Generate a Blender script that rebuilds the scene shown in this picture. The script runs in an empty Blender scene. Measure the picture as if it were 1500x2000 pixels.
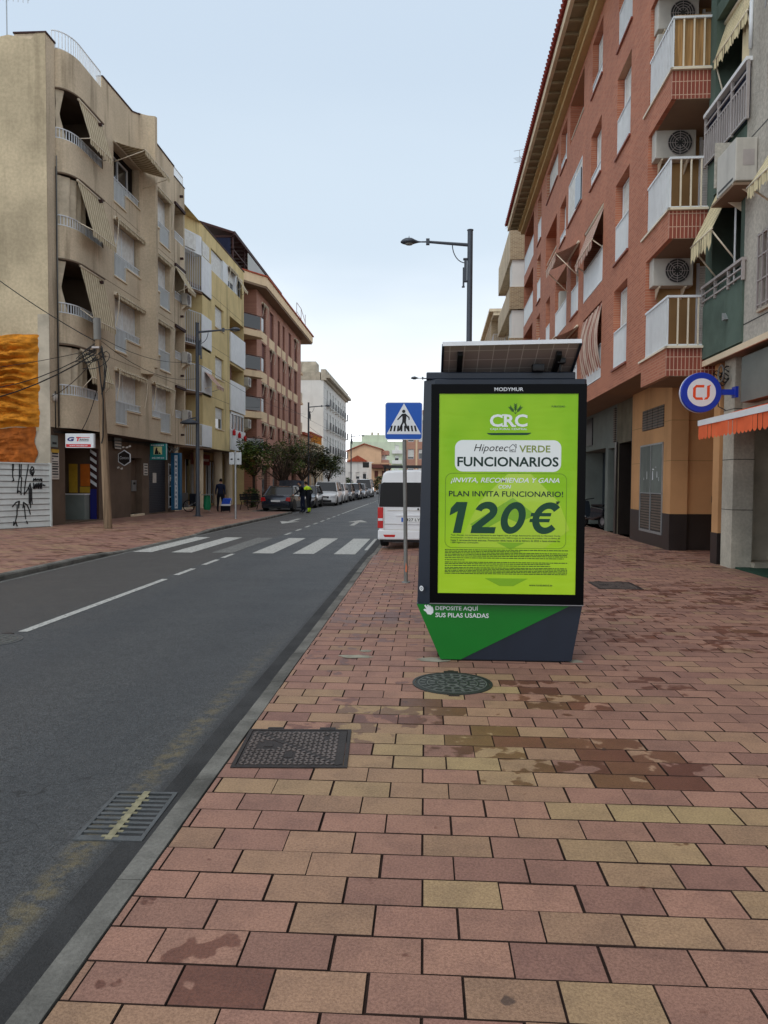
import bpy, bmesh, math, random
from math import radians, pi, sin, cos, atan2, sqrt
from mathutils import Vector, Matrix
random.seed(7)
S = bpy.context.scene
COL = S.collection

# ------------------------------------------------------------------ camera
cam_d = bpy.data.cameras.new("camera"); cam = bpy.data.objects.new("camera", cam_d); COL.objects.link(cam)
cam_d.sensor_fit = 'HORIZONTAL'; cam_d.sensor_width = 36; cam_d.lens = 36*1444/1500
cam_d.clip_start = .05; cam_d.clip_end = 3000
EYE = 1.58
cam.matrix_world = (Matrix.Translation((0, 0, EYE)) @ Matrix.Rotation(radians(3.194), 4, 'Z')
                    @ Matrix.Rotation(pi/2-radians(2.281), 4, 'X') @ Matrix.Rotation(radians(.35), 4, 'Z'))
S.camera = cam

# ------------------------------------------------------------------ world: overcast sky
W = bpy.data.worlds.new("World"); S.world = W; W.use_nodes = True
nt = W.node_tree; nt.nodes.clear()
out = nt.nodes.new('ShaderNodeOutputWorld'); bg = nt.nodes.new('ShaderNodeBackground')
sky = nt.nodes.new('ShaderNodeTexSky'); sky.sky_type = 'NISHITA'; sky.sun_disc = False
sky.sun_elevation = radians(55); sky.sun_rotation = radians(150); sky.air_density = 1; sky.dust_density = 3
sc = nt.nodes.new('ShaderNodeVectorMath'); sc.operation = 'SCALE'; sc.inputs['Scale'].default_value = .09
nt.links.new(sky.outputs[0], sc.inputs[0])
tc = nt.nodes.new('ShaderNodeTexCoord'); sx = nt.nodes.new('ShaderNodeSeparateXYZ')
nt.links.new(tc.outputs['Generated'], sx.inputs[0])
ns = nt.nodes.new('ShaderNodeTexNoise'); ns.inputs['Scale'].default_value = 2.2; ns.inputs['Detail'].default_value = 3
mp = nt.nodes.new('ShaderNodeMapping'); mp.inputs['Scale'].default_value = (1, 1, 4)
nt.links.new(tc.outputs['Generated'], mp.inputs[0]); nt.links.new(mp.outputs[0], ns.inputs['Vector'])
ma = nt.nodes.new('ShaderNodeMath'); ma.operation = 'MULTIPLY_ADD'; ma.inputs[1].default_value = .16
nt.links.new(ns.outputs[0], ma.inputs[0]); nt.links.new(sx.outputs['Z'], ma.inputs[2])
rp = nt.nodes.new('ShaderNodeValToRGB'); cr = rp.color_ramp; cr.interpolation = 'EASE'
stops = [(0.0, (1.9, 1.92, 1.95)), (.15, (1.5, 1.54, 1.6)), (.235, (.98, 1.05, 1.12)), (.40, (.66, .775, .89)), (.60, (.60, .715, .845)), (.8, (.62, .69, .78)), (1.0, (.60, .64, .70))]
cr.elements[0].position = stops[0][0]; cr.elements[0].color = (*stops[0][1], 1)
cr.elements[1].position = 1; cr.elements[1].color = (*stops[-1][1], 1)
for p, c in stops[1:-1]:
    e = cr.elements.new(p); e.color = (*c, 1)
nt.links.new(ma.outputs[0], rp.inputs[0])
mx = nt.nodes.new('ShaderNodeMix'); mx.data_type = 'RGBA'; mx.inputs['Factor'].default_value = .94
nt.links.new(sc.outputs[0], mx.inputs['A']); nt.links.new(rp.outputs[0], mx.inputs['B'])
nt.links.new(mx.outputs['Result'], bg.inputs[0]); bg.inputs[1].default_value = 1.0
nt.links.new(bg.outputs[0], out.inputs[0])

sun_d = bpy.data.lights.new("sun", 'SUN'); sun_d.energy = .9; sun_d.angle = radians(25); sun_d.color = (1, .97, .92)
sun = bpy.data.objects.new("sun", sun_d); COL.objects.link(sun)
sun.rotation_euler = (radians(35), 0, radians(-30))      # high and behind the camera
S.view_settings.view_transform = 'Standard'; S.view_settings.look = 'None'
S.view_settings.exposure = .12; S.view_settings.gamma = 1
S.render.resolution_x = 768; S.render.resolution_y = 1024
S.render.engine = 'CYCLES'

# ------------------------------------------------------------------ materials
def lin(c): return tuple(((v/255+.055)/1.055)**2.4 if v > 10 else v/255/12.92 for v in c)
MATS = {}
class NT:
    def __init__(s, m): s.t = m.node_tree
    def n(s, k, **kw):
        x = s.t.nodes.new(k)
        for a, b in kw.items(): setattr(x, a, b)
        return x
    def l(s, a, b): s.t.links.new(a, b)
    def math(s, op, a, b=None, c=None, clamp=False):
        x = s.n('ShaderNodeMath', operation=op, use_clamp=clamp)
        for i, v in enumerate((a, b, c)):
            if v is None: continue
            if isinstance(v, (int, float)): x.inputs[i].default_value = v
            else: s.l(v, x.inputs[i])
        return x.outputs[0]
    def noise(s, scale, detail=3, vec=None, rough=.6, st=None):
        x = s.n('ShaderNodeTexNoise'); x.inputs['Scale'].default_value = scale; x.inputs['Detail'].default_value = detail
        x.inputs['Roughness'].default_value = rough
        v = vec or s.obj()
        if st:
            q = s.n('ShaderNodeMapping'); q.inputs['Scale'].default_value = st; s.l(v, q.inputs[0]); v = q.outputs[0]
        s.l(v, x.inputs['Vector']); return x.outputs[0]
    def obj(s):
        if not hasattr(s, '_o'): s._o = s.n('ShaderNodeTexCoord').outputs['Object']
        return s._o
    def mix(s, f, a, b, bt='MIX'):
        x = s.n('ShaderNodeMix', data_type='RGBA', blend_type=bt)
        for i, v in (('Factor', f), ('A', a), ('B', b)):
            if isinstance(v, (int, float)): x.inputs[i].default_value = v if i == 'Factor' else (v, v, v, 1)
            elif isinstance(v, tuple): x.inputs[i].default_value = (*v[:3], 1)
            else: s.l(v, x.inputs[i])
        return x.outputs['Result']
    def ramp(s, f, a, b):   # smooth 0..1 between a and b
        x = s.n('ShaderNodeMapRange', interpolation_type='SMOOTHSTEP')
        x.inputs['From Min'].default_value = a; x.inputs['From Max'].default_value = b
        s.l(f, x.inputs['Value']); return x.outputs[0]
    def bump(s, h, st, dist, nrm=None):
        x = s.n('ShaderNodeBump'); x.inputs['Strength'].default_value = st; x.inputs['Distance'].default_value = dist
        s.l(h, x.inputs['Height'])
        if nrm: s.l(nrm, x.inputs['Normal'])
        return x.outputs[0]
def newmat(name):
    m = bpy.data.materials.new(name); m.use_nodes = True
    return m, NT(m), m.node_tree.nodes['Principled BSDF']
def mat(name, c, rough=.8, var=.15, scale=3., bump=0., bs=60., metal=0., spec=None, dirt=0., stretch=None, coat=0., fine=.0, fs=90):
    """generic surface: base colour + large and fine variation + vertical dirt streaks + grain bump"""
    m, t, p = newmat(name)
    c = lin(c)
    if spec is None: spec = .22 if rough > .68 else .4
    col = c
    if var:
        f = t.ramp(t.noise(scale, 4, st=stretch), .3, .7)
        col = t.mix(f, tuple(v*(1-var) for v in c), tuple(min(1, v*(1+var)) for v in c))
    if fine:
        g = t.ramp(t.noise(fs, 2), .3, .7)
        col = t.mix(g, col, t.mix(1., col, (1-fine,)*3, 'MULTIPLY'))
    if dirt:
        d = t.ramp(t.noise(1.6, 4, st=(1, 1, .09)), .52, .72)
        d2 = t.math('MULTIPLY', d, dirt)
        col = t.mix(d2, col, t.mix(1., col, (.42, .40, .38), 'MULTIPLY'))
    if isinstance(col, tuple): p.inputs['Base Color'].default_value = (*col, 1)
    else: t.l(col, p.inputs['Base Color'])
    p.inputs['Roughness'].default_value = rough; p.inputs['Metallic'].default_value = metal
    p.inputs['Specular IOR Level'].default_value = spec; p.inputs['Coat Weight'].default_value = coat
    if bump: t.l(t.bump(t.noise(bs, 4), bump, .02), p.inputs['Normal'])
    MATS[name] = m; return m
def stripes(name, c1, c2, axis, period, duty=.5, rough=.85, bump=.0, extra=None):
    """stripes along one object axis (fabric, shutters, corrugation)"""
    m, t, p = newmat(name)
    s = t.n('ShaderNodeSeparateXYZ'); t.l(t.obj(), s.inputs[0])
    if axis == 'XY': v = t.math('ADD', s.outputs[0], s.outputs[1])
    else: v = s.outputs['XYZ'.index(axis)]
    f = t.math('FRACT', t.math('DIVIDE', t.math('ADD', v, 500.), period))
    k = t.math('GREATER_THAN', f, duty)
    col = t.mix(k, lin(c1), lin(c2))
    if extra:
        f2 = t.math('FRACT', t.math('DIVIDE', t.math('ADD', v, 500.03), period*extra[1]))
        col = t.mix(t.math('GREATER_THAN', f2, .86), col, lin(extra[0]))
    col = t.mix(t.ramp(t.noise(5), .3, .7), col, t.mix(1., col, (.82, .8, .78), 'MULTIPLY'))
    t.l(col, p.inputs['Base Color']); p.inputs['Roughness'].default_value = rough
    if bump: t.l(t.bump(t.math('PINGPONG', f, .5), bump, .02), p.inputs['Normal'])
    MATS[name] = m
def brickmat(name, c1, c2, cm, bw, rh, mortar, vert, rough=.75, offset=.5, bump=.4, sq=None):
    """brick courses on walls; vert='X' facade running along X, 'Y' along Y"""
    m, t, p = newmat(name)
    s = t.n('ShaderNodeSeparateXYZ'); t.l(t.obj(), s.inputs[0])
    cb = t.n('ShaderNodeCombineXYZ')
    a = s.outputs[0] if vert == 'X' else s.outputs[1]
    if vert == 'XY': a = t.math('ADD', s.outputs[0], s.outputs[1])
    if sq: t.l(s.outputs[2], cb.inputs[0]); t.l(a, cb.inputs[1])
    else: t.l(a, cb.inputs[0]); t.l(s.outputs[2], cb.inputs[1])
    b = t.n('ShaderNodeTexBrick', offset=offset); t.l(cb.outputs[0], b.inputs['Vector'])
    b.inputs['Scale'].default_value = 1; b.inputs['Brick Width'].default_value = bw; b.inputs['Row Height'].default_value = rh
    b.inputs['Mortar Size'].default_value = mortar; b.inputs['Mortar Smooth'].default_value = .1; b.inputs['Bias'].default_value = 0
    b.inputs['Color1'].default_value = (*lin(c1), 1); b.inputs['Color2'].default_value = (*lin(c2), 1); b.inputs['Mortar'].default_value = (*lin(cm), 1)
    col = t.mix(t.ramp(t.noise(.8, 4), .3, .7), b.outputs[0], t.mix(1., b.outputs[0], (.86, .86, .88), 'MULTIPLY'))
    t.l(col, p.inputs['Base Color']); p.inputs['Roughness'].default_value = rough
    t.l(t.bump(t.math('SUBTRACT', 1., b.outputs['Fac']), bump, .01), p.inputs['Normal'])
    MATS[name] = m
def glassmat(name, c, rough=.06, spec=.8):
    m, t, p = newmat(name)
    p.inputs['Base Color'].default_value = (*lin(c), 1); p.inputs['Roughness'].default_value = rough
    p.inputs['Specular IOR Level'].default_value = spec
    t.l(t.bump(t.noise(1.2, 2), .05, .05), p.inputs['Normal'])
    MATS[name] = m

# plain palette (base colours as sRGB of the paint / stone itself)
mat('beige_render', (208, 190, 162), .9, .10, .7, .35, 55, dirt=.75, fine=.14, fs=14)
mat('gable_render', (194, 178, 148), .95, .22, .35, .5, 30, dirt=.45, fine=.16, fs=9)
mat('grey_plaster', (182, 172, 154), .95, .2, 1.2, .5, 30)
mat('brown_render', (104, 88, 74), .9, .12, 1.2, .25, 60, dirt=.3)
mat('yellow_render', (222, 200, 146), .9, .08, .8, .2, 60, dirt=.6, fine=.06, fs=14)
mat('cream_render', (224, 206, 176), .9, .08, 1., .15, 60, dirt=.3)
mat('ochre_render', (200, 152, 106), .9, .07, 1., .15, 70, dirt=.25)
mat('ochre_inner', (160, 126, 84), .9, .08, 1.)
mat('white_paint', (226, 228, 228), .55, .05, 2.)
mat('white_render', (232, 230, 224), .85, .05, .6, .1, 50, dirt=.25)
mat('white_metal', (224, 228, 230), .4, .04, 3., dirt=.2)
mat('ac_case', (192, 188, 178), .5, .06, 3., dirt=.35)
mat('cream_metal', (226, 214, 190), .45, .04, 3.)
mat('dull_metal', (176, 168, 164), .45, .08, 3., metal=.3)
mat('grey_stucco', (196, 190, 178), .95, .10, 1.2, .7, 45, dirt=.35, fine=.22, fs=16)
mat('green_render', (88, 104, 94), .9, .18, 1.3, .3, 60, dirt=.5)
mat('grey_green', (112, 118, 112), .85, .12, 1.2, .1, 60, dirt=.4)
mat('olive_plaster', (108, 102, 86), .9, .18, 1.6, dirt=.3)
mat('dark_tile', (44, 38, 37), .35, .12, 2.)
mat('dark_stone', (42, 36, 33), .3, .15, 3.)
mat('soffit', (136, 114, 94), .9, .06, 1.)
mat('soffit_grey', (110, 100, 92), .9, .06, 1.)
mat('dark', (26, 26, 28), .6, 0)
mat('black', (14, 14, 16), .45, 0)
mat('rubber', (30, 30, 31), .8, .1, 8)
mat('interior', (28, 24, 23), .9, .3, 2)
mat('lamp_grey', (74, 80, 88), .5, .06, 4, metal=.2, dirt=.3)
mat('pole_grey', (128, 128, 124), .5, .15, 6, bump=.1, metal=.5, dirt=.5)
mat('zinc', (170, 174, 176), .4, .08, 6, metal=.6)
mat('wood_pole', (132, 112, 90), .9, .35, 2.2, .6, 30, stretch=(6, 6, .35), dirt=.4)
mat('cable', (22, 22, 22), .6, 0)
mat('cable_light', (120, 118, 112), .6, 0)
mat('anthracite', (28, 37, 50), .36, .12, 1.4, dirt=.35)
mat('panel_green', (2, 112, 28), .42, .05, 2)
mat('poster_black', (6, 7, 9), .3, 0, spec=.08)
mat('print_white', (226, 232, 230), .4, 0)
mat('print_dark', (10, 66, 42), .5, 0)
mat('print_deep', (8, 44, 34), .5, 0)
mat('print_olive', (126, 142, 52), .5, 0)
mat('print_line', (96, 132, 26), .5, 0)
mat('print_black', (24, 24, 26), .5, 0)
mat('sign_blue', (12, 84, 178), .35, .04, 3)
mat('sign_white', (222, 226, 228), .4, .03, 3)
mat('alu', (150, 152, 156), .35, .06, 5, metal=.7)
mat('panel_back', (122, 116, 110), .5, .08, 3)
mat('foam_orange', (202, 130, 36), .85, .35, 2.2, .8, 14, stretch=(1, 1, 3), fine=.2, fs=7)
mat('foam_dark', (168, 92, 34), .85, .3, 3, .8, 14, fine=.2, fs=7)
mat('tarp_white', (216, 222, 218), .5, .08, 2, dirt=.2)
mat('graffiti', (20, 20, 24), .6, 0)
mat('curtain', (196, 182, 158), .95, .15, 3)
mat('fabric_beige', (206, 192, 160), .95, .1, 3)
mat('fabric_dark', (120, 104, 88), .95, .1, 3)
mat('terracotta_tile', (128, 50, 42), .8, .15, 3)
mat('dark_brown', (62, 40, 38), .7, .1, 3)
mat('eave_wood', (142, 126, 98), .85, .12, 2)
mat('eave_yellow', (200, 172, 124), .85, .05, 2)
mat('pink_render', (222, 164, 136), .9, .06, 1., dirt=.35)
mat('band_cream', (236, 208, 170), .85, .06, 1., dirt=.3)
mat('brown_shutter', (118, 74, 66), .7, .1, 2)
mat('pale_green', (206, 216, 190), .9, .05, .6, dirt=.3)
mat('peach', (226, 186, 150), .9, .06, .6, dirt=.3)
mat('roof_red', (170, 84, 60), .8, .2, 3)
mat('kerb_concrete', (112, 110, 104), .85, .42, 2.2, .3, 80, fine=.2, fs=60)
mat('iron_stud', (112, 100, 94), .45, .25, 6, metal=.3); mat('iron_stud_green', (104, 106, 102), .5, .25, 6, metal=.2)
mat('iron', (54, 47, 45), .55, .2, 6, .3, 90, metal=.35)
mat('iron_green', (58, 60, 58), .5, .2, 8, .3, 90, metal=.3)
mat('iron_light', (96, 99, 100), .45, .18, 9, .25, 90, metal=.4)
mat('mortar_patch', (150, 146, 130), .9, .2, 7, .4, 90)
mat('bark', (72, 60, 50), .95, .25, 6, .6, 40)
mat('leaf', (76, 98, 40), .6, .5, 2.5, spec=.3)
mat('leaf_light', (112, 116, 46), .6, .3, 2.5, spec=.3)
mat('leaf_dark', (48, 62, 32), .6, .3, 2.5, spec=.3)
mat('twig', (96, 80, 68), .9, .2, 3)
mat('orange_fabric', (232, 108, 66), .9, .08, 2, dirt=.2)
mat('sign_orange', (226, 78, 30), .5, 0)
mat('royal_blue', (28, 56, 168), .35, .03, 3, coat=.3)
mat('teal', (22, 132, 128), .5, .05, 2)
mat('teal_blue', (30, 92, 128), .5, .05, 2)
mat('sign_red', (204, 36, 44), .5, 0)
mat('navy', (28, 32, 110), .5, 0)
mat('paper', (206, 200, 190), .8, .1, 5)
mat('pale_yellow', (222, 214, 150), .6, 0)
mat('counter_grey', (126, 134, 128), .6, .08, 2)
mat('amber', (206, 110, 30), .6, .1, 3)
mat('mustard', (200, 160, 50), .6, .1, 3)
mat('car_white', (228, 230, 232), .3, .02, 2, coat=.8)
mat('car_dark', (34, 40, 48), .25, .02, 2, coat=1)
mat('car_grey', (48, 54, 66), .25, .03, 2, metal=.4, coat=1)
mat('car_silver', (150, 154, 160), .28, .03, 2, metal=.5, coat=.8)
mat('lamp_red', (190, 24, 20), .25, .05, 10, coat=.6)
mat('lamp_clear', (220, 222, 226), .15, 0, coat=.6)
mat('plate', (226, 228, 226), .5, 0)
mat('rim', (160, 162, 166), .35, .05, 6, metal=.6)
mat('trim_black', (26, 27, 29), .55, .05, 6)
mat('skin', (196, 150, 124), .6, .05, 6)
mat('cloth_black', (24, 26, 34), .9, .15, 6)
mat('cloth_navy', (30, 36, 58), .9, .15, 6)
mat('hivis', (196, 232, 40), .7, .06, 8)
mat('hair', (32, 26, 24), .9, .1, 9)
mat('trolley_blue', (44, 84, 190), .7, .12, 8)
mat('bin_green', (20, 128, 84), .6, .1, 5)
mat('red_fabric', (196, 34, 40), .8, .1, 5)
mat('reed', (164, 128, 84), .9, .3, 2.5, .5, 40, stretch=(9, 9, .5))
mat('wear_orange', (206, 120, 84), .7, 0)
glassmat('glass', (34, 40, 46)); glassmat('glass_dark', (16, 18, 22), .08); glassmat('glass_balcony', (160, 162, 156), .4, .2)
glassmat('shop_glass', (22, 26, 28), .04)
stripes('shutter_white', (236, 236, 230), (214, 214, 208), 'Z', .055, .72, .6, .5)
stripes('shutter_dark', (56, 58, 66), (28, 28, 34), 'Z', .085, .6, .5, .6)
stripes('louvre', (116, 104, 92), (44, 38, 34), 'Z', .07, .55, .6, .6)
stripes('stripe_beige', (206, 192, 160), (150, 128, 98), 'XY', .19, .7, .95, 0)
stripes('stripe_cream', (226, 212, 170), (96, 84, 66), 'XY', .15, .84, .95, 0)
stripes('stripe_red', (214, 190, 172), (158, 96, 82), 'XY', .17, .6, .95, 0)
brickmat('brick_red', (194, 122, 92), (176, 104, 77), (192, 148, 120), .25, .062, .006, 'Y', .8)
brickmat('brick_red_x', (150, 74, 54), (138, 66, 48), (206, 166, 142), .075, .26, .008, 'XY', .6, offset=0)
brickmat('brick_brown', (176, 150, 116), (150, 124, 94), (206, 190, 160), .26, .075, .010, 'XY', .85)
brickmat('brick_salmon', (186, 132, 110), (174, 118, 98), (204, 160, 138), .25, .07, .007, 'Y', .85)

# asphalt -----------------------------------------------------------
def asphalt():
    m, t, p = newmat('asphalt')
    o = t.obj(); s = t.n('ShaderNodeSeparateXYZ'); t.l(o, s.inputs[0])
    sp = t.ramp(t.noise(75, 3, rough=.8), .36, .66)
    big = t.ramp(t.noise(.5, 4, st=(1, .25, 1)), .3, .7)
    col = t.mix(sp, lin((38, 42, 45)), lin((100, 103, 105)))
    col = t.mix(t.math('MULTIPLY', big, .35), col, lin((84, 82, 79)))
    vor = t.n('ShaderNodeTexVoronoi'); vor.inputs['Scale'].default_value = 60; t.l(o, vor.inputs['Vector'])
    peb = t.math('LESS_THAN', vor.outputs['Distance'], .16)
    col = t.mix(t.math('MULTIPLY', peb, .35), col, lin((150, 150, 146)))
    # polished wheel tracks
    for cx in (-2.1, -3.6):
        d = t.math('ABSOLUTE', t.math('SUBTRACT', s.outputs[0], cx))
        w = t.math('MULTIPLY', t.ramp(d, .55, .1), .28)
        col = t.mix(w, col, lin((62, 66, 70)))
    # far lane a warmer, older surface
    lf = t.ramp(s.outputs[0], -4.45, -4.62)
    col = t.mix(t.math('MULTIPLY', lf, .55), col, lin((80, 74, 68)))
    # worn yellow line and moss by the kerb
    d = t.math('ABSOLUTE', t.math('SUBTRACT', s.outputs[0], -1.545))
    n = t.ramp(t.noise(9, 5, rough=.75), .40, .62)
    yl = t.math('MULTIPLY', t.math('MULTIPLY', t.ramp(d, .11, .02), n), t.ramp(s.outputs[1], 9., 4.))
    col = t.mix(t.math('MULTIPLY', yl, .42), col, lin((150, 132, 84)))
    mm = t.ramp(t.noise(14, 4, rough=.7), .35, .7); col = t.mix(t.math('MULTIPLY', mm, .30), col, lin((46, 48, 50)))
    d = t.ramp(s.outputs[0], -1.47, -1.40)
    col = t.mix(t.math('MULTIPLY', d, .75), col, lin((58, 58, 58)))
    # hairline cracks
    v2 = t.n('ShaderNodeTexVoronoi', feature='DISTANCE_TO_EDGE'); v2.inputs['Scale'].default_value = .55
    dv = t.n('ShaderNodeVectorMath', operation='ADD'); nz = t.n('ShaderNodeTexNoise'); nz.inputs['Scale'].default_value = 3
    t.l(o, nz.inputs['Vector']); t.l(o, dv.inputs[0]); t.l(nz.outputs['Color'], dv.inputs[1]); t.l(dv.outputs[0], v2.inputs['Vector'])
    ck = t.math('MULTIPLY', t.math('LESS_THAN', v2.outputs['Distance'], .0035), t.ramp(t.noise(.7), .5, .6))
    col = t.mix(t.math('MULTIPLY', ck, .6), col, lin((30, 30, 30)))
    t.l(col, p.inputs['Base Color'])
    t.l(t.math('MULTIPLY_ADD', t.noise(.9, 3), .25, .46), p.inputs['Roughness']); p.inputs['Specular IOR Level'].default_value = .38
    t.l(t.bump(t.noise(110, 3), .9, .014), p.inputs['Normal'])
    MATS['asphalt'] = m
asphalt()
def paint(name, keep, c):
    m, t, p = newmat(name)
    n = t.ramp(t.noise(26, 5, rough=.8), .62-keep*.5, .72-keep*.35)
    t.l(t.mix(n, lin((92, 92, 90)), lin(c)), p.inputs['Base Color']); p.inputs['Roughness'].default_value = .7
    t.l(t.bump(t.noise(120, 3), .5, .01), p.inputs['Normal'])
    MATS[name] = m
paint('road_paint', .56, (186, 186, 180)); paint('road_paint_worn', .25, (150, 150, 142))

# pavement bricks ---------------------------------------------------
def paver(name, geo):
    m, t, p = newmat(name)
    o = t.obj()
    if geo:
        a = t.n('ShaderNodeAttribute', attribute_name='tone'); s = t.n('ShaderNodeSeparateColor'); t.l(a.outputs['Color'], s.inputs[0])
        hue, val, wet = s.outputs[0], s.outputs[1], s.outputs[2]
    else:
        s = t.n('ShaderNodeSeparateXYZ'); t.l(o, s.inputs[0])
        row = t.math('FLOOR', t.math('DIVIDE', s.outputs[1], .19))
        xx = t.math('ADD', s.outputs[0], t.math('MULTIPLY', t.math('MODULO', t.math('ABSOLUTE', row), 2.), .15))
        cl = t.math('FLOOR', t.math('DIVIDE', xx, .30))
        cb = t.n('ShaderNodeCombineXYZ'); t.l(row, cb.inputs[0]); t.l(cl, cb.inputs[1])
        w = t.n('ShaderNodeTexWhiteNoise', noise_dimensions='3D'); t.l(cb.outputs[0], w.inputs['Vector'])
        s2 = t.n('ShaderNodeSeparateColor'); t.l(w.outputs['Color'], s2.inputs[0])
        hue, val, wet = t.math('MULTIPLY', t.math('POWER', s2.outputs[0], 1.6), t.math('MULTIPLY', t.ramp(t.noise(.5), .3, .7), .8)), s2.outputs[1], t.math('MULTIPLY', t.math('POWER', s2.outputs[2], 3.), .9)
    pink = lin((176, 131, 113)); pink2 = lin((148, 108, 97)); yel = lin((178, 152, 112))
    col = t.mix(val, pink, pink2)
    col = t.mix(hue, col, yel)
    g = t.ramp(t.noise(95, 3, rough=.75), .32, .66)
    col = t.mix(g, t.mix(1., col, (.66, .65, .64), 'MULTIPLY'), col)
    bl = t.ramp(t.noise(5, 5, rough=.7), .4, .68)
    col = t.mix(t.math('MULTIPLY', bl, .55), col, t.mix(1., col, (.66, .66, .70), 'MULTIPLY'))
    # damp blotches
    n1 = t.noise(6.5, 3, rough=.5)
    w = t.ramp(t.math('ADD', n1, t.math('MULTIPLY', wet, .50)), .735, .785)
    col = t.mix(t.math('MULTIPLY', w, .75), col, t.mix(1., col, (.36, .20, .16), 'MULTIPLY'))
    # chewing-gum and oil spots
    v = t.n('ShaderNodeTexVoronoi'); v.inputs['Scale'].default_value = 2.6
    nz = t.n('ShaderNodeTexNoise'); nz.inputs['Scale'].default_value = 18; t.l(o, nz.inputs['Vector'])
    dv = t.n('ShaderNodeVectorMath', operation='MULTIPLY_ADD'); dv.inputs[1].default_value = (.05, .05, .05)
    t.l(nz.outputs['Color'], dv.inputs[0]); t.l(o, dv.inputs[2]); t.l(dv.outputs[0], v.inputs['Vector'])
    sp = t.ramp(v.outputs['Distance'], .075, .055)
    pick = t.n('ShaderNodeSeparateColor'); t.l(v.outputs['Color'], pick.inputs[0])
    sp = t.math('MULTIPLY', sp, t.math('GREATER_THAN', pick.outputs[0], .68))
    col = t.mix(t.math('MULTIPLY', sp, .72), col, lin((62, 52, 50)))
    r = t.math('MULTIPLY_ADD', w, -.25, .68)
    if not geo:
        b = t.n('ShaderNodeTexBrick', offset=.5); t.l(o, b.inputs['Vector']); b.inputs['Scale'].default_value = 1
        b.inputs['Brick Width'].default_value = .30; b.inputs['Row Height'].default_value = .19; b.inputs['Mortar Size'].default_value = .007
        b.inputs['Mortar Smooth'].default_value = .2
        col = t.mix(b.outputs['Fac'], col, lin((66, 50, 44)))
        h = t.math('MULTIPLY', b.outputs['Fac'], -1.)
        nb = t.bump(h, .7, .006); nb = t.bump(t.noise(150, 2), .25, .006, nb)
    else: nb = t.bump(t.noise(170, 3), .38, .006)
    t.l(col, p.inputs['Base Color']); t.l(r, p.inputs['Roughness']); t.l(nb, p.inputs['Normal']); p.inputs['Specular IOR Level'].default_value = .3
    MATS[name] = m
paver('paver', True); paver('paver_far', False)
mat('joint', (58, 43, 37), .95, .3, 8, .5, 60)
def cell_panel():
    m, t, p = newmat('solar_back')
    b = t.n('ShaderNodeTexBrick', offset=0); t.l(t.obj(), b.inputs['Vector']); b.inputs['Scale'].default_value = 1
    b.inputs['Brick Width'].default_value = .125; b.inputs['Row Height'].default_value = .125; b.inputs['Mortar Size'].default_value = .0035
    b.inputs['Color1'].default_value = (*lin((150, 140, 134)), 1); b.inputs['Color2'].default_value = (*lin((142, 132, 126)), 1); b.inputs['Mortar'].default_value = (*lin((196, 190, 184)), 1)
    t.l(b.outputs[0], p.inputs['Base Color']); p.inputs['Roughness'].default_value = .4
    MATS['solar_back'] = m
cell_panel()
def poster_mat():
    m, t, p = newmat('poster_green')
    s = t.n('ShaderNodeSeparateXYZ'); t.l(t.obj(), s.inputs[0])
    f = t.ramp(s.outputs[2], 1.75, .75)
    col = t.mix(f, lin((134, 190, 24)), lin((166, 208, 38)))
    n = t.ramp(t.noise(2.4, 2, st=(1, 1, .5)), .3, .7)
    col = t.mix(t.math('MULTIPLY', n, .25), col, lin((194, 226, 60)))
    t.l(col, p.inputs['Base Color']); p.inputs['Roughness'].default_value = .35; p.inputs['Specular IOR Level'].default_value = .25
    t.l(t.bump(t.noise(1.8, 2, st=(1, 1, 4)), .12, .05), p.inputs['Normal'])
    MATS['poster_green'] = m
poster_mat()

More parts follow.
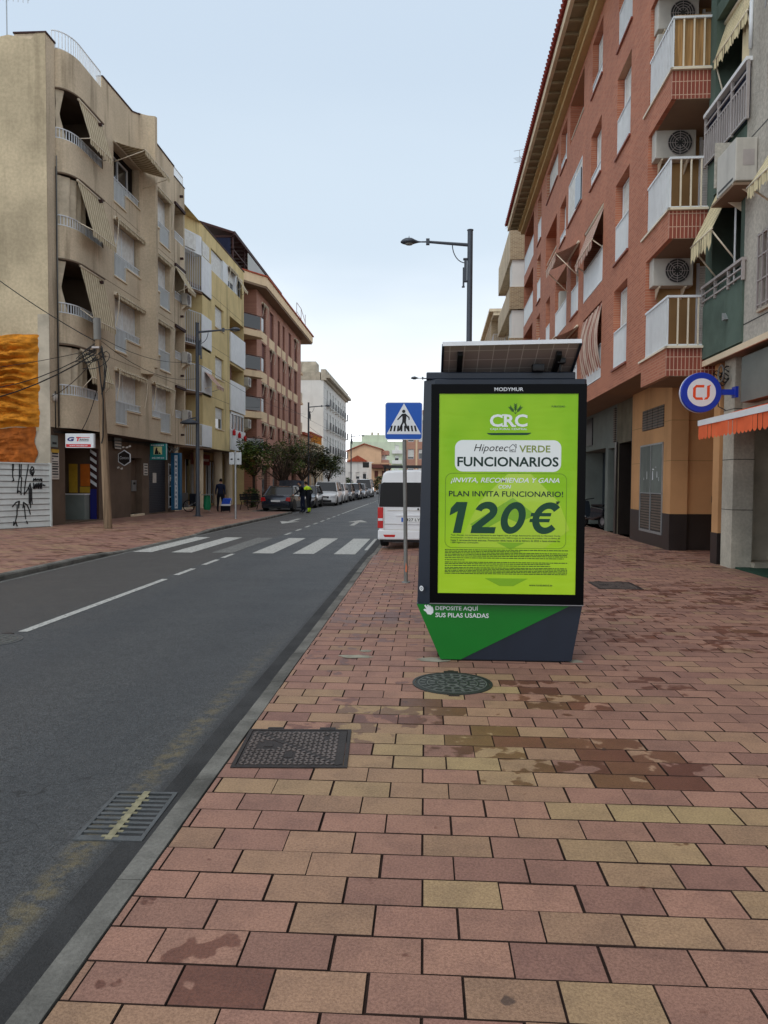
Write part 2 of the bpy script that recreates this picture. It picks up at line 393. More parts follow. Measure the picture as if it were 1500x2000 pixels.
# ------------------------------------------------------------------ mesh helpers
def tag(o, label=None, cat=None, group=None, kind=None):
    if label: o['label'] = label
    if cat: o['category'] = cat
    if group: o['group'] = group
    if kind: o['kind'] = kind
    return o
def empty(name, loc=(0, 0, 0), rz=0, **kw):
    o = bpy.data.objects.new(name, None); COL.objects.link(o); o.location = loc; o.rotation_euler = (0, 0, rz)
    o.empty_display_size = .3
    return tag(o, **kw)
def frame(P, ang=None, D=None, N=None):
    """facade frame: (s along, d outwards, z up) -> world"""
    if ang is not None: D = (sin(ang), cos(ang)); N = (-cos(ang), sin(ang))
    return lambda p: (P[0]+D[0]*p[0]+N[0]*p[1], P[1]+D[1]*p[0]+N[1]*p[1], p[2])
class MB:
    def __init__(s, T=None, m='dark'): s.v = []; s.f = []; s.fm = []; s.mats = []; s.T = T; s.m = m; s.smooth = []
    def vt(s, p):
        s.v.append(tuple(s.T(p)) if s.T else tuple(p)); return len(s.v)-1
    def face(s, pts, m=None, sm=False):
        k = m or s.m
        if k not in s.mats: s.mats.append(k)
        s.f.append([s.vt(p) for p in pts]); s.fm.append(s.mats.index(k)); s.smooth.append(sm)
    def box(s, x0, x1, y0, y1, z0, z1, m=None, open_=''):
        a = [(x0, y0, z0), (x1, y0, z0), (x1, y1, z0), (x0, y1, z0), (x0, y0, z1), (x1, y0, z1), (x1, y1, z1), (x0, y1, z1)]
        for q in ((0, 3, 2, 1), (4, 5, 6, 7), (0, 1, 5, 4), (1, 2, 6, 5), (2, 3, 7, 6), (3, 0, 4, 7)): s.face([a[i] for i in q], m)
    def prism(s, poly, h0, h1, ax='z', m=None, sm=False):
        """poly: 2D points; ax z -> (x,y) extruded in z; ax y -> (x,z) extruded in y; ax x -> (y,z) extruded in x"""
        f = {'z': lambda p, h: (p[0], p[1], h), 'y': lambda p, h: (p[0], h, p[1]), 'x': lambda p, h: (h, p[0], p[1])}[ax]
        s.face([f(p, h0) for p in poly][::-1], m); s.face([f(p, h1) for p in poly], m)
        for i in range(len(poly)):
            a, b = poly[i], poly[(i+1) % len(poly)]
            s.face([f(a, h0), f(b, h0), f(b, h1), f(a, h1)], m, sm)
    def tube(s, pts, r, n=8, m=None, caps=True, sm=True):
        rs = r if isinstance(r, (list, tuple)) else [r]*len(pts)
        P = [Vector(s.T(p)) if s.T else Vector(p) for p in pts]
        k = m or s.m
        if k not in s.mats: s.mats.append(k)
        mi = s.mats.index(k); base = len(s.v); prev = None
        for i, p in enumerate(P):
            d = (P[min(i+1, len(P)-1)]-P[max(i-1, 0)])
            d = d.normalized() if d.length > 1e-9 else Vector((0, 0, 1))
            u = prev if prev else (Vector((0, 0, 1)) if abs(d.z) < .9 else Vector((1, 0, 0)))
            x = (u - d*u.dot(d)).normalized(); prev = x; y = d.cross(x)
            for j in range(n):
                a = 2*pi*j/n; s.v.append(tuple(p+(x*cos(a)+y*sin(a))*rs[i]))
        for i in range(len(P)-1):
            for j in range(n):
                a = base+i*n+j; b = base+i*n+(j+1) % n
                s.f.append([a, b, b+n, a+n]); s.fm.append(mi); s.smooth.append(sm)
        if caps:
            s.f.append([base+j for j in range(n)][::-1]); s.fm.append(mi); s.smooth.append(False)
            e = base+(len(P)-1)*n; s.f.append([e+j for j in range(n)]); s.fm.append(mi); s.smooth.append(False)
    def lathe(s, prof, n=24, c=(0, 0, 0), m=None, ax='z', sm=True):
        k = m or s.m
        def P(r, h, a):
            x, y = r*cos(a), r*sin(a)
            return {'z': (c[0]+x, c[1]+y, c[2]+h), 'y': (c[0]+x, c[1]+h, c[2]+y), 'x': (c[0]+h, c[1]+x, c[2]+y)}[ax]
        for (r0, h0), (r1, h1) in zip(prof, prof[1:]):
            for j in range(n):
                a, b = 2*pi*j/n, 2*pi*(j+1)/n
                q = [P(r0, h0, a), P(r0, h0, b), P(r1, h1, b), P(r1, h1, a)]
                if r0 < 1e-6: q = q[1:] if False else [q[0], q[2], q[3]]
                elif r1 < 1e-6: q = q[:3]
                s.face(q, k, sm)
    def grid(s, fn, nu, nv, m=None, sm=True):
        k = m or s.m
        if k not in s.mats: s.mats.append(k)
        mi = s.mats.index(k); b = len(s.v)
        for i in range(nu+1):
            for j in range(nv+1): s.vt(fn(i/nu, j/nv))
        for i in range(nu):
            for j in range(nv):
                a = b+i*(nv+1)+j; s.f.append([a, a+nv+1, a+nv+2, a+1]); s.fm.append(mi); s.smooth.append(sm)
    def build(s, name, parent=None, bevel=0, seg=2, merge=True):
        me = bpy.data.meshes.new(name)
        off = Vector((0, 0, 0))
        if parent is not None and parent.get('_world'): off = Vector(parent['_world'])
        me.from_pydata([tuple(Vector(v)-off) for v in s.v], [], s.f)
        for k in s.mats: me.materials.append(MATS[k])
        me.polygons.foreach_set('material_index', s.fm); me.polygons.foreach_set('use_smooth', s.smooth)
        bm = bmesh.new(); bm.from_mesh(me)
        if merge: bmesh.ops.remove_doubles(bm, verts=bm.verts, dist=1e-5)
        bmesh.ops.recalc_face_normals(bm, faces=bm.faces)
        bm.to_mesh(me); bm.free()
        if any(s.smooth): me.set_sharp_from_angle(angle=radians(42))
        o = bpy.data.objects.new(name, me); COL.objects.link(o)
        if parent is not None:
            o.parent = parent
            if parent.get('_world'): o['_world'] = tuple(parent['_world'])
        if bevel:
            b = o.modifiers.new('bevel', 'BEVEL'); b.width = bevel; b.segments = seg; b.limit_method = 'ANGLE'; b.angle_limit = radians(40)
            b.harden_normals = False
        me.update(); return o
def world_root(name, loc, **kw):
    """Empty at the base of a thing whose parts are given in world metres"""
    o = empty(name, loc, **kw); o['_world'] = tuple(loc); return o
def copy_tree(o, parent=None):
    c = o.copy(); COL.objects.link(c)
    if parent is not None: c.parent = parent
    for ch in list(o.children): copy_tree(ch, c)
    return c
def text(name, parent, body, place, x0, x1, z0, h, mat_, bold=0., shear=0., depth=.0015):
    """flat lettering; place(u, w, out) -> world, u along, w up. width and height are fitted"""
    cu = bpy.data.curves.new(name, 'FONT'); cu.body = body; cu.offset = bold; cu.shear = shear; cu.extrude = 0; cu.resolution_u = 3
    tmp = bpy.data.objects.new(name, cu); COL.objects.link(tmp)
    dg = bpy.context.evaluated_depsgraph_get(); me = bpy.data.meshes.new_from_object(tmp.evaluated_get(dg))
    COL.objects.unlink(tmp); bpy.data.objects.remove(tmp)
    xs = [v.co.x for v in me.vertices]; ys = [v.co.y for v in me.vertices]
    ax, bx = min(xs), max(xs); ay, by = min(ys), max(ys)
    off = Vector(parent['_world']) if parent.get('_world') else Vector((0, 0, 0))
    for v in me.vertices:
        u = x0+(v.co.x-ax)/(bx-ax)*(x1-x0); w = z0+(v.co.y-ay)/(by-ay)*h
        v.co = Vector(place(u, w, depth))-off
    me.materials.clear(); me.materials.append(MATS[mat_])
    o = bpy.data.objects.new(name, me); COL.objects.link(o); o.parent = parent
    if parent.get('_world'): o['_world'] = tuple(parent['_world'])
    return o
# ================================================================== GROUND
def st(o): o['kind'] = 'structure'; return o
def sstep(a, b, x):
    t = max(0., min(1., (x-a)/(b-a))); return t*t*(3-2*t)
def hgt(x, y):       # dropped kerbs at the crossing
    k = sstep(15.8, 17., y)*(1-sstep(22.6, 24., y))
    if x > -4: return -.075*k*(1-sstep(-1.1, .4, x))
    return -.075*k*sstep(-8.6, -7.2, x)
mb = MB(); mb.box(-700, 700, -60, 900, -.6, -.16, 'kerb_concrete'); st(mb.build('ground'))
mb = MB()
def sheet(mb, x0, x1, y0, y1, z, m, nx=1, ny=1): mb.grid(lambda u, v: (x0+(x1-x0)*u, y0+(y1-y0)*v, z), nx, ny, m, False)
sheet(mb, -7.09, -1.22, -8, 39, -.1, 'asphalt'); sheet(mb, -9.25, -1.22, 39, 250, -.1, 'asphalt'); sheet(mb, -1.22, 3.4, 33, 250, -.1, 'asphalt')
st(mb.build('road'))

HOLES = [(-.76, 4.30, .36, .35), (.225, 5.79, .33, .34), (2.95, 11.65, .35, .45)]
SPOTS = [(-.64, 2.3, .2, 1.3), (0.0, 5.0, .5, .75), (.5, 4.35, .5, .8), (1.22, 4.25, .45, 1.2), (1.0, 4.45, .25, 1.0), (1.0, 5.35, .35, .75), (.85, 5.75, .3, .8), (1.7, 6.0, .6, .6),
         (2.1, 7.6, .9, .6), (3.4, 7.8, 1., .7), (-.4, 4.95, .6, .6), (-.6, 7.2, .7, .5), (-.5, 8.6, .8, .75), (-.2, 5.6, .6, .45), (-.8, 6.3, .5, .5), (1.8, 9.4, 1.6, .6), (4, 10.5, 2., .65), (-.5, 10.2, .8, .5)]
YEL = [(.1, 4.5, .9, .85), (-.7, 5.0, .6, .6), (-.3, 3.95, .6, .7), (1.2, 3.5, .7, .85), (1.6, 3.1, .5, .8), (.3, 2.9, .35, .8), (1.0, 2.5, .25, .9), (1.5, 2.75, .3, .9), (.75, 2.2, .3, .5), (.6, 5.5, .9, .7), (-.8, 3.75, .3, .7), (-.9, 2.1, .25, .5), (1.7, 2.3, .2, .9), (-.2, 8.0, 1.0, .35)]
mb = MB(); tone = []
rnd = random.Random(3)
PY, ROW, BW, J = .42, .19, .30, .0021
def brick(x0, x1, y0, y1):
    cx, cy = (x0+x1)/2, (y0+y1)/2
    for hx, hy, a, b in HOLES:
        if max(abs(x0-hx), abs(x1-hx)) < a-.04 and max(abs(y0-hy), abs(y1-hy)) < b-.04 and (hx != .225): return
    x0 += J; x1 -= J; y0 += J*.9; y1 -= J*.9
    if x1-x0 < .012: return
    z = [rnd.uniform(-.0016, .0016)+hgt(cx, cy)]*4
    tx, ty = rnd.uniform(-.004, .004), rnd.uniform(-.004, .004)
    c = .0016+rnd.random()*.0016
    jx, jy = rnd.uniform(-.0025, .0025), rnd.uniform(-.002, .002)
    Z = lambda x, y: z[0]+(x-cx)*tx+(y-cy)*ty
    T = [(x0+c+jx, y0+c+jy), (x1-c+jx, y0+c+jy), (x1-c+jx, y1-c+jy), (x0+c+jx, y1-c+jy)]
    O = [(x0+jx, y0+jy), (x1+jx, y0+jy), (x1+jx, y1+jy), (x0+jx, y1+jy)]
    n0 = len(mb.f)
    mb.face([(a, b, Z(a, b)) for a, b in T], 'paver')
    for i in range(4):
        a, b = O[i], O[(i+1) % 4]; p, q = T[(i+1) % 4], T[i]
        mb.face([(*a, Z(*a)-.006), (*b, Z(*b)-.006), (*p, Z(*p)), (*q, Z(*q))], 'joint')
        mb.face([(*a, -.03+hgt(cx, cy)), (*b, -.03+hgt(cx, cy)), (*b, Z(*b)-.006), (*a, Z(*a)-.006)], 'joint')
    yl = max([s*max(0, 1-((cx-a)**2+(cy-b)**2)/r**2)**.5 for a, b, r, s in YEL]+[0])
    hue = min(1, (yl*1.25 if rnd.random() < yl*.75+.04 else .10)*rnd.uniform(.5, 1.1)+(.3 if rnd.random() < .12 else 0))
    wt = max([s*max(0, 1-((cx-a)**2+(cy-b)**2)/r**2)**.5 for a, b, r, s in SPOTS]+[0])
    wet = wt*rnd.uniform(.55, 1.2) if rnd.random() < wt+.1 else rnd.random()*.16
    tone.extend([(hue, rnd.random(), min(1, wet), 1)]*(len(mb.f)-n0))
for r in range(0, 84):
    y0 = PY+r*ROW-.0; off = (0, .13)[r % 2]
    if y0 > 14: break
    k = -6
    while True:
        x0 = off+k*BW; x1 = x0+BW; k += 1
        if x1 < -1.09: continue
        if x0 > 7.6: break
        brick(max(x0, -1.105), min(x1, 7.6), y0, y0+ROW)
y_end = PY+ROW*math.ceil((14-PY)/ROW)
nb = len(mb.f)
sheet(mb, -1.105, 7.6, -.2, y_end, -.011, 'joint')
sheet(mb, -1.105, 14, -8, PY, 0, 'paver_far'); sheet(mb, 7.6, 14, PY, 34, 0, 'paver_far')
mb.grid(lambda u, v: (-1.105+8.705*u, y_end+(34-y_end)*v, hgt(-1.105+8.705*u, y_end+(34-y_end)*v)), 24, 60, 'paver_far')
sheet(mb, 3.4, 14, 34, 250, 0, 'paver_far')
tone += [(0, 0, 0, 1)]*(len(mb.f)-nb)
o = mb.build('pavement', merge=False)
ca = o.data.color_attributes.new('tone', 'FLOAT_COLOR', 'CORNER')
buf = []
for p in o.data.polygons: buf.extend(tone[p.index]*p.loop_total)
ca.data.foreach_set('color', buf); st(o)
mb = MB(); YS = [-8, 39]
mb.grid(lambda u, v: (-16+8.79*u, -8+47*v, hgt(-16+8.79*u, -8+47*v)), 20, 94, 'paver_far')
sheet(mb, -16, -9.37, 39, 250, 0, 'paver_far'); st(mb.build('pavement'))

# kerbs: individual stones with joints
mb = MB(); rnd = random.Random(5)
def kerb(xa, xb, y0, y1, flip):
    y = y0
    while y < y1:
        L = min(.98+rnd.uniform(-.03, .03), y1-y); a, b = y+.003, y+L-.003
        h0, h1 = hgt(xb if xb > -4 else xa, a), hgt(xb if xb > -4 else xa, b); j = rnd.uniform(-.003, .003)
        out, inn = (xa, xb) if flip else (xb, xa)      # out = road side
        d = .018*(1 if flip else -1)
        P = lambda x, yy, z: (x+j, yy, z)
        mb.face([P(out, a, -.13), P(out, b, -.13), P(out, b, -.03+h1), P(out, a, -.03+h0)])
        mb.face([P(out, a, -.03+h0), P(out, b, -.03+h1), P(out+d, b, h1-.004), P(out+d, a, h0-.004)])
        mb.face([P(out+d, a, h0-.004), P(out+d, b, h1-.004), P(inn, b, h1), P(inn, a, h0)])
        mb.face([P(inn, a, h0), P(inn, b, h1), P(inn, b, -.13), P(inn, a, -.13)])
        mb.face([P(out, a, -.13), P(out, a, -.03+h0), P(out+d, a, h0-.004), P(inn, a, h0), P(inn, a, -.13)])
        mb.face([P(out, b, -.13), P(out, b, -.03+h1), P(out+d, b, h1-.004), P(inn, b, h1), P(inn, b, -.13)])
        y += L
mb.m = 'kerb_concrete'
kerb(-1.228, -1.11, -8, 33, True); st(mb.build('kerb'))
mb = MB(m='kerb_concrete'); kerb(-7.21, -7.08, -8, 39, False); kerb(-9.37, -9.25, 39, 160, False)
mb.box(-9.3, -7.08, 38.9, 39.02, -.12, .001); st(mb.build('kerb'))
mat('gutter_cement', (62, 62, 62), .8, .25, 2, .4, 90, fine=.2)
# gutter band of smooth cement beside the right kerb
mb = MB(); mb.box(-1.40, -1.229, -8, 33, -.14, -.096, 'gutter_cement'); st(mb.build('gutter'))

# ------------------------------------------------------------------ road markings
zp = -.0955
mb = MB()
for i in range(6):
    x = -6.95+i*.965; sheet(mb, x, x+.50, 17.1, 21.9, zp, 'road_paint_worn' if i == 2 else 'road_paint', 2, 4)
sheet(mb, -1.50, -1.42, 18.2, 21.9, zp, 'road_paint')
st(mb.build('crossing_marking'))
mb = MB()
sheet(mb, -4.50, -4.39, 7.9, 12.4, zp, 'road_paint')
for a, b in ((12.95, 13.95), (14.6, 15.6), (16.0, 16.9)): sheet(mb, -4.50, -4.39, a, b, zp, 'road_paint')
y = 23.2
while y < 40: sheet(mb, -4.48, -4.38, y, y+1., zp, 'road_paint'); y += 2.
sheet(mb, -4.48, -4.38, 40.5, 58, zp, 'road_paint')
while y < 150: y += 2.6; (y > 58) and sheet(mb, -4.48, -4.38, y, y+1.2, zp, 'road_paint')
sheet(mb, -7.0, -6.92, 4, 39, zp, 'road_paint_worn')
st(mb.build('centre_line'))
def arrow(cx, y0, sgn):
    mb = MB(); L = 4.2
    T = lambda p: (cx+p[0], y0+sgn*p[1], zp)
    mb.T = lambda p: T(p)
    mb.face([(-.09, 0, 0), (.09, 0, 0), (.09, 2.6, 0), (-.09, 2.6, 0)], 'road_paint')
    mb.face([(-.42, 2.45, 0), (.42, 2.45, 0), (0, L, 0)], 'road_paint'); st(mb.build('arrow_marking'))
arrow(-2.85, 28.6, 1); arrow(-5.75, 33.6, -1)

# ------------------------------------------------------------------ iron covers
def cover_square(loc, rz, w, l, label, group=None, m='iron'):
    r = empty('utility_cover', loc, rz, label=label, cat='utility cover', group=group)
    a, b = w/2, l/2
    mb = MB(m=m)
    for x0, x1, y0, y1 in ((-a, a, -b, -b+.022), (-a, a, b-.022, b), (-a, -a+.022, -b+.022, b-.022), (a-.022, a, -b+.022, b-.022)): mb.box(x0, x1, y0, y1, -.03, .004)
    mb.build('frame', r)
    mb = MB(m=m); mb.box(-a+.026, a-.026, -b+.026, b-.026, -.03, .0015)
    nx, ny = int((w-.08)/.030), int((l-.08)/.030)
    for i in range(nx):
        for j in range(ny):
            x = -a+.05+i*.030; y = -b+.05+j*.030
            if abs((x/a)+(y/b)) < .04: continue
            if (x+.16)**2+(y-.03)**2 < .0065 or (abs(x+.02) < .018 and abs(y+.13) < .05) or (abs(x-.18) < .018 and abs(y-.16) < .05): continue
            k = .010; ang = pi/4 if (i+j) % 2 else -pi/4; c, s_ = cos(ang), sin(ang)
            q = [(x+u*c-v*s_, y+u*s_+v*c) for u, v in ((-.013, -.005), (.013, -.005), (.013, .005), (-.013, .005))]
            mb.prism(q, .0015, .0062, 'z', 'iron_stud')
    mb.box(-.19, -.135, .0, .055, .0015, .005); mb.box(-.045, 0.0, -.17, -.09, .0015, .004)
    mb.prism([(a-.03, -b+.05), (a-.06, -b+.03), (-a+.03, b-.05), (-a+.06, b-.03)], .0014, .0045)
    mb.build('lid', r)
    mb = MB(m=m)
    for x in (-.16, .17): mb.box(x-.05, x+.05, b+.001, b+.03, -.02, .006)
    mb.build('hinge', r)
    return r
cover_square((-.76, 4.30, .004), radians(3.5), .645, .63, 'brown square cast iron cover with raised tread studs near the kerb')
c2 = cover_square((2.95, 11.62, .004), radians(0), .66, .82, 'small dark square cover farther off, right of the advertising kiosk')
def manhole(loc, R, label, m='iron_green', marks=True):
    r = empty('manhole_cover', loc, label=label, cat='manhole cover')
    mb = MB(m=m); mb.lathe([(R, -.04), (R, .004), (R-.022, .004), (R-.022, -.03)], 48); mb.build('frame', r)
    mb = MB(m=m); mb.lathe([(R-.026, -.03), (R-.026, .001), (0, .001)], 48)
    for rr in (.27, .20, .12, .05):
        if rr < R-.03: mb.lathe([(rr, .001), (rr, .0052), (rr-.007, .0052), (rr-.007, .001)], 40, m='iron_stud_green')
    for k, (ra, rb, n) in enumerate(((.215, .255, 20), (.14, .185, 14), (.065, .11, 8))):
        for i in range(n):
            if rb > R-.03: continue
            a = 2*pi*i/n+k*.2; w = .010
            q = [(ra*cos(a)-w*sin(a), ra*sin(a)+w*cos(a)), (ra*cos(a)+w*sin(a), ra*sin(a)-w*cos(a)), (rb*cos(a)+w*sin(a), rb*sin(a)-w*cos(a)), (rb*cos(a)-w*sin(a), rb*sin(a)+w*cos(a))]
            mb.prism(q, .001, .0055, 'z', 'iron_stud_green')
    mb.build('lid', r)
    mb = MB(m='iron'); mb.box(-.06, .06, R+.001, R+.04, -.02, .006); mb.box(-.025, .025, R+.04, R+.06, -.02, .006); mb.box(-.04, .04, -R-.03, -R-.001, -.02, .003); mb.build('hinge', r)
    return r
manhole((.225, 5.79, .004), .315, 'round grey manhole cover in the paving in front of the kiosk')
rr = manhole((-4.55, 7.45, -.0985), .32, 'pale round manhole cover in the road at the end of the centre line', 'iron_light')
# storm drain grate in the gutter
g = empty('drain_grate', (-1.475, 3.575, -.095), radians(1.5), label='storm drain grate of slotted grey iron with a worn yellow stripe beside the kerb', cat='drain grate')
w, l = .165, .27
mb = MB(m='iron_light')
for x0, x1, y0, y1 in ((-w, w, -l, -l+.025), (-w, w, l-.025, l), (-w, -w+.02, -l+.025, l-.025), (w-.02, w, -l+.025, l-.025), (-.012, .012, -l+.025, l-.025)): mb.box(x0, x1, y0, y1, -.03, .004)
for i in range(10):
    y = -l+.025+(2*l-.05)/10*i
    for x0, x1 in ((-w+.02, -.012), (.012, w-.02)): mb.box(x0, x1, y, y+.020, -.03, .0035)
mb.build('grate', g, bevel=.002)
mat('worn_yellow', (140, 134, 108), .7, .3, 14); mb = MB(m='worn_yellow')
mb.box(-.016, .018, -l+.002, l-.002, .0045, .0062)
for i in range(0, 10):
    y = -l+.025+(2*l-.05)/10*i; rnd2 = random.Random(i); mb.box(-.016-rnd2.random()*.03, -.016, y+.002, y+.021, .0040, .0056); mb.box(.018, .018+rnd2.random()*.03, y+.002, y+.021, .0040, .0056)
mb.build('painted_stripe', g)
mb = MB(m='black'); mb.box(-w+.012, w-.012, -l+.012, l-.012, -.05, -.048); mb.build('pit', g)
# cement patches by the kiosk foot
mb = MB(m='mortar_patch')
def blob(cx, cy, rx, ry, z, seed):
    q = random.Random(seed); n = 18
    mb.face([(cx+rx*cos(2*pi*i/n)*q.uniform(.75, 1.1), cy+ry*sin(2*pi*i/n)*q.uniform(.7, 1.1), z) for i in range(n)])
blob(.10, 6.56, .17, .10, .0035, 1); blob(-.62, 6.62, .16, .07, .0035, 2); blob(-.55, 6.85, .06, .05, .0036, 5); blob(1.33, 6.60, .09, .07, .0035, 4)
st(mb.build('cement_patch'))
# ================================================================== ADVERTISING KIOSK
KX = lambda x: .04+(x-360)*.001539
KZ = lambda y: 2.44-(y-325)*.001515
K = world_root('advertising_kiosk', (.7, 6.8, 0), label='tall dark advertising kiosk with a lime green poster and a solar panel on top', cat='advertising kiosk')
YF = 6.50
# body: hexagonal column widening upward from the foot then slightly in to the top
mb = MB(m='anthracite')
def loop(x0, x1, yf, yb, z, ch): return [(x0, yf+ch, z), (x0+ch*.9, yf, z), (x1-.02, yf, z), (x1, yf+.03, z), (x1, yb, z), (x0+ch*.5, yb, z), (x0, yb-ch, z)]
lv = [loop(-.065, 1.385, YF+.04, YF+.42, .50, .13), loop(-.02, 1.395, YF+.04, YF+.42, 2.49, .11)]
for a, b in zip(lv, lv[1:]):
    for i in range(len(a)): mb.face([a[i], a[(i+1) % len(a)], b[(i+1) % len(a)], b[i]])
mb.face(lv[0][::-1]); mb.face(lv[-1])
mb.build('body', K, bevel=.006)
mb = MB(m='anthracite'); mb.box(.0, 1.30, YF+.07, YF+.40, 2.49, 2.555); mb.build('roof_cap', K, bevel=.01)
# base
f0 = [(KX(412), KZ(1893)), (KX(1158), KZ(1908)), (KX(1228), KZ(1597)), (KX(280), KZ(1572))]
f0 = [(.145, .012), (1.30, .012), (1.385, .505), (-.07, .505)]
mb = MB(m='anthracite')
def bs(y0, y1, q, m):
    mb.prism(q, y0, y1, 'y', m)
mb.prism(f0, YF+.045, YF+.44, 'y', 'anthracite'); mb.box(.20, 1.25, YF+.07, YF+.40, -.02, .02, 'black')
mb.build('base', K, bevel=.004)
mb = MB(m='panel_green'); mb.prism([(-.068, .503), (1.27, .503), (.325, .014), (.147, .014)], YF+.039, YF+.0445, 'y'); mb.build('green_panel', K)
pf = lambda u, w, o: (u, YF+.039-o, w)
text('lettering', K, 'DEPOSITE AQUÍ', pf, KX(398), KX(642), KZ(1641), .050, 'sign_white', .012)
text('lettering', K, 'SUS PILAS USADAS', pf, KX(398), KX(703), KZ(1679), .040, 'sign_white', .012)
# pointing hand sign
mb = MB(m='sign_white')
hp = [(333, 1612), (340, 1606), (352, 1622), (349, 1608), (357, 1606), (363, 1620), (361, 1610), (369, 1611), (374, 1624), (374, 1616), (381, 1619), (386, 1638), (384, 1654), (372, 1665), (352, 1662), (343, 1648), (331, 1640), (330, 1633), (337, 1630), (346, 1634)]
mb.face([(KX(x), YF+.0375, KZ(y)) for x, y in hp]); mb.build('hand_symbol', K)
# display frame and poster
mb = MB(m='poster_black')
x0, x1, z0, z1 = .045, 1.385, .52, 2.44; px0, px1, pz0, pz1 = KX(408), KX(1189), KZ(1534), KZ(378)
for a in ((x0, x1, z0, pz0), (x0, x1, pz1, z1), (x0, px0, pz0, pz1), (px1, x1, pz0, pz1)): mb.box(a[0], a[1], YF, YF+.055, a[2], a[3])
mb.box(x0, x1, YF+.02, YF+.0555, z0+.001, z1-.001)
mb.build('display_frame', K)
mb = MB(m='alu'); mb.box(x0, x1, YF-.004, YF+.001, z0-.006, z0+.001); mb.build('edge_trim', K)
mb = MB(); mb.box(px0+.002, px1-.002, YF+.008, YF+.016, pz0+.002, pz1-.002, 'poster_green'); P_ = mb.build('poster', K)
pp = lambda u, w, o: (u, YF+.0075-o, w)
FR = lambda u, w, o: (u, YF-.0005-o, w)
text('lettering', K, 'MODYMUR', FR, KX(718), KX(880), KZ(365), .031, 'sign_white', .01)
def pt(body, xa, ya, xb, yb, m, bold=0., shear=0., d=.0015): return text('lettering', P_, body, pp, KX(xa), KX(xb), KZ(yb), KZ(ya)-KZ(yb), m, bold, shear, d)
def flat(name, polys, m, d=.001):
    q = MB(m=m)
    for poly in polys: q.face([pp(KX(x), KZ(y), d) for x, y in poly])
    return q.build(name, P_, merge=False)
def rrect(x0, y0, x1, y1, r, n=8):
    o = []
    for cx, cy, a0 in ((x1-r, y0+r, -90), (x1-r, y1-r, 0), (x0+r, y1-r, 90), (x0+r, y0+r, 180)):
        for i in range(n+1):
            a = radians(a0+90*i/n); o.append((cx+r*cos(a), cy+r*sin(a)))
    return o
# pale and dark facets printed on the poster
mat('print_pale', (170, 206, 50), .25, 0, coat=.3); mat('print_mid', (126, 176, 30), .25, 0, coat=.3)
flat('printed_facets', [[(520, 1265), (640, 1000), (800, 838), (930, 838), (1090, 1000), (1150, 1160), (1010, 1266)]], 'print_pale', .0003)
flat('printed_facets', [[(675, 1443), (920, 1443), (838, 1487), (760, 1487)], [(590, 1130), (830, 975), (960, 1075), (860, 1120), (790, 1090), (640, 1180)], [(740, 1235), (900, 1235), (820, 1275)]], 'print_mid', .0006)
pt('CRC', 695, 497, 906, 569, 'print_white', .028)
mb = MB(m='print_white')       # slab serifs on the R
for xa, xb, ya, yb in ((762, 797, 560, 569), (762, 790, 497, 505), (818, 842, 560, 569)): mb.face([pp(KX(x), KZ(y), .0017) for x, y in ((xa, ya), (xb, ya), (xb, yb), (xa, yb))])
mb.build('serif', P_)
pt('CAJA RURAL CENTRAL', 697, 576, 905, 590, 'print_white', .01)
flat('underline_swoosh', [[(677, 604), (928, 602), (922, 609), (905, 615), (705, 616), (688, 612)]], 'print_dark')
def leafmark():
    L = []
    for cx, ang, h in ((838, 0, 54), (838, -38, 50), (838, 38, 50)):
        for k in range(4):
            t = .38+.18*k
            for sg in (-1, 1):
                b = radians(ang); dx, dy = sin(b), -cos(b); px_, py_ = cx+dx*h*t, 495+dy*h*t
                a2 = b+sg*radians(38); ex, ey = px_+sin(a2)*14, py_-cos(a2)*14; nx, ny = cos(a2)*2.4, sin(a2)*2.4
                L.append([(px_-nx, py_-ny), (px_+nx, py_+ny), (ex+nx*.5, ey+ny*.5), (ex-nx*.5, ey-ny*.5)])
        b = radians(ang); dx, dy = sin(b), -cos(b)
        L.append([(cx-cos(b), 495-sin(b)), (cx+cos(b), 495+sin(b)), (cx+dx*h*.9+cos(b), 495+dy*h*.9+sin(b)), (cx+dx*h*.9-cos(b), 495+dy*h*.9-sin(b))])
    return L
flat('wheat_emblem', leafmark(), 'print_dark')
pt('PUBLICIDAD', 1040, 447, 1114, 457, 'print_dark', .01)
flat('white_box', [rrect(500, 645, 1097, 826, 44)], 'print_white', .0008)
pt('Hipotec', 607, 668, 800, 722, 'print_black', 0, .28)
pt('VERDE', 862, 675, 1036, 715, 'print_olive', .018)
def line(x0, y0, x1, y1, w=1.3):
    dx, dy = x1-x0, y1-y0; L = sqrt(dx*dx+dy*dy); nx, ny = -dy/L*w, dx/L*w
    return [(x0-nx, y0-ny), (x1-nx, y1-ny), (x1+nx, y1+ny), (x0+nx, y0+ny)]
flat('house_icon', [line(803, 690, 826, 668, 1.6), line(826, 668, 847, 690, 1.6), line(809, 688, 809, 712), line(841, 688, 841, 712), line(808, 712, 842, 712), line(824, 712, 824, 698), line(824, 698, 833, 698), line(833, 698, 833, 712), line(813, 703, 820, 703, 4), line(838, 668, 838, 678), line(845, 668, 845, 686), line(838, 668, 845, 668)], 'print_black', .0014)
pt('FUNCIONARIOS', 514, 741, 1083, 797, 'print_deep', .024)
o1, o2 = rrect(447, 835, 1131, 1268, 40), rrect(449.5, 837.5, 1128.5, 1265.5, 38)
flat('box_outline', [[o1[i], o1[(i+1) % len(o1)], o2[(i+1) % len(o1)], o2[i]] for i in range(len(o1))], 'print_line', .001)
pt('¡INVITA, RECOMIENDA Y GANA', 478, 861, 1090, 896, 'print_white', .013, .25)
pt('CON', 748, 902, 819, 923, 'print_white', .012, .25)
pt('PLAN INVITA FUNCIONARIO!', 468, 938, 1111, 970, 'print_deep', .012)
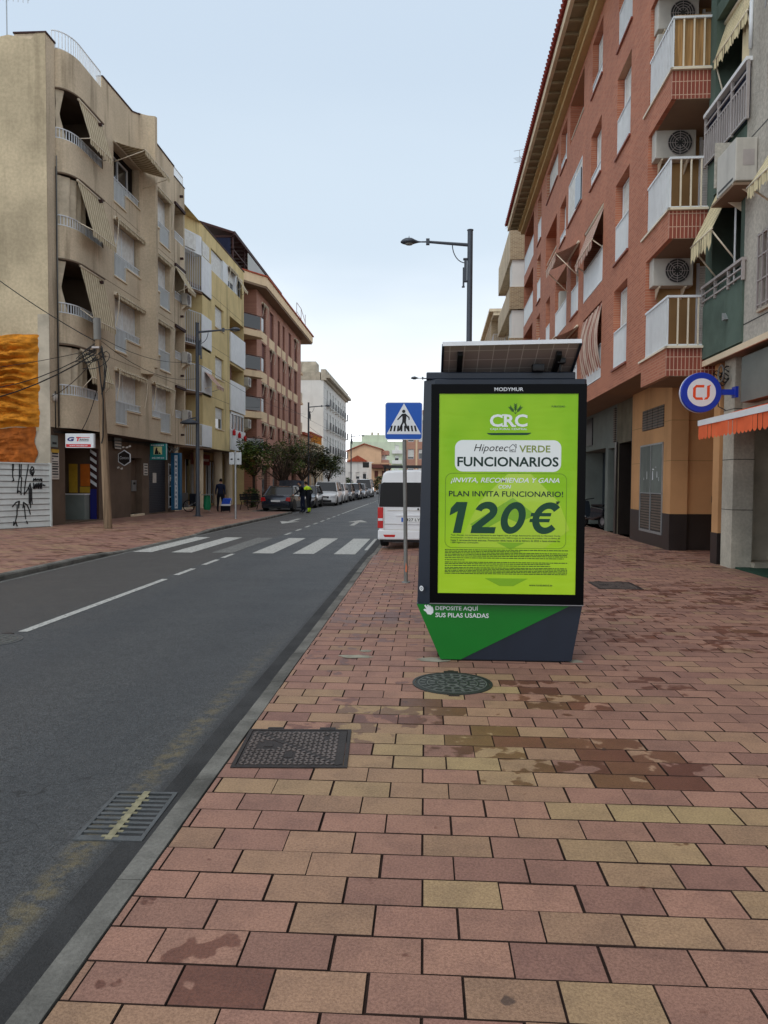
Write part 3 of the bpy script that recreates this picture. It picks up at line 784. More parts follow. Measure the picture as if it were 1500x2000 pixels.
def strip(cl, w0, close=False):
    n = len(cl); L, R_ = [], []
    for i in range(n):
        a, b = (cl[i-1] if (i or close) else cl[0]), (cl[(i+1) % n] if (i < n-1 or close) else cl[-1])
        dx, dy = b[0]-a[0], b[1]-a[1]; q_ = sqrt(dx*dx+dy*dy); w_ = (w0(i/(n-1)) if callable(w0) else w0)/2
        L.append((cl[i][0]-dy/q_*w_, cl[i][1]+dx/q_*w_)); R_.append((cl[i][0]+dy/q_*w_, cl[i][1]-dx/q_*w_))
    return [[L[i], L[(i+1) % n], R_[(i+1) % n], R_[i]] for i in range(n if close else n-1)]
shr = lambda P: [[(x+(1092-y)*.19, y) for x, y in p] for p in P]
el = lambda cx, cy, rx, ry, a0, a1, n: [(cx+rx*cos(radians(a0+(a1-a0)*i/n)), cy-ry*sin(radians(a0+(a1-a0)*i/n))) for i in range(n+1)]
flat('digit', [[(512, 1002), (574, 1002), (538, 1182), (493, 1182), (519, 1056), (473, 1080), (480, 1038)]], 'print_dark')
flat('digit', shr(strip(el(672, 1056, 43, 37, 172, -38, 18)+[(690, 1094), (660, 1122), (622, 1160)], lambda t: 38+6*t))+[[(597, 1150), (596, 1182), (727, 1182), (734, 1146)]][:0], 'print_dark')
flat('digit_foot', [[(600, 1146), (592, 1182), (728, 1182), (735, 1146)]], 'print_dark', .0021)
flat('digit', shr(strip(el(833, 1092, 49, 73, 0, 360, 32)[:-1], lambda t: 39, True)), 'print_dark')
flat('euro_sign', shr(strip(el(1023, 1092, 62, 73, 42, 318, 26), lambda t: 38)), 'print_dark')
flat('euro_bar', [[(934, 1062), (1048, 1062), (1043, 1081), (930, 1081)]], 'print_dark', .0021)
flat('euro_bar', [[(928, 1096), (1040, 1096), (1035, 1115), (924, 1115)]], 'print_dark', .0021)
pt('*', 1071, 990, 1095, 1014, 'print_deep', .02)
rows = ['*Los clientes con préstamo hipotecario que logren que un amigo funcionario contrate la Hipoteca Verde', 'Funcionarios, se llevan una gratificación económica de 120€ brutos en su tarjeta de crédito, con un límite de', 'hasta 5 recomendaciones exitosas. Promoción válida hasta el 28 de febrero de 2025 o hasta alcanzar las', '1.000 hipotecas contratadas.']
for i, s_ in enumerate(rows): pt(s_, 481, 1189+i*14.5, 1098 if i < 3 else 640, 1200+i*14.5, 'print_deep', .01)
q = random.Random(4); L = []
for i, (y, xe) in enumerate([(1279, 1143), (1288, 876), (1297, 1143), (1306, 1140), (1315, 1140), (1326, 1120), (1338, 560), (1351, 1140), (1360, 1045), (1371, 1045), (1383, 1140), (1391, 1140), (1400, 1140), (1408, 1140), (1417, 1138)]):
    x = 448
    while x < xe:
        w = q.uniform(6, 26); L.append([(x, y-2), (min(x+w, xe), y-2), (min(x+w, xe), y+2), (x, y+2)]); x += w+3
flat('fine_print', L, 'print_deep')
pt('www.ruralcentral.es', 928, 1473, 1058, 1486, 'print_deep', .008)
# recycling badge
mb = MB(m='sign_white'); bx, bz = -.028, KZ(1515)
mb.lathe([(.024, 0), (.024, -.004), (0, -.004)], 24, (0, 0, 0), ax='y')
for v in range(len(mb.v)): x, y, z = mb.v[v]; mb.v[v] = (bx+x*.75-y*.0, YF+.085+y+x*-.55, bz+z)
bd = mb.build('recycling_badge', K)
mb = MB(m='print_dark')
for k in range(3):
    a = radians(90+120*k); c, s_ = cos(a), sin(a)
    for (p, q2) in (((-.4, .62), (.35, .62)), ):
        pts = [(-.009, .010), (.004, .010), (.004, .014), (.010, .0085), (.004, .003), (.004, .006), (-.009, .006)]
        mb.face([(bx+(u*c-v*s_)*.75, YF+.079+(u*c-v*s_)*-.55, bz+u*s_+v*c) for u, v in pts])
mb.build('arrows_symbol', bd)
# solar panel on two struts
A, B = Vector((.14, 6.35, 2.745)), Vector((1.295, 6.35, 2.765)); dn = Vector((0, .78, -.36))
q4 = [A, B, B+dn, A+dn]; nrm = (B-A).cross(dn).normalized()
mb = MB()
mb.face([tuple(p) for p in q4], 'solar_back'); mb.face([tuple(p+nrm*-.0+Vector((0, 0, .02))) for p in q4][::-1], 'glass_dark'); mb.build('solar_cells', K, merge=False)
mb = MB(m='white_metal')
def bar(mb, a, b, w, h, m=None):
    a, b = Vector(a), Vector(b); d = (b-a).normalized(); up = Vector((0, 0, 1)) if abs(d.z) < .95 else Vector((1, 0, 0)); s_ = d.cross(up).normalized(); u = s_.cross(d)
    c = [a+s_*i*w/2+u*j*h/2 for i, j in ((-1, -1), (1, -1), (1, 1), (-1, 1))]; e = [p+(b-a) for p in c]
    mb.face([tuple(p) for p in c], m); mb.face([tuple(p) for p in e][::-1], m)
    for i in range(4): mb.face([tuple(c[i]), tuple(c[(i+1) % 4]), tuple(e[(i+1) % 4]), tuple(e[i])], m)
bar(mb, A+Vector((-.005, 0, .012)), B+Vector((.005, 0, .012)), .03, .034)
bar(mb, A+dn, B+dn, .03, .03)
bar(mb, A, A+dn, .02, .034, 'anthracite'); bar(mb, B, B+dn, .02, .034, 'anthracite'); mb.build('panel_frame', K)
for x in (.29, 1.13):
    mb = MB(m='black'); bar(mb, (x, 6.42, 2.69), (x-.0, 6.98, 2.43), .045, .04); bar(mb, (x, 6.72, 2.545), (x, 6.72, 2.5), .05, .05)
    mb.build('strut', K)
mb = MB(m='black'); mb.box(.92, 1.02, 6.50, 6.60, 2.553, 2.615); mb.box(1.13, 1.20, 6.50, 6.60, 2.62, 2.665); mb.tube([(1.16, 6.55, 2.55), (1.16, 6.55, 2.63)], .01); mb.build('sensor_box', K, bevel=.004)
# ================================================================== BUILDINGS
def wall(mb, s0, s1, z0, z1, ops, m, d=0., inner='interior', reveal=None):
    """facade sheet with niches. ops: (sa, sb, za, zb, depth[, inner])"""
    ss = sorted({s0, s1, *[v for o in ops for v in (max(s0, min(s1, o[0])), max(s0, min(s1, o[1])))]})
    zs = sorted({z0, z1, *[v for o in ops for v in (max(z0, min(z1, o[2])), max(z0, min(z1, o[3])))]})
    def at(s, z):
        for o in ops:
            if o[0] < s < o[1] and o[2] < z < o[3]: return o
        return None
    G = [[at((a+b)/2, (c+e)/2) for c, e in zip(zs, zs[1:])] for a, b in zip(ss, ss[1:])]
    D = lambda o: d-(o[4] if o else 0)
    for i, (a, b) in enumerate(zip(ss, ss[1:])):
        for j, (c, e) in enumerate(zip(zs, zs[1:])):
            o = G[i][j]; k = D(o)
            mm = m if not o else (o[5] if len(o) > 5 else inner)
            mb.face([(a, k, c), (b, k, c), (b, k, e), (a, k, e)], mm)
            rm = reveal or m
            if i+1 < len(ss)-1:
                o2 = G[i+1][j]; k2 = D(o2)
                if abs(k-k2) > 1e-6: mb.face([(b, k, c), (b, k2, c), (b, k2, e), (b, k, e)], rm)
            if j+1 < len(zs)-1:
                o2 = G[i][j+1]; k2 = D(o2)
                if abs(k-k2) > 1e-6: mb.face([(a, k, e), (b, k, e), (b, k2, e), (a, k2, e)], rm)
class Bld:
    def __init__(s, name, loc, T, **kw): s.r = world_root(name, loc, **kw); s.T = T
    def mb(s, m='dark'): return MB(s.T, m)
    def part(s, name, mb, parent=None, **k): return mb.build(name, parent or s.r, **k)
    def box(s, name, *a, m='dark', **k): b = s.mb(m); b.box(*a); return s.part(name, b, **k)
    def rail(s, s0, s1, z0, z1, d, m='white_metal', gap=.11, r=.010, side=None, panel=None, name='railing', posts=True, bottom=.03):
        """balcony railing in the plane d, optional returns to d=side"""
        b = s.mb(m)
        b.box(s0, s1, d-.022, d+.022, z1-.035, z1); b.box(s0, s1, d-.014, d+.014, z0+bottom, z0+bottom+.03)
        if posts:
            n = max(1, round((s1-s0)/gap))
            for i in range(n+1):
                x = s0+(s1-s0)*i/n; w = r*1.6 if i in (0, n) else r
                b.box(x-w, x+w, d-w, d+w, z0+(bottom if i not in (0, n) else 0), z1-.035)
        if side is not None:
            for x in (s0, s1):
                b.box(x-.02, x+.02, min(d, side), max(d, side), z1-.035, z1); b.box(x-.012, x+.012, min(d, side), max(d, side), z0+bottom, z0+bottom+.03)
                n = max(1, round(abs(d-side)/gap))
                for i in range(1, n):
                    y = d+(side-d)*i/n; b.box(x-r, x+r, y-r, y+r, z0+bottom, z1-.035)
        o = s.part(name, b)
        if panel:
            q = s.mb(panel); q.box(s0+.02, s1-.02, d-.008, d+.004, z0+bottom+.03, z1-.06)
            if side is not None:
                for x in (s0, s1): q.box(x-.004, x+.004, min(d, side)+.02, max(d, side)-.02, z0+bottom+.03, z1-.06)
            s.part('panel', q, o)
        return o
    def shutter(s, s0, s1, z0, z1, d, m='shutter_white', fr='white_metal', mid=True, up=0., name='window'):
        """window: frame and glass with a roller shutter lowered to z0 + up*(height)"""
        b = s.mb(fr); t = .05
        b.box(s0, s0+t, d-.03, d+.02, z0, z1); b.box(s1-t, s1, d-.03, d+.02, z0, z1); b.box(s0+t, s1-t, d-.03, d+.02, z1-t, z1); b.box(s0+t, s1-t, d-.03, d+.02, z0, z0+t)
        if mid: c = (s0+s1)/2; b.box(c-.025, c+.025, d-.03, d+.015, z0+t, z1-t)
        o = s.part(name, b)
        g = s.mb('glass'); g.box(s0+t, s1-t, d-.035, d-.028, z0+t, z1-t); s.part('pane', g, o)
        zz = z0+t+(z1-z0-2*t)*up
        if up < .97:
            q = s.mb(m); q.box(s0+t*.8, s1-t*.8, d-.02, d+.0, zz, z1-t*.8); s.part('roller_shutter', q, o)
        return o
    def sill(s, s0, s1, z, d, m='white_render', name='sill'):
        b = s.mb(m); b.box(s0-.06, s1+.06, d-.2, d+.05, z-.05, z); return s.part(name, b)
    def awning(s, s0, s1, z1, drop, outw, m='stripe_beige', d=0., arm='cream_metal', val=.22, sag=.06, name='awning', arms=True, armz=None):
        b = s.mb(m); e = outw; n = max(6, int((s1-s0)/.09))
        def P(u, v):
            x = s0+(s1-s0)*u; t = v
            return (x, d+.04+e*t, z1-drop*t-sag*sin(pi*t)*(.6+.4*sin(pi*u))-.012*sin(u*29)*t)
        b.grid(P, 14, 8, sm=True)
        for i in range(n):
            a, c = i/n, (i+1)/n
            def V(u, w): x, y, z = P(u, 1); return (x, y+.004+.012*sin(u*41), z-w)
            k = val*(1.0+.12*sin(i*2.3)); mid = (a+c)/2
            b.face([V(a, 0), V(c, 0), V(c, val*.72), V(mid, k), V(a, val*.72)], m)
        o = s.part(name, b)
        q = s.mb(arm)
        q.tube([(s0-.03, d+.05, z1), (s1+.03, d+.05, z1)], .045, 8); q.tube([(s0-.02, d+.04+e, z1-drop), (s1+.02, d+.04+e, z1-drop)], .018, 6)
        if arms:
            az = armz if armz is not None else z1-drop*1.25
            for x in (s0+.04, s1-.04): q.tube([(x, d+.03, az), (x, d+.04+e, z1-drop)], .017, 6)
        s.part('awning_frame', q, o)
        return o
    def rolled(s, s0, s1, z, d=0., m='stripe_beige', armlen=1.0, arm='cream_metal'):
        """rolled up awning: roller with a short scalloped valance and folded arms hanging at the sides"""
        b = s.mb(m); b.tube([(s0, d+.12, z), (s1, d+.12, z)], .06, 8)
        n = max(6, int((s1-s0)/.14))
        for i in range(n):
            a, c = s0+(s1-s0)*i/n, s0+(s1-s0)*(i+1)/n; mid = (a+c)/2
            y = d+.185+.01*sin(i*1.7)
            b.face([(a, y-.02, z+.05), (c, y-.02, z+.05), (c, y, z-.13), (mid, y+.01, z-.20-.02*sin(i*3)), (a, y, z-.13)], m)
        o = s.part('awning', b)
        q = s.mb(arm); q.box(s0-.06, s1+.06, d, d+.08, z-.03, z+.09); q.tube([(s0-.02, d+.19, z-.02), (s1+.02, d+.19, z-.02)], .018, 6)
        for x in (s0+.03, s1-.03): q.tube([(x, d+.20, z-.03), (x-.02, d+.17, z-armlen*.5), (x, d+.06, z-armlen)], .018, 6)
        s.part('awning_frame', q, o); return o
    def ac(s, s0, z0, d0, w=.85, h=.62, t=.30, face='out', name='air_conditioner', fan=True):
        """outdoor unit: cabinet, fan grille, brackets. face out: fan looks away from the wall; face 'near': towards -s"""
        b = s.mb('ac_case')
        if face == 'out': b.box(s0, s0+w, d0, d0+t, z0, z0+h)
        else: b.box(s0, s0+t, d0, d0+w, z0, z0+h)
        o = s.part(name, b, bevel=.015)
        g = s.mb('iron_green'); w2 = s.mb('dull_metal')
        if not fan: g.box(s0+.1, s0+w-.1, d0+t, d0+t+.004, z0+.05, z0+.09); w2.box(s0-.004, s0, d0+.05, d0+t-.12, z0+h*.35, z0+h*.72)
        elif face == 'out':
            c = (s0+w*.38, d0+t, z0+h*.5)
            g.lathe([(h*.40, 0.012), (0, 0.012)], 20, c, ax='y')
            for rr in (.16, .24, .32, .40): w2.lathe([(h*rr, .012), (h*rr, .02), (h*rr+.012, .02), (h*rr+.012, .012)], 20, c, ax='y')
            for k in range(8): a = 2*pi*k/8; w2.tube([(c[0]+h*.08*cos(a), c[1]+.018, c[2]+h*.08*sin(a)), (c[0]+h*.42*cos(a), c[1]+.018, c[2]+h*.42*sin(a))], .006, 4)
        else:
            c = (s0, d0+w*.40, z0+h*.5)
            g.lathe([(h*.40, -.012), (0, -.012)], 20, c, ax='x')
            for rr in (.16, .24, .32, .40): w2.lathe([(h*rr, -.012), (h*rr, -.02), (h*rr+.012, -.02), (h*rr+.012, -.012)], 20, c, ax='x')
            for k in range(8): a = 2*pi*k/8; w2.tube([(c[0]-.018, c[1]+h*.08*cos(a), c[2]+h*.08*sin(a)), (c[0]-.018, c[1]+h*.42*cos(a), c[2]+h*.42*sin(a))], .006, 4)
        s.part('fan', g, o); s.part('grille', w2, o)
        k = s.mb('cream_metal')
        if face == 'out':
            for x in (s0+.12, s0+w-.12): k.box(x-.015, x+.015, d0-.05, d0+t, z0-.04, z0-.005); k.prism([(d0-.05, z0-.04), (d0+t*.8, z0-.04), (d0-.05, z0-.26)], x-.01, x+.01, 'x')
        else:
            for y in (d0+.15, d0+w-.15): k.box(s0, s0+t+.05, y-.015, y+.015, z0-.04, z0-.005); k.prism([(s0+t+.05, z0-.04), (s0+.05, z0-.04), (s0+t+.05, z0-.24)], y-.01, y+.01, 'y')
        s.part('bracket', k, o); return o
def antenna(name, loc, h, label, n=9, ang=.3):
    r = empty(name, loc, ang, label=label, cat='antenna')
    mb = MB(m='zinc'); mb.tube([(0, 0, 0), (0, 0, h)], .022, 6); mb.build('mast', r)
    mb = MB(m='zinc'); z = h-.08; mb.tube([(-.7, 0, z), (.75, 0, z+.1)], .014, 5)
    for i in range(n): x = -.6+1.3*i/(n-1); L = .34-.02*i; mb.tube([(x, -L, z+.02+x*.07), (x, L, z+.02+x*.07)], .009, 4)
    for k in (-1, 1): mb.tube([(-.7, -.3, z+k*.3), (-.7, .3, z+k*.3)], .01, 4); mb.tube([(-.7, 0, z), (-.72, 0, z+k*.3)], .01, 4)
    mb.build('aerial', r); return r

# ------------------------------------------------------------------ LEFT 1: beige corner block
TL = frame((-12.5, 0), D=(0, 1), N=(1, 0))
B1 = Bld('apartment_building', (-17, 31, 0), TL, label='beige rendered apartment block on the left corner with curved balconies and rolled awnings', cat='building')
FL = [3.9, 6.85, 9.8, 12.75]; TOP = [6.05, 9.05, 12.05, 15.05]
ops = []
for k in range(4):
    z, t = FL[k], TOP[k]
    ops += [(29.3, 30.45, z, t, .32), (30.45, 31.95, z+.62, t, .32), (33.3, 34.4, z+.62, t, .32), (34.4, 35.75, z, t, .32)]
    ops += [(36.45, 37.85, z+.85, t+.25, 1.0)]
mb = B1.mb('beige_render')
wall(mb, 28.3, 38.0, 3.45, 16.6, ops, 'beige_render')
# parapet above, stepped profile
mb.prism([(28.3, 16.6), (36.4, 16.6), (36.4, 17.05), (33.3, 17.1), (33.25, 17.75), (32.4, 17.55), (31.2, 17.15), (28.3, 17.05)], -.2, 0, 'y')
# underside and mass of the upper storeys
mb.face([(25.6, -.9, 3.45), (38, -.9, 3.45), (38, 0, 3.45), (28.3, 0, 3.45), (26.9, -.04, 3.45), (25.9, -.25, 3.45), (25.6, -.5, 3.45)], 'soffit_grey')
mb.face([(28.3, -12, 16.6), (38, -12, 16.6), (38, 0, 16.6), (28.3, 0, 16.6)]); mb.face([(38, 0, 3.45), (38, -12, 3.45), (38, -12, 16.6), (38, 0, 16.6)])
# corner fin beside the balconies (seen from the street corner)
mb.prism([(25.03, -.5), (25.62, -.5), (25.62, -1.6), (25.03, -1.6)], 3.45, 16.75)
# curved spine between the window columns
cur = [(31.97, -.02), (32.12, .10), (32.24, .30), (32.32, .58), (32.46, .62), (33.22, .02), (33.22, -.02)]
mb.prism(cur, 6.6, 17.5)
B1.part('wall', mb)
mb = B1.mb('beige_render'); mb.prism([(31.97, 0), (32.3, .5), (33.2, 0)], 6.3, 6.6); B1.part('spine_foot', mb)
mb = B1.mb('dark_brown')      # slate coping line
mb.prism([(28.3, 17.05), (31.2, 17.15), (32.4, 17.55), (33.25, 17.75), (33.25, 17.80), (32.4, 17.60), (31.2, 17.20), (28.3, 17.10)], -.24, .04, 'y')
mb.prism([(33.3, 17.1), (36.4, 17.05), (36.4, 17.10), (33.3, 17.15)], -.24, .04, 'y'); mb.box(24.98, 25.65, -1.62, -.46, 16.75, 16.8); mb.box(36.42, 38.02, -.2, .03, 16.6, 16.64)
B1.part('coping', mb)
# joints between storeys
mb = B1.mb('fabric_dark')
for z in (6.45, 9.42, 12.4): mb.box(28.32, 31.95, -.001, .004, z, z+.018); mb.box(33.24, 36.4, -.001, .004, z, z+.018); mb.box(36.44, 37.98, -.001, .004, z, z+.018)
mb.box(36.42, 36.44, -.01, .006, 3.5, 16.6)
B1.part('joint_line', mb)
# curved corner balconies: plan curve from the fin to the facade
def curve(n=14, inset=0.):
    P = [(25.62, -.52-inset), ]
    for i in range(n+1):
        a = pi/2*i/n; P.append((25.66+1.35*(1-cos(a)) if False else 25.62+1.5*sin(a)*1., -.52-inset+.52*(1-cos(a)) if False else -.52*(cos(a))-inset))
    P.append((28.3, 0-inset)); return P
def curve(inset=0., n=14):
    """quarter bend: starts running outwards from the fin and ends parallel to the street"""
    P = []
    for i in range(n+1):
        a = pi/2*i/n; P.append((25.64+.95*(1-cos(a)), -.55+.55*sin(a)-inset))
    P.append((28.3, -inset)); return P
C = curve()
for k, (z0, z1) in enumerate([(3.45, 4.62), (6.45, 7.50), (9.42, 10.55), (12.40, 13.55), (15.30, 16.6)]):
    mb = B1.mb('beige_render'); Ci = curve(.16)
    for (a, b), (c, d_) in zip(zip(C, C[1:]), zip(Ci, Ci[1:])):
        mb.face([(a[0], a[1], z0), (b[0], b[1], z0), (b[0], b[1], z1), (a[0], a[1], z1)], None, True)
        mb.face([(a[0], a[1], z1), (b[0], b[1], z1), (d_[0], d_[1], z1), (c[0], c[1], z1)])
        mb.face([(c[0], c[1], z0+.2), (d_[0], d_[1], z0+.2), (d_[0], d_[1], z1), (c[0], c[1], z1)], None, True)
    mb.face([(p[0], p[1], z0) for p in C]+[(28.3, -3, z0), (25.62, -3, z0)], 'soffit_grey')
    if z0 > 15: mb.face([(p[0], p[1], z1-.02) for p in C]+[(28.3, -3, z1-.02), (25.62, -3, z1-.02)])
    else: mb.face([(p[0], p[1], z0+.2) for p in C]+[(28.3, -3, z0+.2), (25.62, -3, z0+.2)])
    B1.part('balcony', mb)
    # white railing following the curve
    if z0 < 15: zb, zt = z1, z1+.36
    else: zb, zt = z1, z1+.62
    mb = B1.mb('white_metal'); Cr = curve(.06)
    L = [0]
    for a, b in zip(Cr, Cr[1:]): L.append(L[-1]+sqrt((a[0]-b[0])**2+(a[1]-b[1])**2))
    def at(t):
        for i in range(len(L)-1):
            if t <= L[i+1]+1e-9: f = (t-L[i])/(L[i+1]-L[i]); return (Cr[i][0]+(Cr[i+1][0]-Cr[i][0])*f, Cr[i][1]+(Cr[i+1][1]-Cr[i][1])*f)
        return Cr[-1]
    n = int(L[-1]/.115)
    mb.tube([(*p, zt) for p in Cr], .024, 6); mb.tube([(*p, zb+.03) for p in Cr], .02, 6)
    for i in range(n+1): x, y = at(L[-1]*i/n); mb.box(x-.012, x+.012, y-.012, y+.012, zb, zt)
    B1.part('railing', mb)
    if z0 < 15:   # back wall of the loggia with a dark opening
        zz1 = [6.38, 9.38, 12.36, 15.28][k]
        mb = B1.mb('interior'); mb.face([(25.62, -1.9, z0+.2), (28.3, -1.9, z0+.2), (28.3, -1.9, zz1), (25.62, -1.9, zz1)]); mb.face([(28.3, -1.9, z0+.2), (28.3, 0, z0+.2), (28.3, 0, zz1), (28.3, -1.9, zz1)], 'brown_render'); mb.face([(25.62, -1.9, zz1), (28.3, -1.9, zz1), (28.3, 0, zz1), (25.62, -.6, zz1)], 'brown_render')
        B1.part('loggia', mb)
        mb = B1.mb('beige_render')          # lintel bead under the slab above
        Cz = curve(-.05)
        mb.tube([(*p, [6.40, 9.38, 12.36, 15.26][k]) for p in Cz], .035, 5, 'fabric_dark'); B1.part('lintel_edge', mb)
        # tied curtain near the fin and sloping striped blind
        wide = (k in (0, 2))
        mb = B1.mb('curtain'); c0 = 0.05; c1 = .52 if wide else .17
        def cp(u, v, c0=c0, c1=c1, k=k):
            f = (c0+(c1*(1 if wide else (.55+.45*abs(2*v-1)))-c0)*u)*L[-1]; x, y = at(min(f, L[-1]*.98)); w = .05*sin(u*(26 if wide else 12)+v)
            return (x+w*.6, y-.05+w, z1+.03+([6.33, 9.33, 12.3, 15.25][k]-z1-.03)*(1-v))
        mb.grid(cp, 40, 8, 'curtain'); B1.part('curtain', mb)
        zt2 = [6.33, 9.33, 12.3, 15.2][k]; full = (1.85, 1.85, 2.1, 1.5)[k]; outw = (.4, .5, .55, .42)[k]; drop = (1.0, 1.9, 1.75, 1.35)[k]
        B1.awning(26.35 if k != 2 else 26.2, 28.25, zt2, drop, outw, 'stripe_beige', -.05, val=.24, sag=-.02, armz=z1+.3)
    if k in (1, 3):
        pass
B1.ac(26.7, 7.9, -1.85)
# L-shaped windows with shutters, railings, rolled awnings
for k in range(4):
    z, t = FL[k], TOP[k]
    for (a, m_, b, fl) in ((29.3, 30.45, 31.95, 0), (33.3, 34.4, 35.75, 1)):
        if k == 3 and fl == 0:
            o = B1.shutter(a+.02, b-.6, z+.62, t-.3, -.28, up=1.0)
        else:
            B1.shutter(a+.02, b-.02, (z+.02), t-.02, -.26, up=(.30 if (k, fl) == (0, 1) else .12 if (k, fl) == (2, 1) else 0))
        # balustrade: tall over the door part, short over the window part
        q = B1.mb('white_metal'); zt = z+.95
        d0, d1 = (a, m_) if not fl else (m_, b); w0, w1 = (m_, b) if not fl else (a, m_)
        q.box(a, b, -.05, -.01, zt-.03, zt); q.box(d0, d1, -.05, -.01, z+.03, z+.06); q.box(w0, w1, -.05, -.01, z+.66, z+.69)
        n = 9
        for i in range(n+1): x = d0+(d1-d0)*i/n; q.box(x-.011, x+.011, -.04, -.02, z+.03, zt-.03)
        n = 10
        for i in range(1, n): x = w0+(w1-w0)*i/n; q.box(x-.011, x+.011, -.04, -.02, z+.69, zt-.03)
        o = B1.part('railing', q)
        g = B1.mb('glass_balcony'); g.box(d0+.02, d1-.02, -.07, -.062, z+.07, zt-.05); g.box(w0+.02, w1-.02, -.07, -.062, z+.70, zt-.05); B1.part('panel', g, o)
        q = B1.mb('cream_render'); q.box(d0-.05, d1+.05, -.2, .05, z-.05, z); q.box(w0+(.051 if not fl else -.05), w1-(.051 if fl else -.05), -.2, .05, z+.57, z+.62); B1.part('sill', q)
        if k == 3 and fl == 0: B1.awning(a, b+.2, t+.02, .35, 1.25, 'stripe_beige', 0, armz=t-.75, val=.22)
        else: B1.rolled(a-.03, b+.35 if not fl else b+.15, t, 0, 'stripe_beige', 1.25)
    # balcony column at the far end
    B1.rail(36.45, 37.85, z+.85, z+1.25, -.03)
    if k == 2: B1.awning(36.5, 37.8, t+.15, 1.0, .6, 'stripe_beige', 0)
    if k in (0, 1): B1.box('curtain', 36.5, 37.7, -.5, -.46, z+.9, t+.2, m='ochre_inner')
    if k in (0, 1, 2): B1.ac(37.3, z+.75, .05, .75, .58, .28)
    B1.box('lintel', 36.4, 37.9, 0, .1, t+.2, t+.33, m='dark_brown')
B1.rail(36.45, 37.9, 16.64, 17.15, -.06)
for y, z in ((27.9, 15.0), (27.9, 12.15), (27.9, 9.1), (27.9, 3.75), (37.3, 15.9), (37.3, 12.8), (37.3, 9.9), (37.3, 6.9), (37.3, 3.9), (33.8, 15.6)):
    B1.box('spout', y-.05, y+.05, 0, .16, z, z+.10, m='dark_brown')
# ground floor
def gs(s):
    A = [(20, 20), (25.05, 25.05), (25.8, 26.15), (28.5, 28.95), (31, 32.15), (32.3, 33.45), (33.3, 34.3), (35.9, 36.8), (36.35, 36.95), (37.2, 37.75), (37.9, 37.9), (60, 60)]
    for (a, b), (c, d) in zip(A, A[1:]):
        if a <= s <= c: return b+(d-b)*(s-a)/(c-a)
B1.T = lambda p: TL((gs(p[0]), p[1], p[2]))
mb = B1.mb('brown_render')
gops = [(25.8, 28.5, .05, 2.85, 2.2), (31.0, 32.3, .1, 2.62, .35, 'glass_dark'), (33.3, 35.9, .05, 2.85, .18), (36.35, 37.2, .2, 2.5, .1, 'glass_dark')]
wall(mb, 25.05, 37.9, -.1, 3.45, gops, 'brown_render', d=-.55)
mb.face([(25.05, -.55, -.1), (25.05, -12, -.1), (25.05, -12, 3.5), (25.05, -.55, 3.5)])
B1.part('shopfront_wall', mb)
mb = B1.mb('counter_grey'); mb.box(27.9, 28.3, -2.6, -.86, .05, 1.02); mb.box(27.86, 28.32, -2.6, -.84, 1.02, 1.07, 'white_paint'); B1.part('counter', mb)
mb = B1.mb('mustard'); mb.box(28.42, 28.48, -1.75, -1.42, 1.1, 2.25); B1.part('poster', mb)
mb = B1.mb('amber'); mb.box(28.42, 28.48, -1.28, -.88, 1.36, 2.25); mb.box(28.42, 28.48, -1.3, -.86, 1.1, 1.34, 'mustard'); B1.part('poster', mb)
mb = B1.mb('cloth_navy')
mb.box(28.38, 28.5, -.86, -.57, .05, 2.8, 'dark_brown'); mb.box(28.33, 28.379, -.84, -.60, .05, 1.25, 'navy')
for i in range(5): z = 1.35+i*.30; mb.face([(28.375, -.85, z+.16), (28.375, -.59, z-.02), (28.375, -.59, z+.12), (28.375, -.85, z+.30)], 'sign_white')
B1.part('door_side', mb)
mb = B1.mb('olive_plaster'); mb.box(31.35, 32.25, -.89, -.84, .12, 2.55, 'brown_render'); mb.box(31.0, 31.33, -.895, -.87, .12, 2.55, 'glass_dark'); B1.part('door', mb)
mb = B1.mb('zinc'); mb.box(31.75, 32.2, -.84, -.78, 1.12, 1.62); mb.box(31.83, 32.1, -.78, -.775, 1.42, 1.52, 'black'); B1.part('letter_box', mb)
B1.box('door_step', 30.95, 32.35, -.9, -.45, -.02, .1, m='cream_render')
B1.box('roller_shutter', 33.32, 35.88, -.72, -.66, .05, 2.85, m='shutter_dark')
B1.box('notice', 34.1, 34.6, -.66, -.655, 1.5, 1.98, m='paper')
mb = B1.mb('shop_glass'); mb.box(36.4, 37.15, -.62, -.60, .25, 2.45); B1.part('shop_window', mb)
mb = B1.mb('white_metal')
for z in (.25, .75, 1.3, 1.85, 2.4): mb.box(36.42, 37.15, -.60, -.55, z, z+.05)
for y in (36.4, 37.12): mb.box(y, y+.05, -.60, -.545, .2, 2.5)
B1.part('window_frame', mb)
B1.T = TL
# tangle of cables under the soffit
mb = B1.mb('cable'); rnd = random.Random(2)
for i in range(5):
    z = 3.38-.035*i; mb.tube([(25.2+j*1.2, -.5+.02*i, z-.03*sin(j*1.3+i)) for j in range(11)], .012, 5)
for i in range(6): y0 = rnd.uniform(35.8, 37); mb.tube([(y0, -.4, 3.35), (y0+.3, -.2, 3.0+rnd.random()*.2), (y0+.8, -.3, 3.2), (y0+1.2, -.4, 3.36)], .018, 5, 'cable_light')
B1.part('cable_run', mb)
mb = B1.mb('cable'); mb.tube([(25.3, -.44, 3.4), (25.25, -.42, 4.2), (25.3, -.44, 4.7)], .02, 5); mb.tube([(25.56, -.44, 3.5), (25.56, -.44, 12.9)], .022, 5, 'cable_light'); mb.tube([(25.5, -.44, 3.45), (25.5, -.44, 12.5)], .014, 5)
mb.box(25.2, 25.42, -.5, -.42, 4.35, 4.6, 'paper'); B1.part('service_pipe', mb)
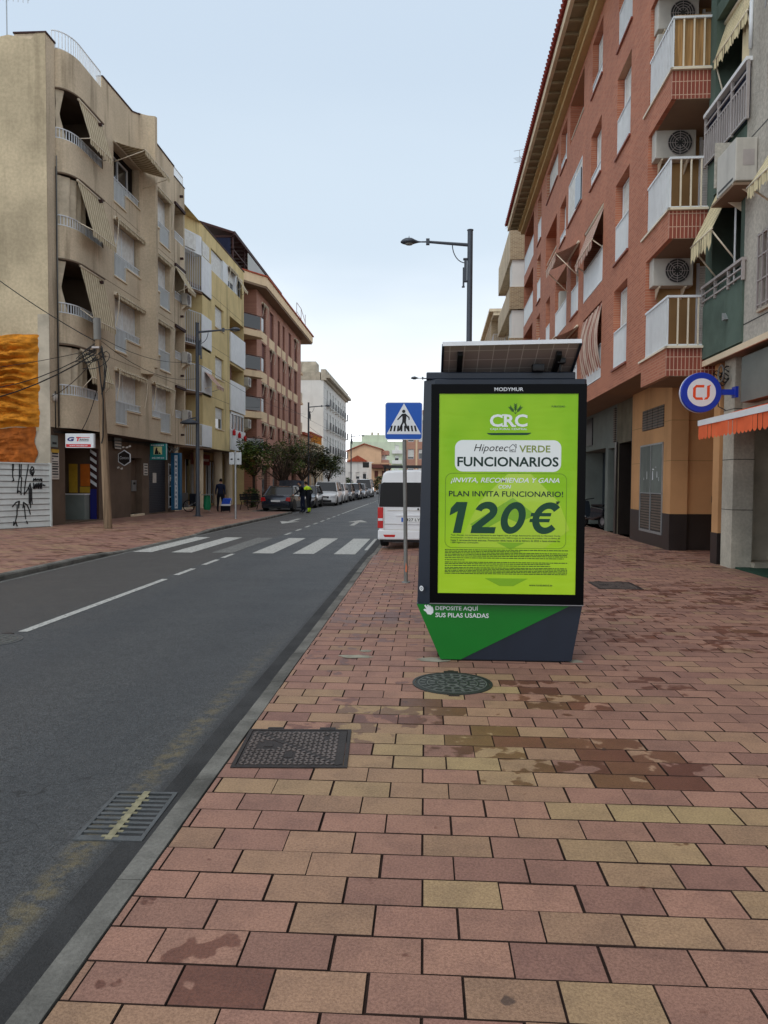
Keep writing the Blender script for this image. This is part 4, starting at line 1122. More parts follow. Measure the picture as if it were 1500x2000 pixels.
# gable wall (faces the camera) with insulating foam
TG = frame((0, 25.0), D=(1, 0), N=(0, -1))
mb = MB(TG, 'gable_render')
mb.prism([(-30, 3.3), (-13.0, 3.3), (-13.0, 16.75), (-13.35, 16.75), (-13.5, 16.55), (-14.3, 16.72), (-15.4, 16.5), (-30, 16.5)], -.02, 0, 'y'); mb.box(-30, -13.0, -.06, -.021, -.1, 3.3, 'grey_plaster')
mb.box(-13.38, -12.98, -.019, .012, 1.9, 7.3, 'grey_plaster')
mb.face([(-30, -12, 16.5), (-13.0, -12, 16.5), (-13, -.1, 16.5), (-30, -.1, 16.5)])
B1.part('gable_wall', mb)
from mathutils import noise as mn
def foam(name, x0, x1, z0, z1, m, seed, layers, amp):
    mb = MB(TG, m); n1, n2 = 110, 130
    def P(u, v):
        x = x0+(x1-x0)*u; z = z0+(z1-z0)*v
        q = mn.noise(Vector((x*1.3+seed, z*.8, 0))); w = z*layers+1.3*q+.35*mn.noise(Vector((x*3.5, z*1.5, seed)))
        lay = abs((w % 1)-.5)*2
        d = .09+amp*(1-lay**1.4)+amp*.45*mn.noise(Vector((x*6, z*9, seed)))+amp*.25*mn.noise(Vector((x*14, z*20, seed)))+amp*.6*q
        e = min(u, 1-u, v, 1-v)*12; d *= min(1, e)
        ex = .12*mn.noise(Vector((z*2.2, seed, 1)))*(u > .97); ez = .10*mn.noise(Vector((x*1.8, seed, 4)))*(1 if (v > .97 or v < .03) else 0)
        return (x+ex, max(.004, d), z+ez)
    mb.grid(P, n1, n2, m); return mb.build(name, B1.r)
foam('foam_insulation', -22, -13.35, 3.42, 6.6, 'foam_orange', 3.1, 3.4, .26)
foam('foam_insulation', -22, -13.5, 1.0, 3.40, 'foam_dark', 8.3, 1.9, .12)
antenna('roof_antenna', (-15.25, 26.6, 16.5), 2.6, 'tall white television aerial on the roof of the beige corner block', ang=.5)

# plank hoarding with graffiti
F = world_root('hoarding_fence', (-13.3, 23.8, 0), label='white ribbed metal hoarding covered in black graffiti at the left edge', cat='fence')
a0, a1 = Vector((-12.86, 24.72)), Vector((-14.4, 21.6)); dd = (a1-a0); LN = dd.length; dd = dd/LN; nn = Vector((-dd.y, dd.x)); nn = nn if nn.x > 0 else -nn
TF = frame((a0.x, a0.y), D=(dd.x, dd.y), N=(nn.x, nn.y))
mb = MB(TF, 'tarp_white'); zz = [0.02+2.12*i/11 for i in range(12)]
for a, b in zip(zz, zz[1:]): mb.face([(0, .04, a), (LN, .04, a), (LN, .015, b-.03), (0, .015, b-.03)]); mb.face([(0, .015, b-.03), (LN, .015, b-.03), (LN, .002, b), (0, .002, b)], 'zinc'); mb.face([(0, .002, b), (LN, .002, b), (LN, .04, b+.001), (0, .04, b+.001)])
mb.box(0, LN, -.03, .0, .0, 2.12); mb.box(-.02, .04, -.05, .06, 0, 2.18); mb.box(0, LN, -.03, .05, 2.12, 2.17)
mb.build('sheet', F)
def stroke(mb, pts, r=.018):
    P = [Vector(p) for p in pts]
    for a, b in zip(P, P[1:]):
        d = (b-a).normalized(); n = Vector((-d.y, d.x))*r; a2, b2 = a-d*r*.6, b+d*r*.6
        mb.face([(a2.x-n.x, .047, a2.y-n.y), (b2.x-n.x, .047, b2.y-n.y), (b2.x+n.x, .047, b2.y+n.y), (a2.x+n.x, .047, a2.y+n.y)])
mb = MB(TF, 'graffiti'); GF = lambda x, y: ((690-x)/690*1.44, .08+(1300-y)/840*2.06)
ST = [[(320, 540), (345, 500), (375, 520), (380, 580), (360, 620), (320, 600), (310, 550)], [(365, 540), (340, 555), (340, 590), (368, 585)], [(350, 630), (380, 560)],
      [(12, 460), (12, 640), (30, 690), (0, 700)], [(28, 460), (20, 560)], [(130, 460), (125, 640), (100, 760), (85, 860), (110, 830), (145, 850)], [(162, 460), (150, 640), (165, 660), (150, 790), (150, 880)], [(285, 470), (265, 560), (235, 680), (215, 790), (205, 880)], [(205, 880), (285, 790)],
      [(365, 700), (375, 665), (400, 690), (410, 660), (430, 690), (450, 665), (470, 690), (490, 665), (505, 690), (520, 665), (520, 700)], [(370, 725), (372, 800), (400, 740), (395, 800), (430, 730), (425, 795), (460, 725), (455, 800), (490, 725), (488, 800), (520, 720), (515, 800)], [(280, 795), (310, 730), (320, 795)], [(290, 800), (290, 1000)], [(312, 800), (312, 1060)], [(335, 800), (335, 960), (345, 1010)], [(535, 755), (545, 745)], [(552, 760), (560, 750)], [(572, 760), (578, 752)],
      [(0, 1040), (60, 985), (110, 970), (105, 1060), (120, 970)], [(180, 1060), (190, 985), (250, 1020), (290, 1090), (305, 1150)], [(205, 1030), (215, 1150), (225, 1210)], [(80, 1020), (75, 1150), (50, 1230)], [(50, 1240), (75, 1300)], [(20, 1240), (15, 1290), (40, 1260)], [(240, 1240), (255, 1275)]]
for s_ in ST: stroke(mb, [GF(*p) for p in s_], .02)
mb.build('graffiti', F, merge=False)
# ------------------------------------------------------------------ LEFT 2: yellow block
B2 = Bld('apartment_building', (-17, 44, 0), TL, label='yellow rendered block with white panelled corner balconies next to the beige block', cat='building')
ops = [(43.5, 45.35, z, z+1.3, .2) for z in (4.75, 7.75, 10.75)] + [(38.05, 41.0, z, z+2.45, 1.3) for z in (3.65, 6.6, 9.5, 12.4)] + [(46.75, 50.4, z, z+2.45, 1.2) for z in (3.65, 6.65, 9.65)]
ops += [(42.7, 49.9, 13.85, 15.1, .16)]
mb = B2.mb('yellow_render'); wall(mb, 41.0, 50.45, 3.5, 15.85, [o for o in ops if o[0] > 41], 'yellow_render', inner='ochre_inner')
mb.face([(38.0, 0, 15.85), (50.45, 0, 15.85), (50.45, -12, 15.85), (38.0, -12, 15.85)])
mb.prism([(38.0, -1.0), (41.0, 0), (41.0, -1.3), (38.0, -1.3)], 15.1, 15.85)
mb.face([(50.45, 0, -.1), (50.45, -12, -.1), (50.45, -12, 15.85), (50.45, 0, 15.85)])
mb.face([(38.0, -12, 15.85), (38.0, -1.0, 15.85), (38.0, -1.0, 3.5), (38.0, -12, 3.5)])
mb.face([(38.0, -1.3, 3.5), (41.0, -1.3, 3.5), (41.0, 0, 3.5), (50.45, 0, 3.5), (50.45, -3.6, 3.5), (38, -3.6, 3.5)], 'soffit_grey')
B2.part('wall', mb)
mb = B2.mb('ochre_inner')
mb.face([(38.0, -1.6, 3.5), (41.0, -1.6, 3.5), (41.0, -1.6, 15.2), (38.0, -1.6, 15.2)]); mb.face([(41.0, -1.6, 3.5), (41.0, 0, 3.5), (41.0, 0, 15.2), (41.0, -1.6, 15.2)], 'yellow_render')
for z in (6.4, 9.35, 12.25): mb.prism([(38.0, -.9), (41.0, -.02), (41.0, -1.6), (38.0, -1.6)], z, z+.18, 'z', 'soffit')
B2.part('loggia', mb)
mb = B2.mb('dark_brown'); mb.prism([(38.0, -1.06), (41.0, .04), (50.5, .04), (50.5, -.2), (38, -1.2)], 15.851, 15.93); B2.part('coping', mb)
# projecting white balconies, corner chamfered
for k, (z, tall) in enumerate([(3.55, 1.2), (6.55, 1.45), (9.1, 1.75), (12.1, 1.95)]):
    q = B2.mb('white_metal'); zt = z+tall
    P0, P1, P2 = (38.05, -.9), (40.75, .02), (42.6, .02)
    def seg(q, a, b, n):
        L = sqrt((a[0]-b[0])**2+(a[1]-b[1])**2)
        for i in range(n+1): f = i/n; q.box(a[0]+(b[0]-a[0])*f-.013, a[0]+(b[0]-a[0])*f+.013, a[1]+(b[1]-a[1])*f-.013, a[1]+(b[1]-a[1])*f+.013, z, zt)
        for zz in (z, zt): q.tube([(*a, zz), (*b, zz)], .025, 5)
    seg(q, P0, P1, 18)
    o = B2.part('railing', q)
    g = B2.mb('white_paint'); g.prism([(40.78, .0), (42.62, .0), (42.62, .05), (40.78, .05)], z, zt+.02); B2.part('panel', g, o)
    q = B2.mb('soffit'); q.prism([(38.05, -.95), (40.75, .0), (42.6, .0), (42.6, -1.3), (38.05, -1.3)], z-.12, z-.005); B2.part('slab', q)
mb = B2.mb('white_paint')   # glazed-in corner bay on the top floor
mb.prism([(38.05, -.93), (40.72, -.02), (42.62, -.02), (42.62, -.5), (40.6, -.5), (38.05, -1.4)], 14.06, 15.1)
B2.part('bay', mb)
mb = B2.mb('shutter_white'); mb.prism([(38.4, -.80), (40.2, -.18), (40.2, -.10), (38.4, -.72)], 14.15, 14.98); mb.box(41.0, 42.3, -.019, .02, 14.15, 14.95); B2.part('roller_shutter', mb)
B2.shutter(42.75, 45.2, 13.9, 15.05, -.1, mid=False); B2.box('panel', 45.2, 46.3, -.155, .02, 13.85, 15.1, m='white_paint')
B2.shutter(46.3, 48.0, 13.9, 15.05, -.1, up=.35); B2.box('panel', 48.0, 48.5, -.155, .02, 13.85, 15.1, m='white_paint'); B2.shutter(48.5, 49.85, 13.9, 15.05, -.12, up=1)
B2.rolled(46.3, 48.2, 15.05, 0, 'stripe_beige', .8); B2.awning(48.5, 49.8, 15.05, .7, .4, 'stripe_beige', 0)
for i, z in enumerate((4.75, 7.75, 10.75)): B2.shutter(43.55, 45.3, z+.03, z+1.27, -.15, up=.5 if i == 0 else 0, mid=False); B2.sill(43.5, 45.35, z, 0, 'cream_render')
for z0, z1 in ((3.62, 4.95), (6.15, 8.05), (9.25, 11.1)): B2.box('balcony_screen', 46.7, 50.5, .01, .09, z0, z1, m='white_paint')
mb = B2.mb('white_metal'); 
for i in range(5): mb.box(46.9+i*.85, 46.96+i*.85, -.05, .0, 4.95, 6.1)
mb.box(46.9, 50.3, -.05, 0, 5.95, 6.1); mb.box(46.9, 50.3, -.06, -.051, 4.95, 6.1, 'glass_dark'); B2.part('glazing', mb)
mb = B2.mb('ochre_inner'); mb.box(46.9, 48.3, -.4, -.3, 8.05, 9.2, 'brown_shutter'); B2.part('screen', mb)
B2.ac(48.6, 6.7, -.9)
for i, (y, z) in enumerate(((47.2, 4.72), (48.6, 4.62), (50.1, 4.5))):
    mb = B2.mb('red_fabric'); mb.box(y-.16, y+.16, .1, .24, z-.16, z+.16); mb.box(y-.05, y+.05, .12, .22, z+.16, z+.24); B2.part('planter', mb, bevel=.05)
mb = B2.mb('curtain'); mb.box(41.1, 42.5, -.45, -.4, 4.75, 6.0, 'ochre_inner'); B2.part('curtain', mb)
B2.awning(41.2, 42.7, 7.9, .9, .8, 'stripe_red', -.1)
for z in (6.5, 9.45, 12.4): B2.box('joint_line', 42.65, 50.4, -.001, .004, z, z+.02, m='fabric_dark')
# ground floor of the yellow block: recessed shops between columns
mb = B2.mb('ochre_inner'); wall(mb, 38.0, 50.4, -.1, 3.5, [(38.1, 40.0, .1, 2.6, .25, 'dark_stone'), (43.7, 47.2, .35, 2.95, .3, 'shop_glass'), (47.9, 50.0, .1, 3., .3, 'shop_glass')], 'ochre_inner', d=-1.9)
mb.face([(38.0, -.75, -.1), (38.0, -4, -.1), (38.0, -4, 3.5), (38.0, -.75, 3.5)], 'brown_render'); mb.box(41.5, 43.6, -1.88, -1.7, -.05, .9, 'dark_tile'); B2.part('shopfront_wall', mb)
for y in (38.9, 43.4, 47.5, 50.1):
    mb = B2.mb('cream_render'); mb.lathe([(.28, -.1), (.28, 3.5)], 16, (y, -1.0, 0)); B2.part('column', mb)
mb = B2.mb('brown_shutter'); mb.box(43.6, 47.2, -1.55, -1.45, 2.6, 3.3); o = B2.part('shop_sign', mb)
mb = B2.mb('white_metal')
for y in (43.7, 45.4, 47.15, 47.9, 48.9, 49.95): mb.box(y-.03, y+.03, -2.05, -1.88, .1, 2.9)
B2.part('window_frame', mb)
mb = B2.mb('cream_render'); mb.box(38.0, 42, -1.85, -.9, -.05, .08); B2.part('door_step', mb)

# ------------------------------------------------------------------ LEFT 3: salmon brick block
B3 = Bld('apartment_building', (-17, 62, 0), TL, label='salmon brick block with tall brown shutters, deep eaves and a glazed roof terrace', cat='building')
cols = [(56.0, 57.5), (58.9, 60.4), (62.1, 63.1), (64.2, 65.15), (67.0, 68.4), (69.9, 71.4)]
rows = [(13.0, 15.15), (10.0, 12.15), (6.95, 9.1), (5.0, 6.1)]
ops = [(a, b, c, d, .22, 'glass_dark') for a, b in cols for c, d in rows] + [(a, b, .4, 2.9, .25, 'glass_dark') for a, b in ((56, 59), (60, 63), (64, 67), (68.5, 71))]
mb = B3.mb('pink_render'); wall(mb, 54.3, 73.6, -.1, 15.7, ops, 'brick_salmon')
mb.face([(54.3, 0, -.1), (54.3, -5, -.1), (54.3, -5, 16), (54.3, 0, 16)], 'brick_salmon'); mb.face([(73.6, 0, -.1), (73.6, -12, -.1), (73.6, -12, 15.7), (73.6, 0, 15.7)], 'brick_salmon')
B3.part('wall', mb)
mb = B3.mb('band_cream')
for a, b in cols:
    for z in (12.15, 9.1, 6.1): mb.box(a-.35, b+.35, -.03, .012, z+.12, z+.85)
B3.part('spandrel', mb)
mb = B3.mb('dark_brown')
mb.box(50.0, 50.6, -12, -3, 3, 19.2, 'cream_render')
B3.part('party_wall', mb)
mb = B3.mb('band_cream'); mb.prism([(50.0, -1.8), (54.1, .75), (76.0, .75), (76.0, -12), (50.0, -12)], 15.7, 15.85, 'z', 'soffit'); mb.prism([(50.0, -1.9), (54.1, .8), (76.2, .8), (76.2, -12), (50.0, -12)], 15.85, 16.5); B3.part('eave', mb)
mb = B3.mb('roof_red'); mb.prism([(50.0, -1.95), (54.05, .9), (76.4, .9), (76.4, -12), (50.0, -12)], 16.501, 16.6); B3.part('eave_tiles', mb)
mb = B3.mb('cream_render'); mb.box(52, 70, -12, -3.2, 16.6, 19.3); B3.part('penthouse', mb)
mb = B3.mb('dark_brown'); mb.prism([(-1.1, 19.0), (-4.5, 20.1), (-4.5, 20.25), (-1.1, 19.15)], 52.0, 69.0, 'x'); mb.box(52.0, 69, -1.12, -1.0, 18.92, 19.16)
for i in range(18): y = 52.3+i*.95; mb.box(y, y+.07, -3.2, -1.1, 18.85, 18.99)
B3.part('pergola_roof', mb)
mb = B3.mb('dark_brown'); 
for y in (52.3, 55.6, 59, 62.4, 66, 68.8): mb.box(y, y+.1, -1.3, -1.2, 16.6, 18.92)
mb.box(52.3, 68.8, -1.3, -1.2, 17.95, 18.05); B3.part('pergola_post', mb)
B3.box('glass_balustrade', 52.4, 69, -.2, -.17, 16.62, 17.75, m='glass_balcony')
mb = B3.mb('reed'); mb.box(52.25, 52.3, -3.1, -1.4, 17.0, 18.8, 'cloth_navy'); B3.part('screen', mb)
mb = B3.mb('dull_metal'); 
for y in (69.5, 72, 74.5): mb.tube([(y, .3, 16.6), (y, .3, 18.4)], .03, 5)
mb.tube([(69.5, .3, 18.4), (72, .3, 18.4), (74.5, .3, 17.6)], .03, 5); mb.tube([(69.5, .3, 17.6), (74.5, .3, 17.2)], .025, 5); B3.part('terrace_rail', mb)
for (a, b) in cols:
    for c, d in rows:
        up = .15 if (a+c) % 3 < 1 else 0
        B3.shutter(a+.02, b-.02, c+.02, d-.02, -.14, 'brown_shutter', 'dark_brown', mid=False, up=up)
for (a, b), rr_ in ((cols[0], (13.0, 15.15)), (cols[5], (13., 15.15)), (cols[1], (10, 12.15)), (cols[3], (10, 12.15)), (cols[4], (10, 12.15)), (cols[0], (6.95, 9.1)), (cols[1], (6.95, 9.1)), (cols[3], (6.95, 9.1)), (cols[0], (5, 6.1)), (cols[1], (5, 6.1)), (cols[3], (5, 6.1)), (cols[4], (5, 6.1)), (cols[5], (5, 6.1))):
    B3.rolled(a, b, rr_[1]-.05, 0, 'stripe_beige', .95)
# chamfered corner with balconies
for k, z in enumerate((12.5, 9.6, 6.65, 3.7)):
    mb = B3.mb('band_cream'); mb.prism([(50.3, -1.6), (53.6, .5), (54.3, .5), (54.3, -3), (50.3, -3)], z-.45, z); o = B3.part('balcony', mb)
    q = B3.mb('dark_brown'); q.tube([(50.3, -1.6, z+1.05), (53.6, .5, z+1.05), (54.3, .5, z+1.05)], .03, 5); q.prism([(50.3, -1.56), (53.5, .46), (53.5, .42), (50.3, -1.60)], z+.08, z+1.0, 'z', 'glass_dark'); B3.part('railing', q, o)
    q = B3.mb('white_paint'); q.box(53.65, 54.28, .47, .5, z+.08, z+1.0); B3.part('panel', q, o)
    mb = B3.mb('dark_stone'); mb.face([(50.4, -3, z), (54.3, -1.2, z), (54.3, -1.2, z+2.5), (50.4, -3, z+2.5)], 'interior'); mb.box(51.6, 52.6, -2.4, -2.2, z, z+2.2, 'glass_dark'); B3.part('doorway', mb)
    if k in (1, 2): B3.ac(51.9, z-1.25, -.35)
for z in (12.6, 9.6, 6.6): B3.rail(73.6, 75.0, z, z+1.0, -.1, 'cream_metal', side=-1.0); B3.box('slab', 73.6, 75.05, -1, 0, z-.2, z, m='band_cream')

# ------------------------------------------------------------------ LEFT far: low houses and tall white block
def simple_block(name, loc, T, s0, s1, z1, cols, rows, m, label, depth=10, fr='white_metal', glass='glass_dark', d=0., rev=.18, base=None, shut=None, cornice=None, wparts=True, zb=-.1):
    B = Bld(name, loc, T, label=label, cat='building')
    ops = [(a, b, c, e, rev, glass) for a, b in cols for c, e in rows]+(base or [])
    mb = B.mb(m); wall(mb, s0, s1, zb, z1, ops, m, d=d)
    mb.face([(s0, d, zb), (s0, d-depth, zb), (s0, d-depth, z1), (s0, d, z1)]); mb.face([(s1, d, zb), (s1, d-depth, zb), (s1, d-depth, z1), (s1, d, z1)]); mb.face([(s0, d, z1), (s1, d, z1), (s1, d-depth, z1), (s0, d-depth, z1)])
    B.part('wall', mb)
    if wparts:
        for i, (a, b) in enumerate(cols):
            for j, (c, e) in enumerate(rows): B.shutter(a+.01, b-.01, c+.01, e-.01, d-rev+.06, shut or 'shutter_white', fr, mid=(b-a) > 1.2, up=(i*7+j*3) % 5/5)
    if cornice:
        for (za, zb2, o, mm) in cornice: B.box('cornice', s0-.1, s1+.1, d-.3, d+o, za, zb2, m=mm)
    return B
H1 = simple_block('townhouse', (-15, 77, 0), TL, 74.6, 80.2, 6.6, [(75.3, 76.3), (77.2, 78.2), (79., 79.8)], [(3.7, 5.6), (.2, 2.5)], 'peach', 'low peach townhouse with narrow tall windows just past the salmon block', cornice=[(6.4, 6.65, .25, 'roof_red')])
H2 = simple_block('townhouse', (-15, 83, 0), TL, 80.3, 89.5, 5.9, [(81.2, 82.3), (83.6, 84.7), (86, 87.1), (88, 89)], [(3.4, 5.0), (.2, 2.4)], 'cream_render', 'low cream townhouse with an orange parapet before the tall white block', cornice=[(5.6, 5.95, .2, 'cream_render')])
mb = H2.mb('foam_orange')
for i in range(8): mb.box(80.6+i*1.1, 81.2+i*1.1, -.2, -.05, 5.95, 6.9)
mb.box(80.4, 89.3, -.22, -.02, 6.9, 7.1, 'roof_red'); H2.part('balustrade', mb)
wc = [(93+2.9*i, 94.3+2.9*i) for i in range(8)]
HW = simple_block('apartment_building', (-18, 100, 0), TL, 90.0, 115.5, 14.0, wc, [(11.2, 13.2), (8.3, 10.3), (5.4, 7.4), (2.6, 4.5)], 'white_render', 'tall white block with grey cornice farther down the left side', depth=13, cornice=[(14.0, 14.25, .35, 'grey_plaster'), (14.25, 14.6, .8, 'grey_plaster'), (14.6, 15.3, .3, 'grey_plaster')])
mb = HW.mb('trim_black')
for a, b in wc:
    for z in (11.0, 8.1, 5.2): mb.box(a-.1, b+.1, .0, .45, z, z+.08, 'white_render'); mb.box(a-.1, b+.1, .42, .45, z+.08, z+1.0)
HW.part('balcony_rail', mb)
mb = HW.mb('dull_metal')
for z in (13.2, 11.9, 10.6, 9.3, 8.0, 6.7, 5.4, 4.1): mb.box(90.02, 92.8, -.001, .005, z, z+.05)
HW.part('joint_line', mb); mb = HW.mb('grey_plaster'); mb.box(97, 100, -4, -2, 15.3, 17.4); mb.box(100, 101, -2.5, -1.5, 15.3, 16.2); HW.part('roof_box', mb)
mb = HW.mb('grey_plaster'); mb.box(89.98, 115.5, -13, -.4, 14.0, 15.0); HW.part('attic', mb)
antenna('roof_antenna', (-14.6, 74.5, 13), 6, 'thin aerial mast beside the tall white block', n=4)
bpy.data.objects['roof_antenna'].location.z = 16.5

# ------------------------------------------------------------------ far end of the street
TF1 = frame((0, 140), D=(1, 0), N=(0, -1))
def fb(name, y, x0, x1, z1, m, label, cols, rows, depth=14, **k):
    T = frame((0, y), D=(1, 0), N=(0, -1)); return simple_block(name, ((x0+x1)/2, y+2, 0), T, x0, x1, z1, cols, rows, m, label, depth=depth, **k)
WH = fb('townhouse', 140, -15.6, -10.2, 5.5, 'white_render', 'white two storey house with red tiled ridge at the end of the street', [(-14.6, -13.9), (-13.2, -12.5), (-11.9, -11.2)], [(2.2, 3.5), (.3, 1.6)], 8)
mb = WH.mb('roof_red'); mb.prism([(-14.6, 5.75), (-12.9, 6.7), (-11.3, 5.75)], -3, .1, 'y'); mb.box(-14.9, -11.2, -3.2, .3, 5.5, 5.74); WH.part('roof', mb)
mb = WH.mb('glass_dark'); mb.box(-11.9, -10.7, -.0, .02, 4.4, 5.4); WH.part('terrace_opening', mb)
WH2 = fb('townhouse', 139, -10.15, -6.8, 5.3, 'peach', 'small house with brown shuttered balcony beside the white house at the street end', [(-9.6, -8.9), (-8.2, -7.5)], [(2.4, 3.8)], 8, shut='brown_shutter', fr='dark_brown')
mb = WH2.mb('dark_brown'); mb.box(-10.1, -6.8, 0, .8, 4.2, 4.32); mb.box(-10.1, -6.8, .75, .8, 4.32, 5.0, 'brown_shutter'); WH2.part('balcony', mb)
PH = fb('apartment_building', 160, -17.0, -9.6, 8.3, 'peach', 'peach gabled building with brick balconies in the distance', [(-15.5, -15.0)], [(5.8, 6.6)], 10)
mb = PH.mb('peach'); mb.prism([(-17, 8.3), (-13.3, 9.8), (-9.6, 8.75), (-9.6, 8.3)], -10, 0, 'y'); mb.prism([(-17.3, 8.25), (-13.3, 9.85), (-9.3, 8.7), (-9.3, 8.85), (-13.3, 10.05), (-17.3, 8.4)], -10.2, .4, 'y', 'roof_red'); PH.part('gable', mb)
mb = PH.mb('brick_salmon'); 
for z in (5.6, 7.6): mb.box(-9.6, -8.1, -6, -.3, z, z+.9)
mb.box(-9.59, -8.8, -6, -1.4, 2, 8.4, 'white_render'); PH.part('balcony', mb)
PG = fb('apartment_building', 190, -19.5, -6.0, 12.1, 'pale_green', 'pale green block with rooftop storey and corner balconies far away', [(-7.9, -6.9)], [(9.5, 11.2), (6.9, 8.5), (4.4, 6)], 16)
mb = PG.mb('pale_green'); mb.box(-16.5, -10.4, -12, -.5, 12.1, 13.8); mb.box(-14.2, -13.7, -3, -2, 13.8, 14.6, 'grey_plaster'); mb.box(-12.6, -12.1, -3, -2, 13.8, 14.5, 'grey_plaster'); PG.part('roof_storey', mb)
mb = PG.mb('white_render')
for z in (10.3, 7.7, 5.2): mb.box(-8.6, -6.0, 0, .9, z-1.3, z-.4)
PG.part('balcony', mb)
RB = fb('apartment_building', 120, -3.4, 7, 13.3, 'brick_salmon', 'red brick block with cream bands behind the crossing sign', [(-2.9+1.75*i, -1.9+1.75*i) for i in range(6)], [(11, 12.6), (8.2, 9.8), (5.4, 7), (2.6, 4.2)], 14)
mb = RB.mb('band_cream')
for i in range(6): mb.box(-3.38+1.75*i, -3.1+1.75*i, .0, .03, 1, 13.2)
RB.part('pilaster', mb)
mb = MB(m='white_render'); R0 = world_root('boundary_wall', (-20, 150, 0), label='white wall closing the left verge at the far end of the street', cat='wall')
mb.box(-40, -15.7, 150, 150.3, -.1, 2.6); mb.box(-40, -15.7, 149.95, 150.35, 2.6, 2.75, 'roof_red'); mb.build('wall', R0)

# ------------------------------------------------------------------ RIGHT 1: red brick block
AR = radians(1.03); TR = frame((4.9, 18), AR)
BR = Bld('apartment_building', (12, 30, 0), TR, label='red brick apartment block with cream balconies, white shutters and dark tiled eaves', cat='building')
lv = [4.6, 7.35, 10.1, 12.87]
ops = []; W_ = []   # W_: (s0,s1,z0,z1,kind)
for k, z in enumerate(lv):
    ops.append((.68, 2.1, z, z+2.05, .28)); W_.append((.68, 2.1, z, z+2.05, 'door'))
    if k >= 2: ops.append((4.0, 5.45, z+.5, z+2.1, .28)); W_.append((4.0, 5.45, z+.5, z+2.1, 'low'))
    else: ops.append((3.55, 6.35, z if k else z+.0, z+2.2, .9)); W_.append((3.55, 6.35, z, z+2.2, 'balc'))
    if k == 3: ops.append((6.75, 9.3, z+.8, z+2.2, 1.2, 'ochre_render')); W_.append((6.75, 9.3, z+.8, z+2.2, 'loggia'))
    elif k == 2: ops.append((6.85, 9.45, z+.75, z+2.2, .12)); W_.append((6.85, 9.45, z+.75, z+2.2, 'frame'))
    else: ops.append((7.25, 8.7, z, z+2.1, .28)); W_.append((7.25, 8.7, z, z+2.1, 'dooraw'))
    if k >= 2: ops.append((9.95, 11.3, z+.6, z+2.1, .28)); W_.append((9.95, 11.3, z+.6, z+2.1, 'low'))
    else: ops.append((9.55, 12.2, z, z+2.2, 1.2, 'ochre_render')); W_.append((9.55, 12.2, z, z+2.2, 'acbalc'))
    if k == 3: ops.append((12.0, 15.0, z+.85, z+2.1, .2)); W_.append((12.0, 15.0, z+.85, z+2.1, 'blind'))
    elif k == 2: ops.append((12.1, 15.1, z+.8, z+2.2, 1.2, 'ochre_render')); W_.append((12.1, 15.1, z+.8, z+2.2, 'loggia'))
    else: ops.append((13.65, 14.85, z, z+2.1, .28)); W_.append((13.65, 14.85, z, z+2.1, 'door'))
    ops.append((16.75, 18.0, z, z+2.1, .28)); W_.append((16.75, 18.0, z, z+2.1, 'door'))
    ops.append((19.5, 23.45, z+.05, z+2.25, 1.6, 'ochre_inner')); W_.append((19.5, 23.45, z+.05, z+2.25, 'end'))
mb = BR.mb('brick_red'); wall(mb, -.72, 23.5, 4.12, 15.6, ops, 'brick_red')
mb.face([(23.5, 0, 4.12), (23.5, -12, 4.12), (23.5, -12, 15.6), (23.5, 0, 15.6)]); mb.face([(-.72, -1.6, 4.12), (23.5, -3, 4.12), (23.5, 0, 4.12), (-.72, 0, 4.12)], 'soffit')
mb.face([(-.72, -3, 4.12), (23.5, -3, 4.12), (23.5, -1.2, 4.12), (-.72, -1.2, 4.12)], 'soffit')
BR.part('wall', mb)
for (a, b, c, e, kd) in W_:
    if kd == 'door' or kd == 'dooraw':
        BR.shutter(a+.02, b-.02, c+.02, e-.02, -.2, mid=False); BR.rail(a+.02, b-.02, c, c+.98, -.03, gap=.1, panel=None if a < 1 else 'white_paint')
        if kd == 'dooraw': BR.awning(a-.2, b+.5, e+.1, .35, .75, 'stripe_red', 0, val=.3, armz=e-1.0)
        BR.sill(a, b, c, 0, 'brick_red_x')
    elif kd == 'low':
        BR.shutter(a+.02, b-.02, c+.02, e-.02, -.2, mid=False, up=.4 if (a, round(c)) == (4.0, 11) else 0); BR.rail(a+.02, b-.02, c, c+.35, -.03, panel='white_paint'); BR.sill(a, b, c, 0, 'brick_red_x')
    elif kd == 'frame': BR.shutter(a+.02, b-.02, c+.02, e-.02, -.02, up=.0); BR.sill(a, b, c, 0, 'brick_red_x'); BR.box('window', a+.1, a+1.1, .0, .03, c+.1, c+1.1, m='glass')
    elif kd == 'blind': BR.shutter(a+.02, b-.02, c+.02, e-.02, -.14, mid=False); BR.sill(a, b, c, 0, 'brick_red_x')
    elif kd == 'loggia': BR.rail(a, b, c, c+.22, -.06, 'cream_metal', posts=False, bottom=.05)
    elif kd == 'balc':
        BR.shutter(a+.5, b-.5, c+.02, e-.1, -.85, up=.5)
        BR.rail(a, b, c, c+1.0, -.02, panel='white_paint' if c > 5 else None)
        if c > 5: BR.awning(a+.05, b-.1, e-.02, 1.0, .35, 'stripe_red', -.1, val=.25, sag=.02)
        else:
            q = BR.mb('stripe_red'); q.grid(lambda u, v: (a+.05+(b-a-.1)*u, -.02+.12*sin(pi*v)+.02*sin(u*40), e-.05-(e-c-.35)*v), 24, 8); BR.part('curtain', q)
    elif kd == 'acbalc': BR.rail(a, b, c, c+1.0, -.02, panel='white_paint'); BR.ac(a+.35, c+1.12, -1.0, .9, .65, .3, 'near'); BR.ac(b-.45, c+1.1, -1.05, .95, .7, .32, 'near') if c > 5 else None
    elif kd == 'end': BR.rail(a, b, c, c+1.0, -.02, side=-1.5, panel='white_paint')
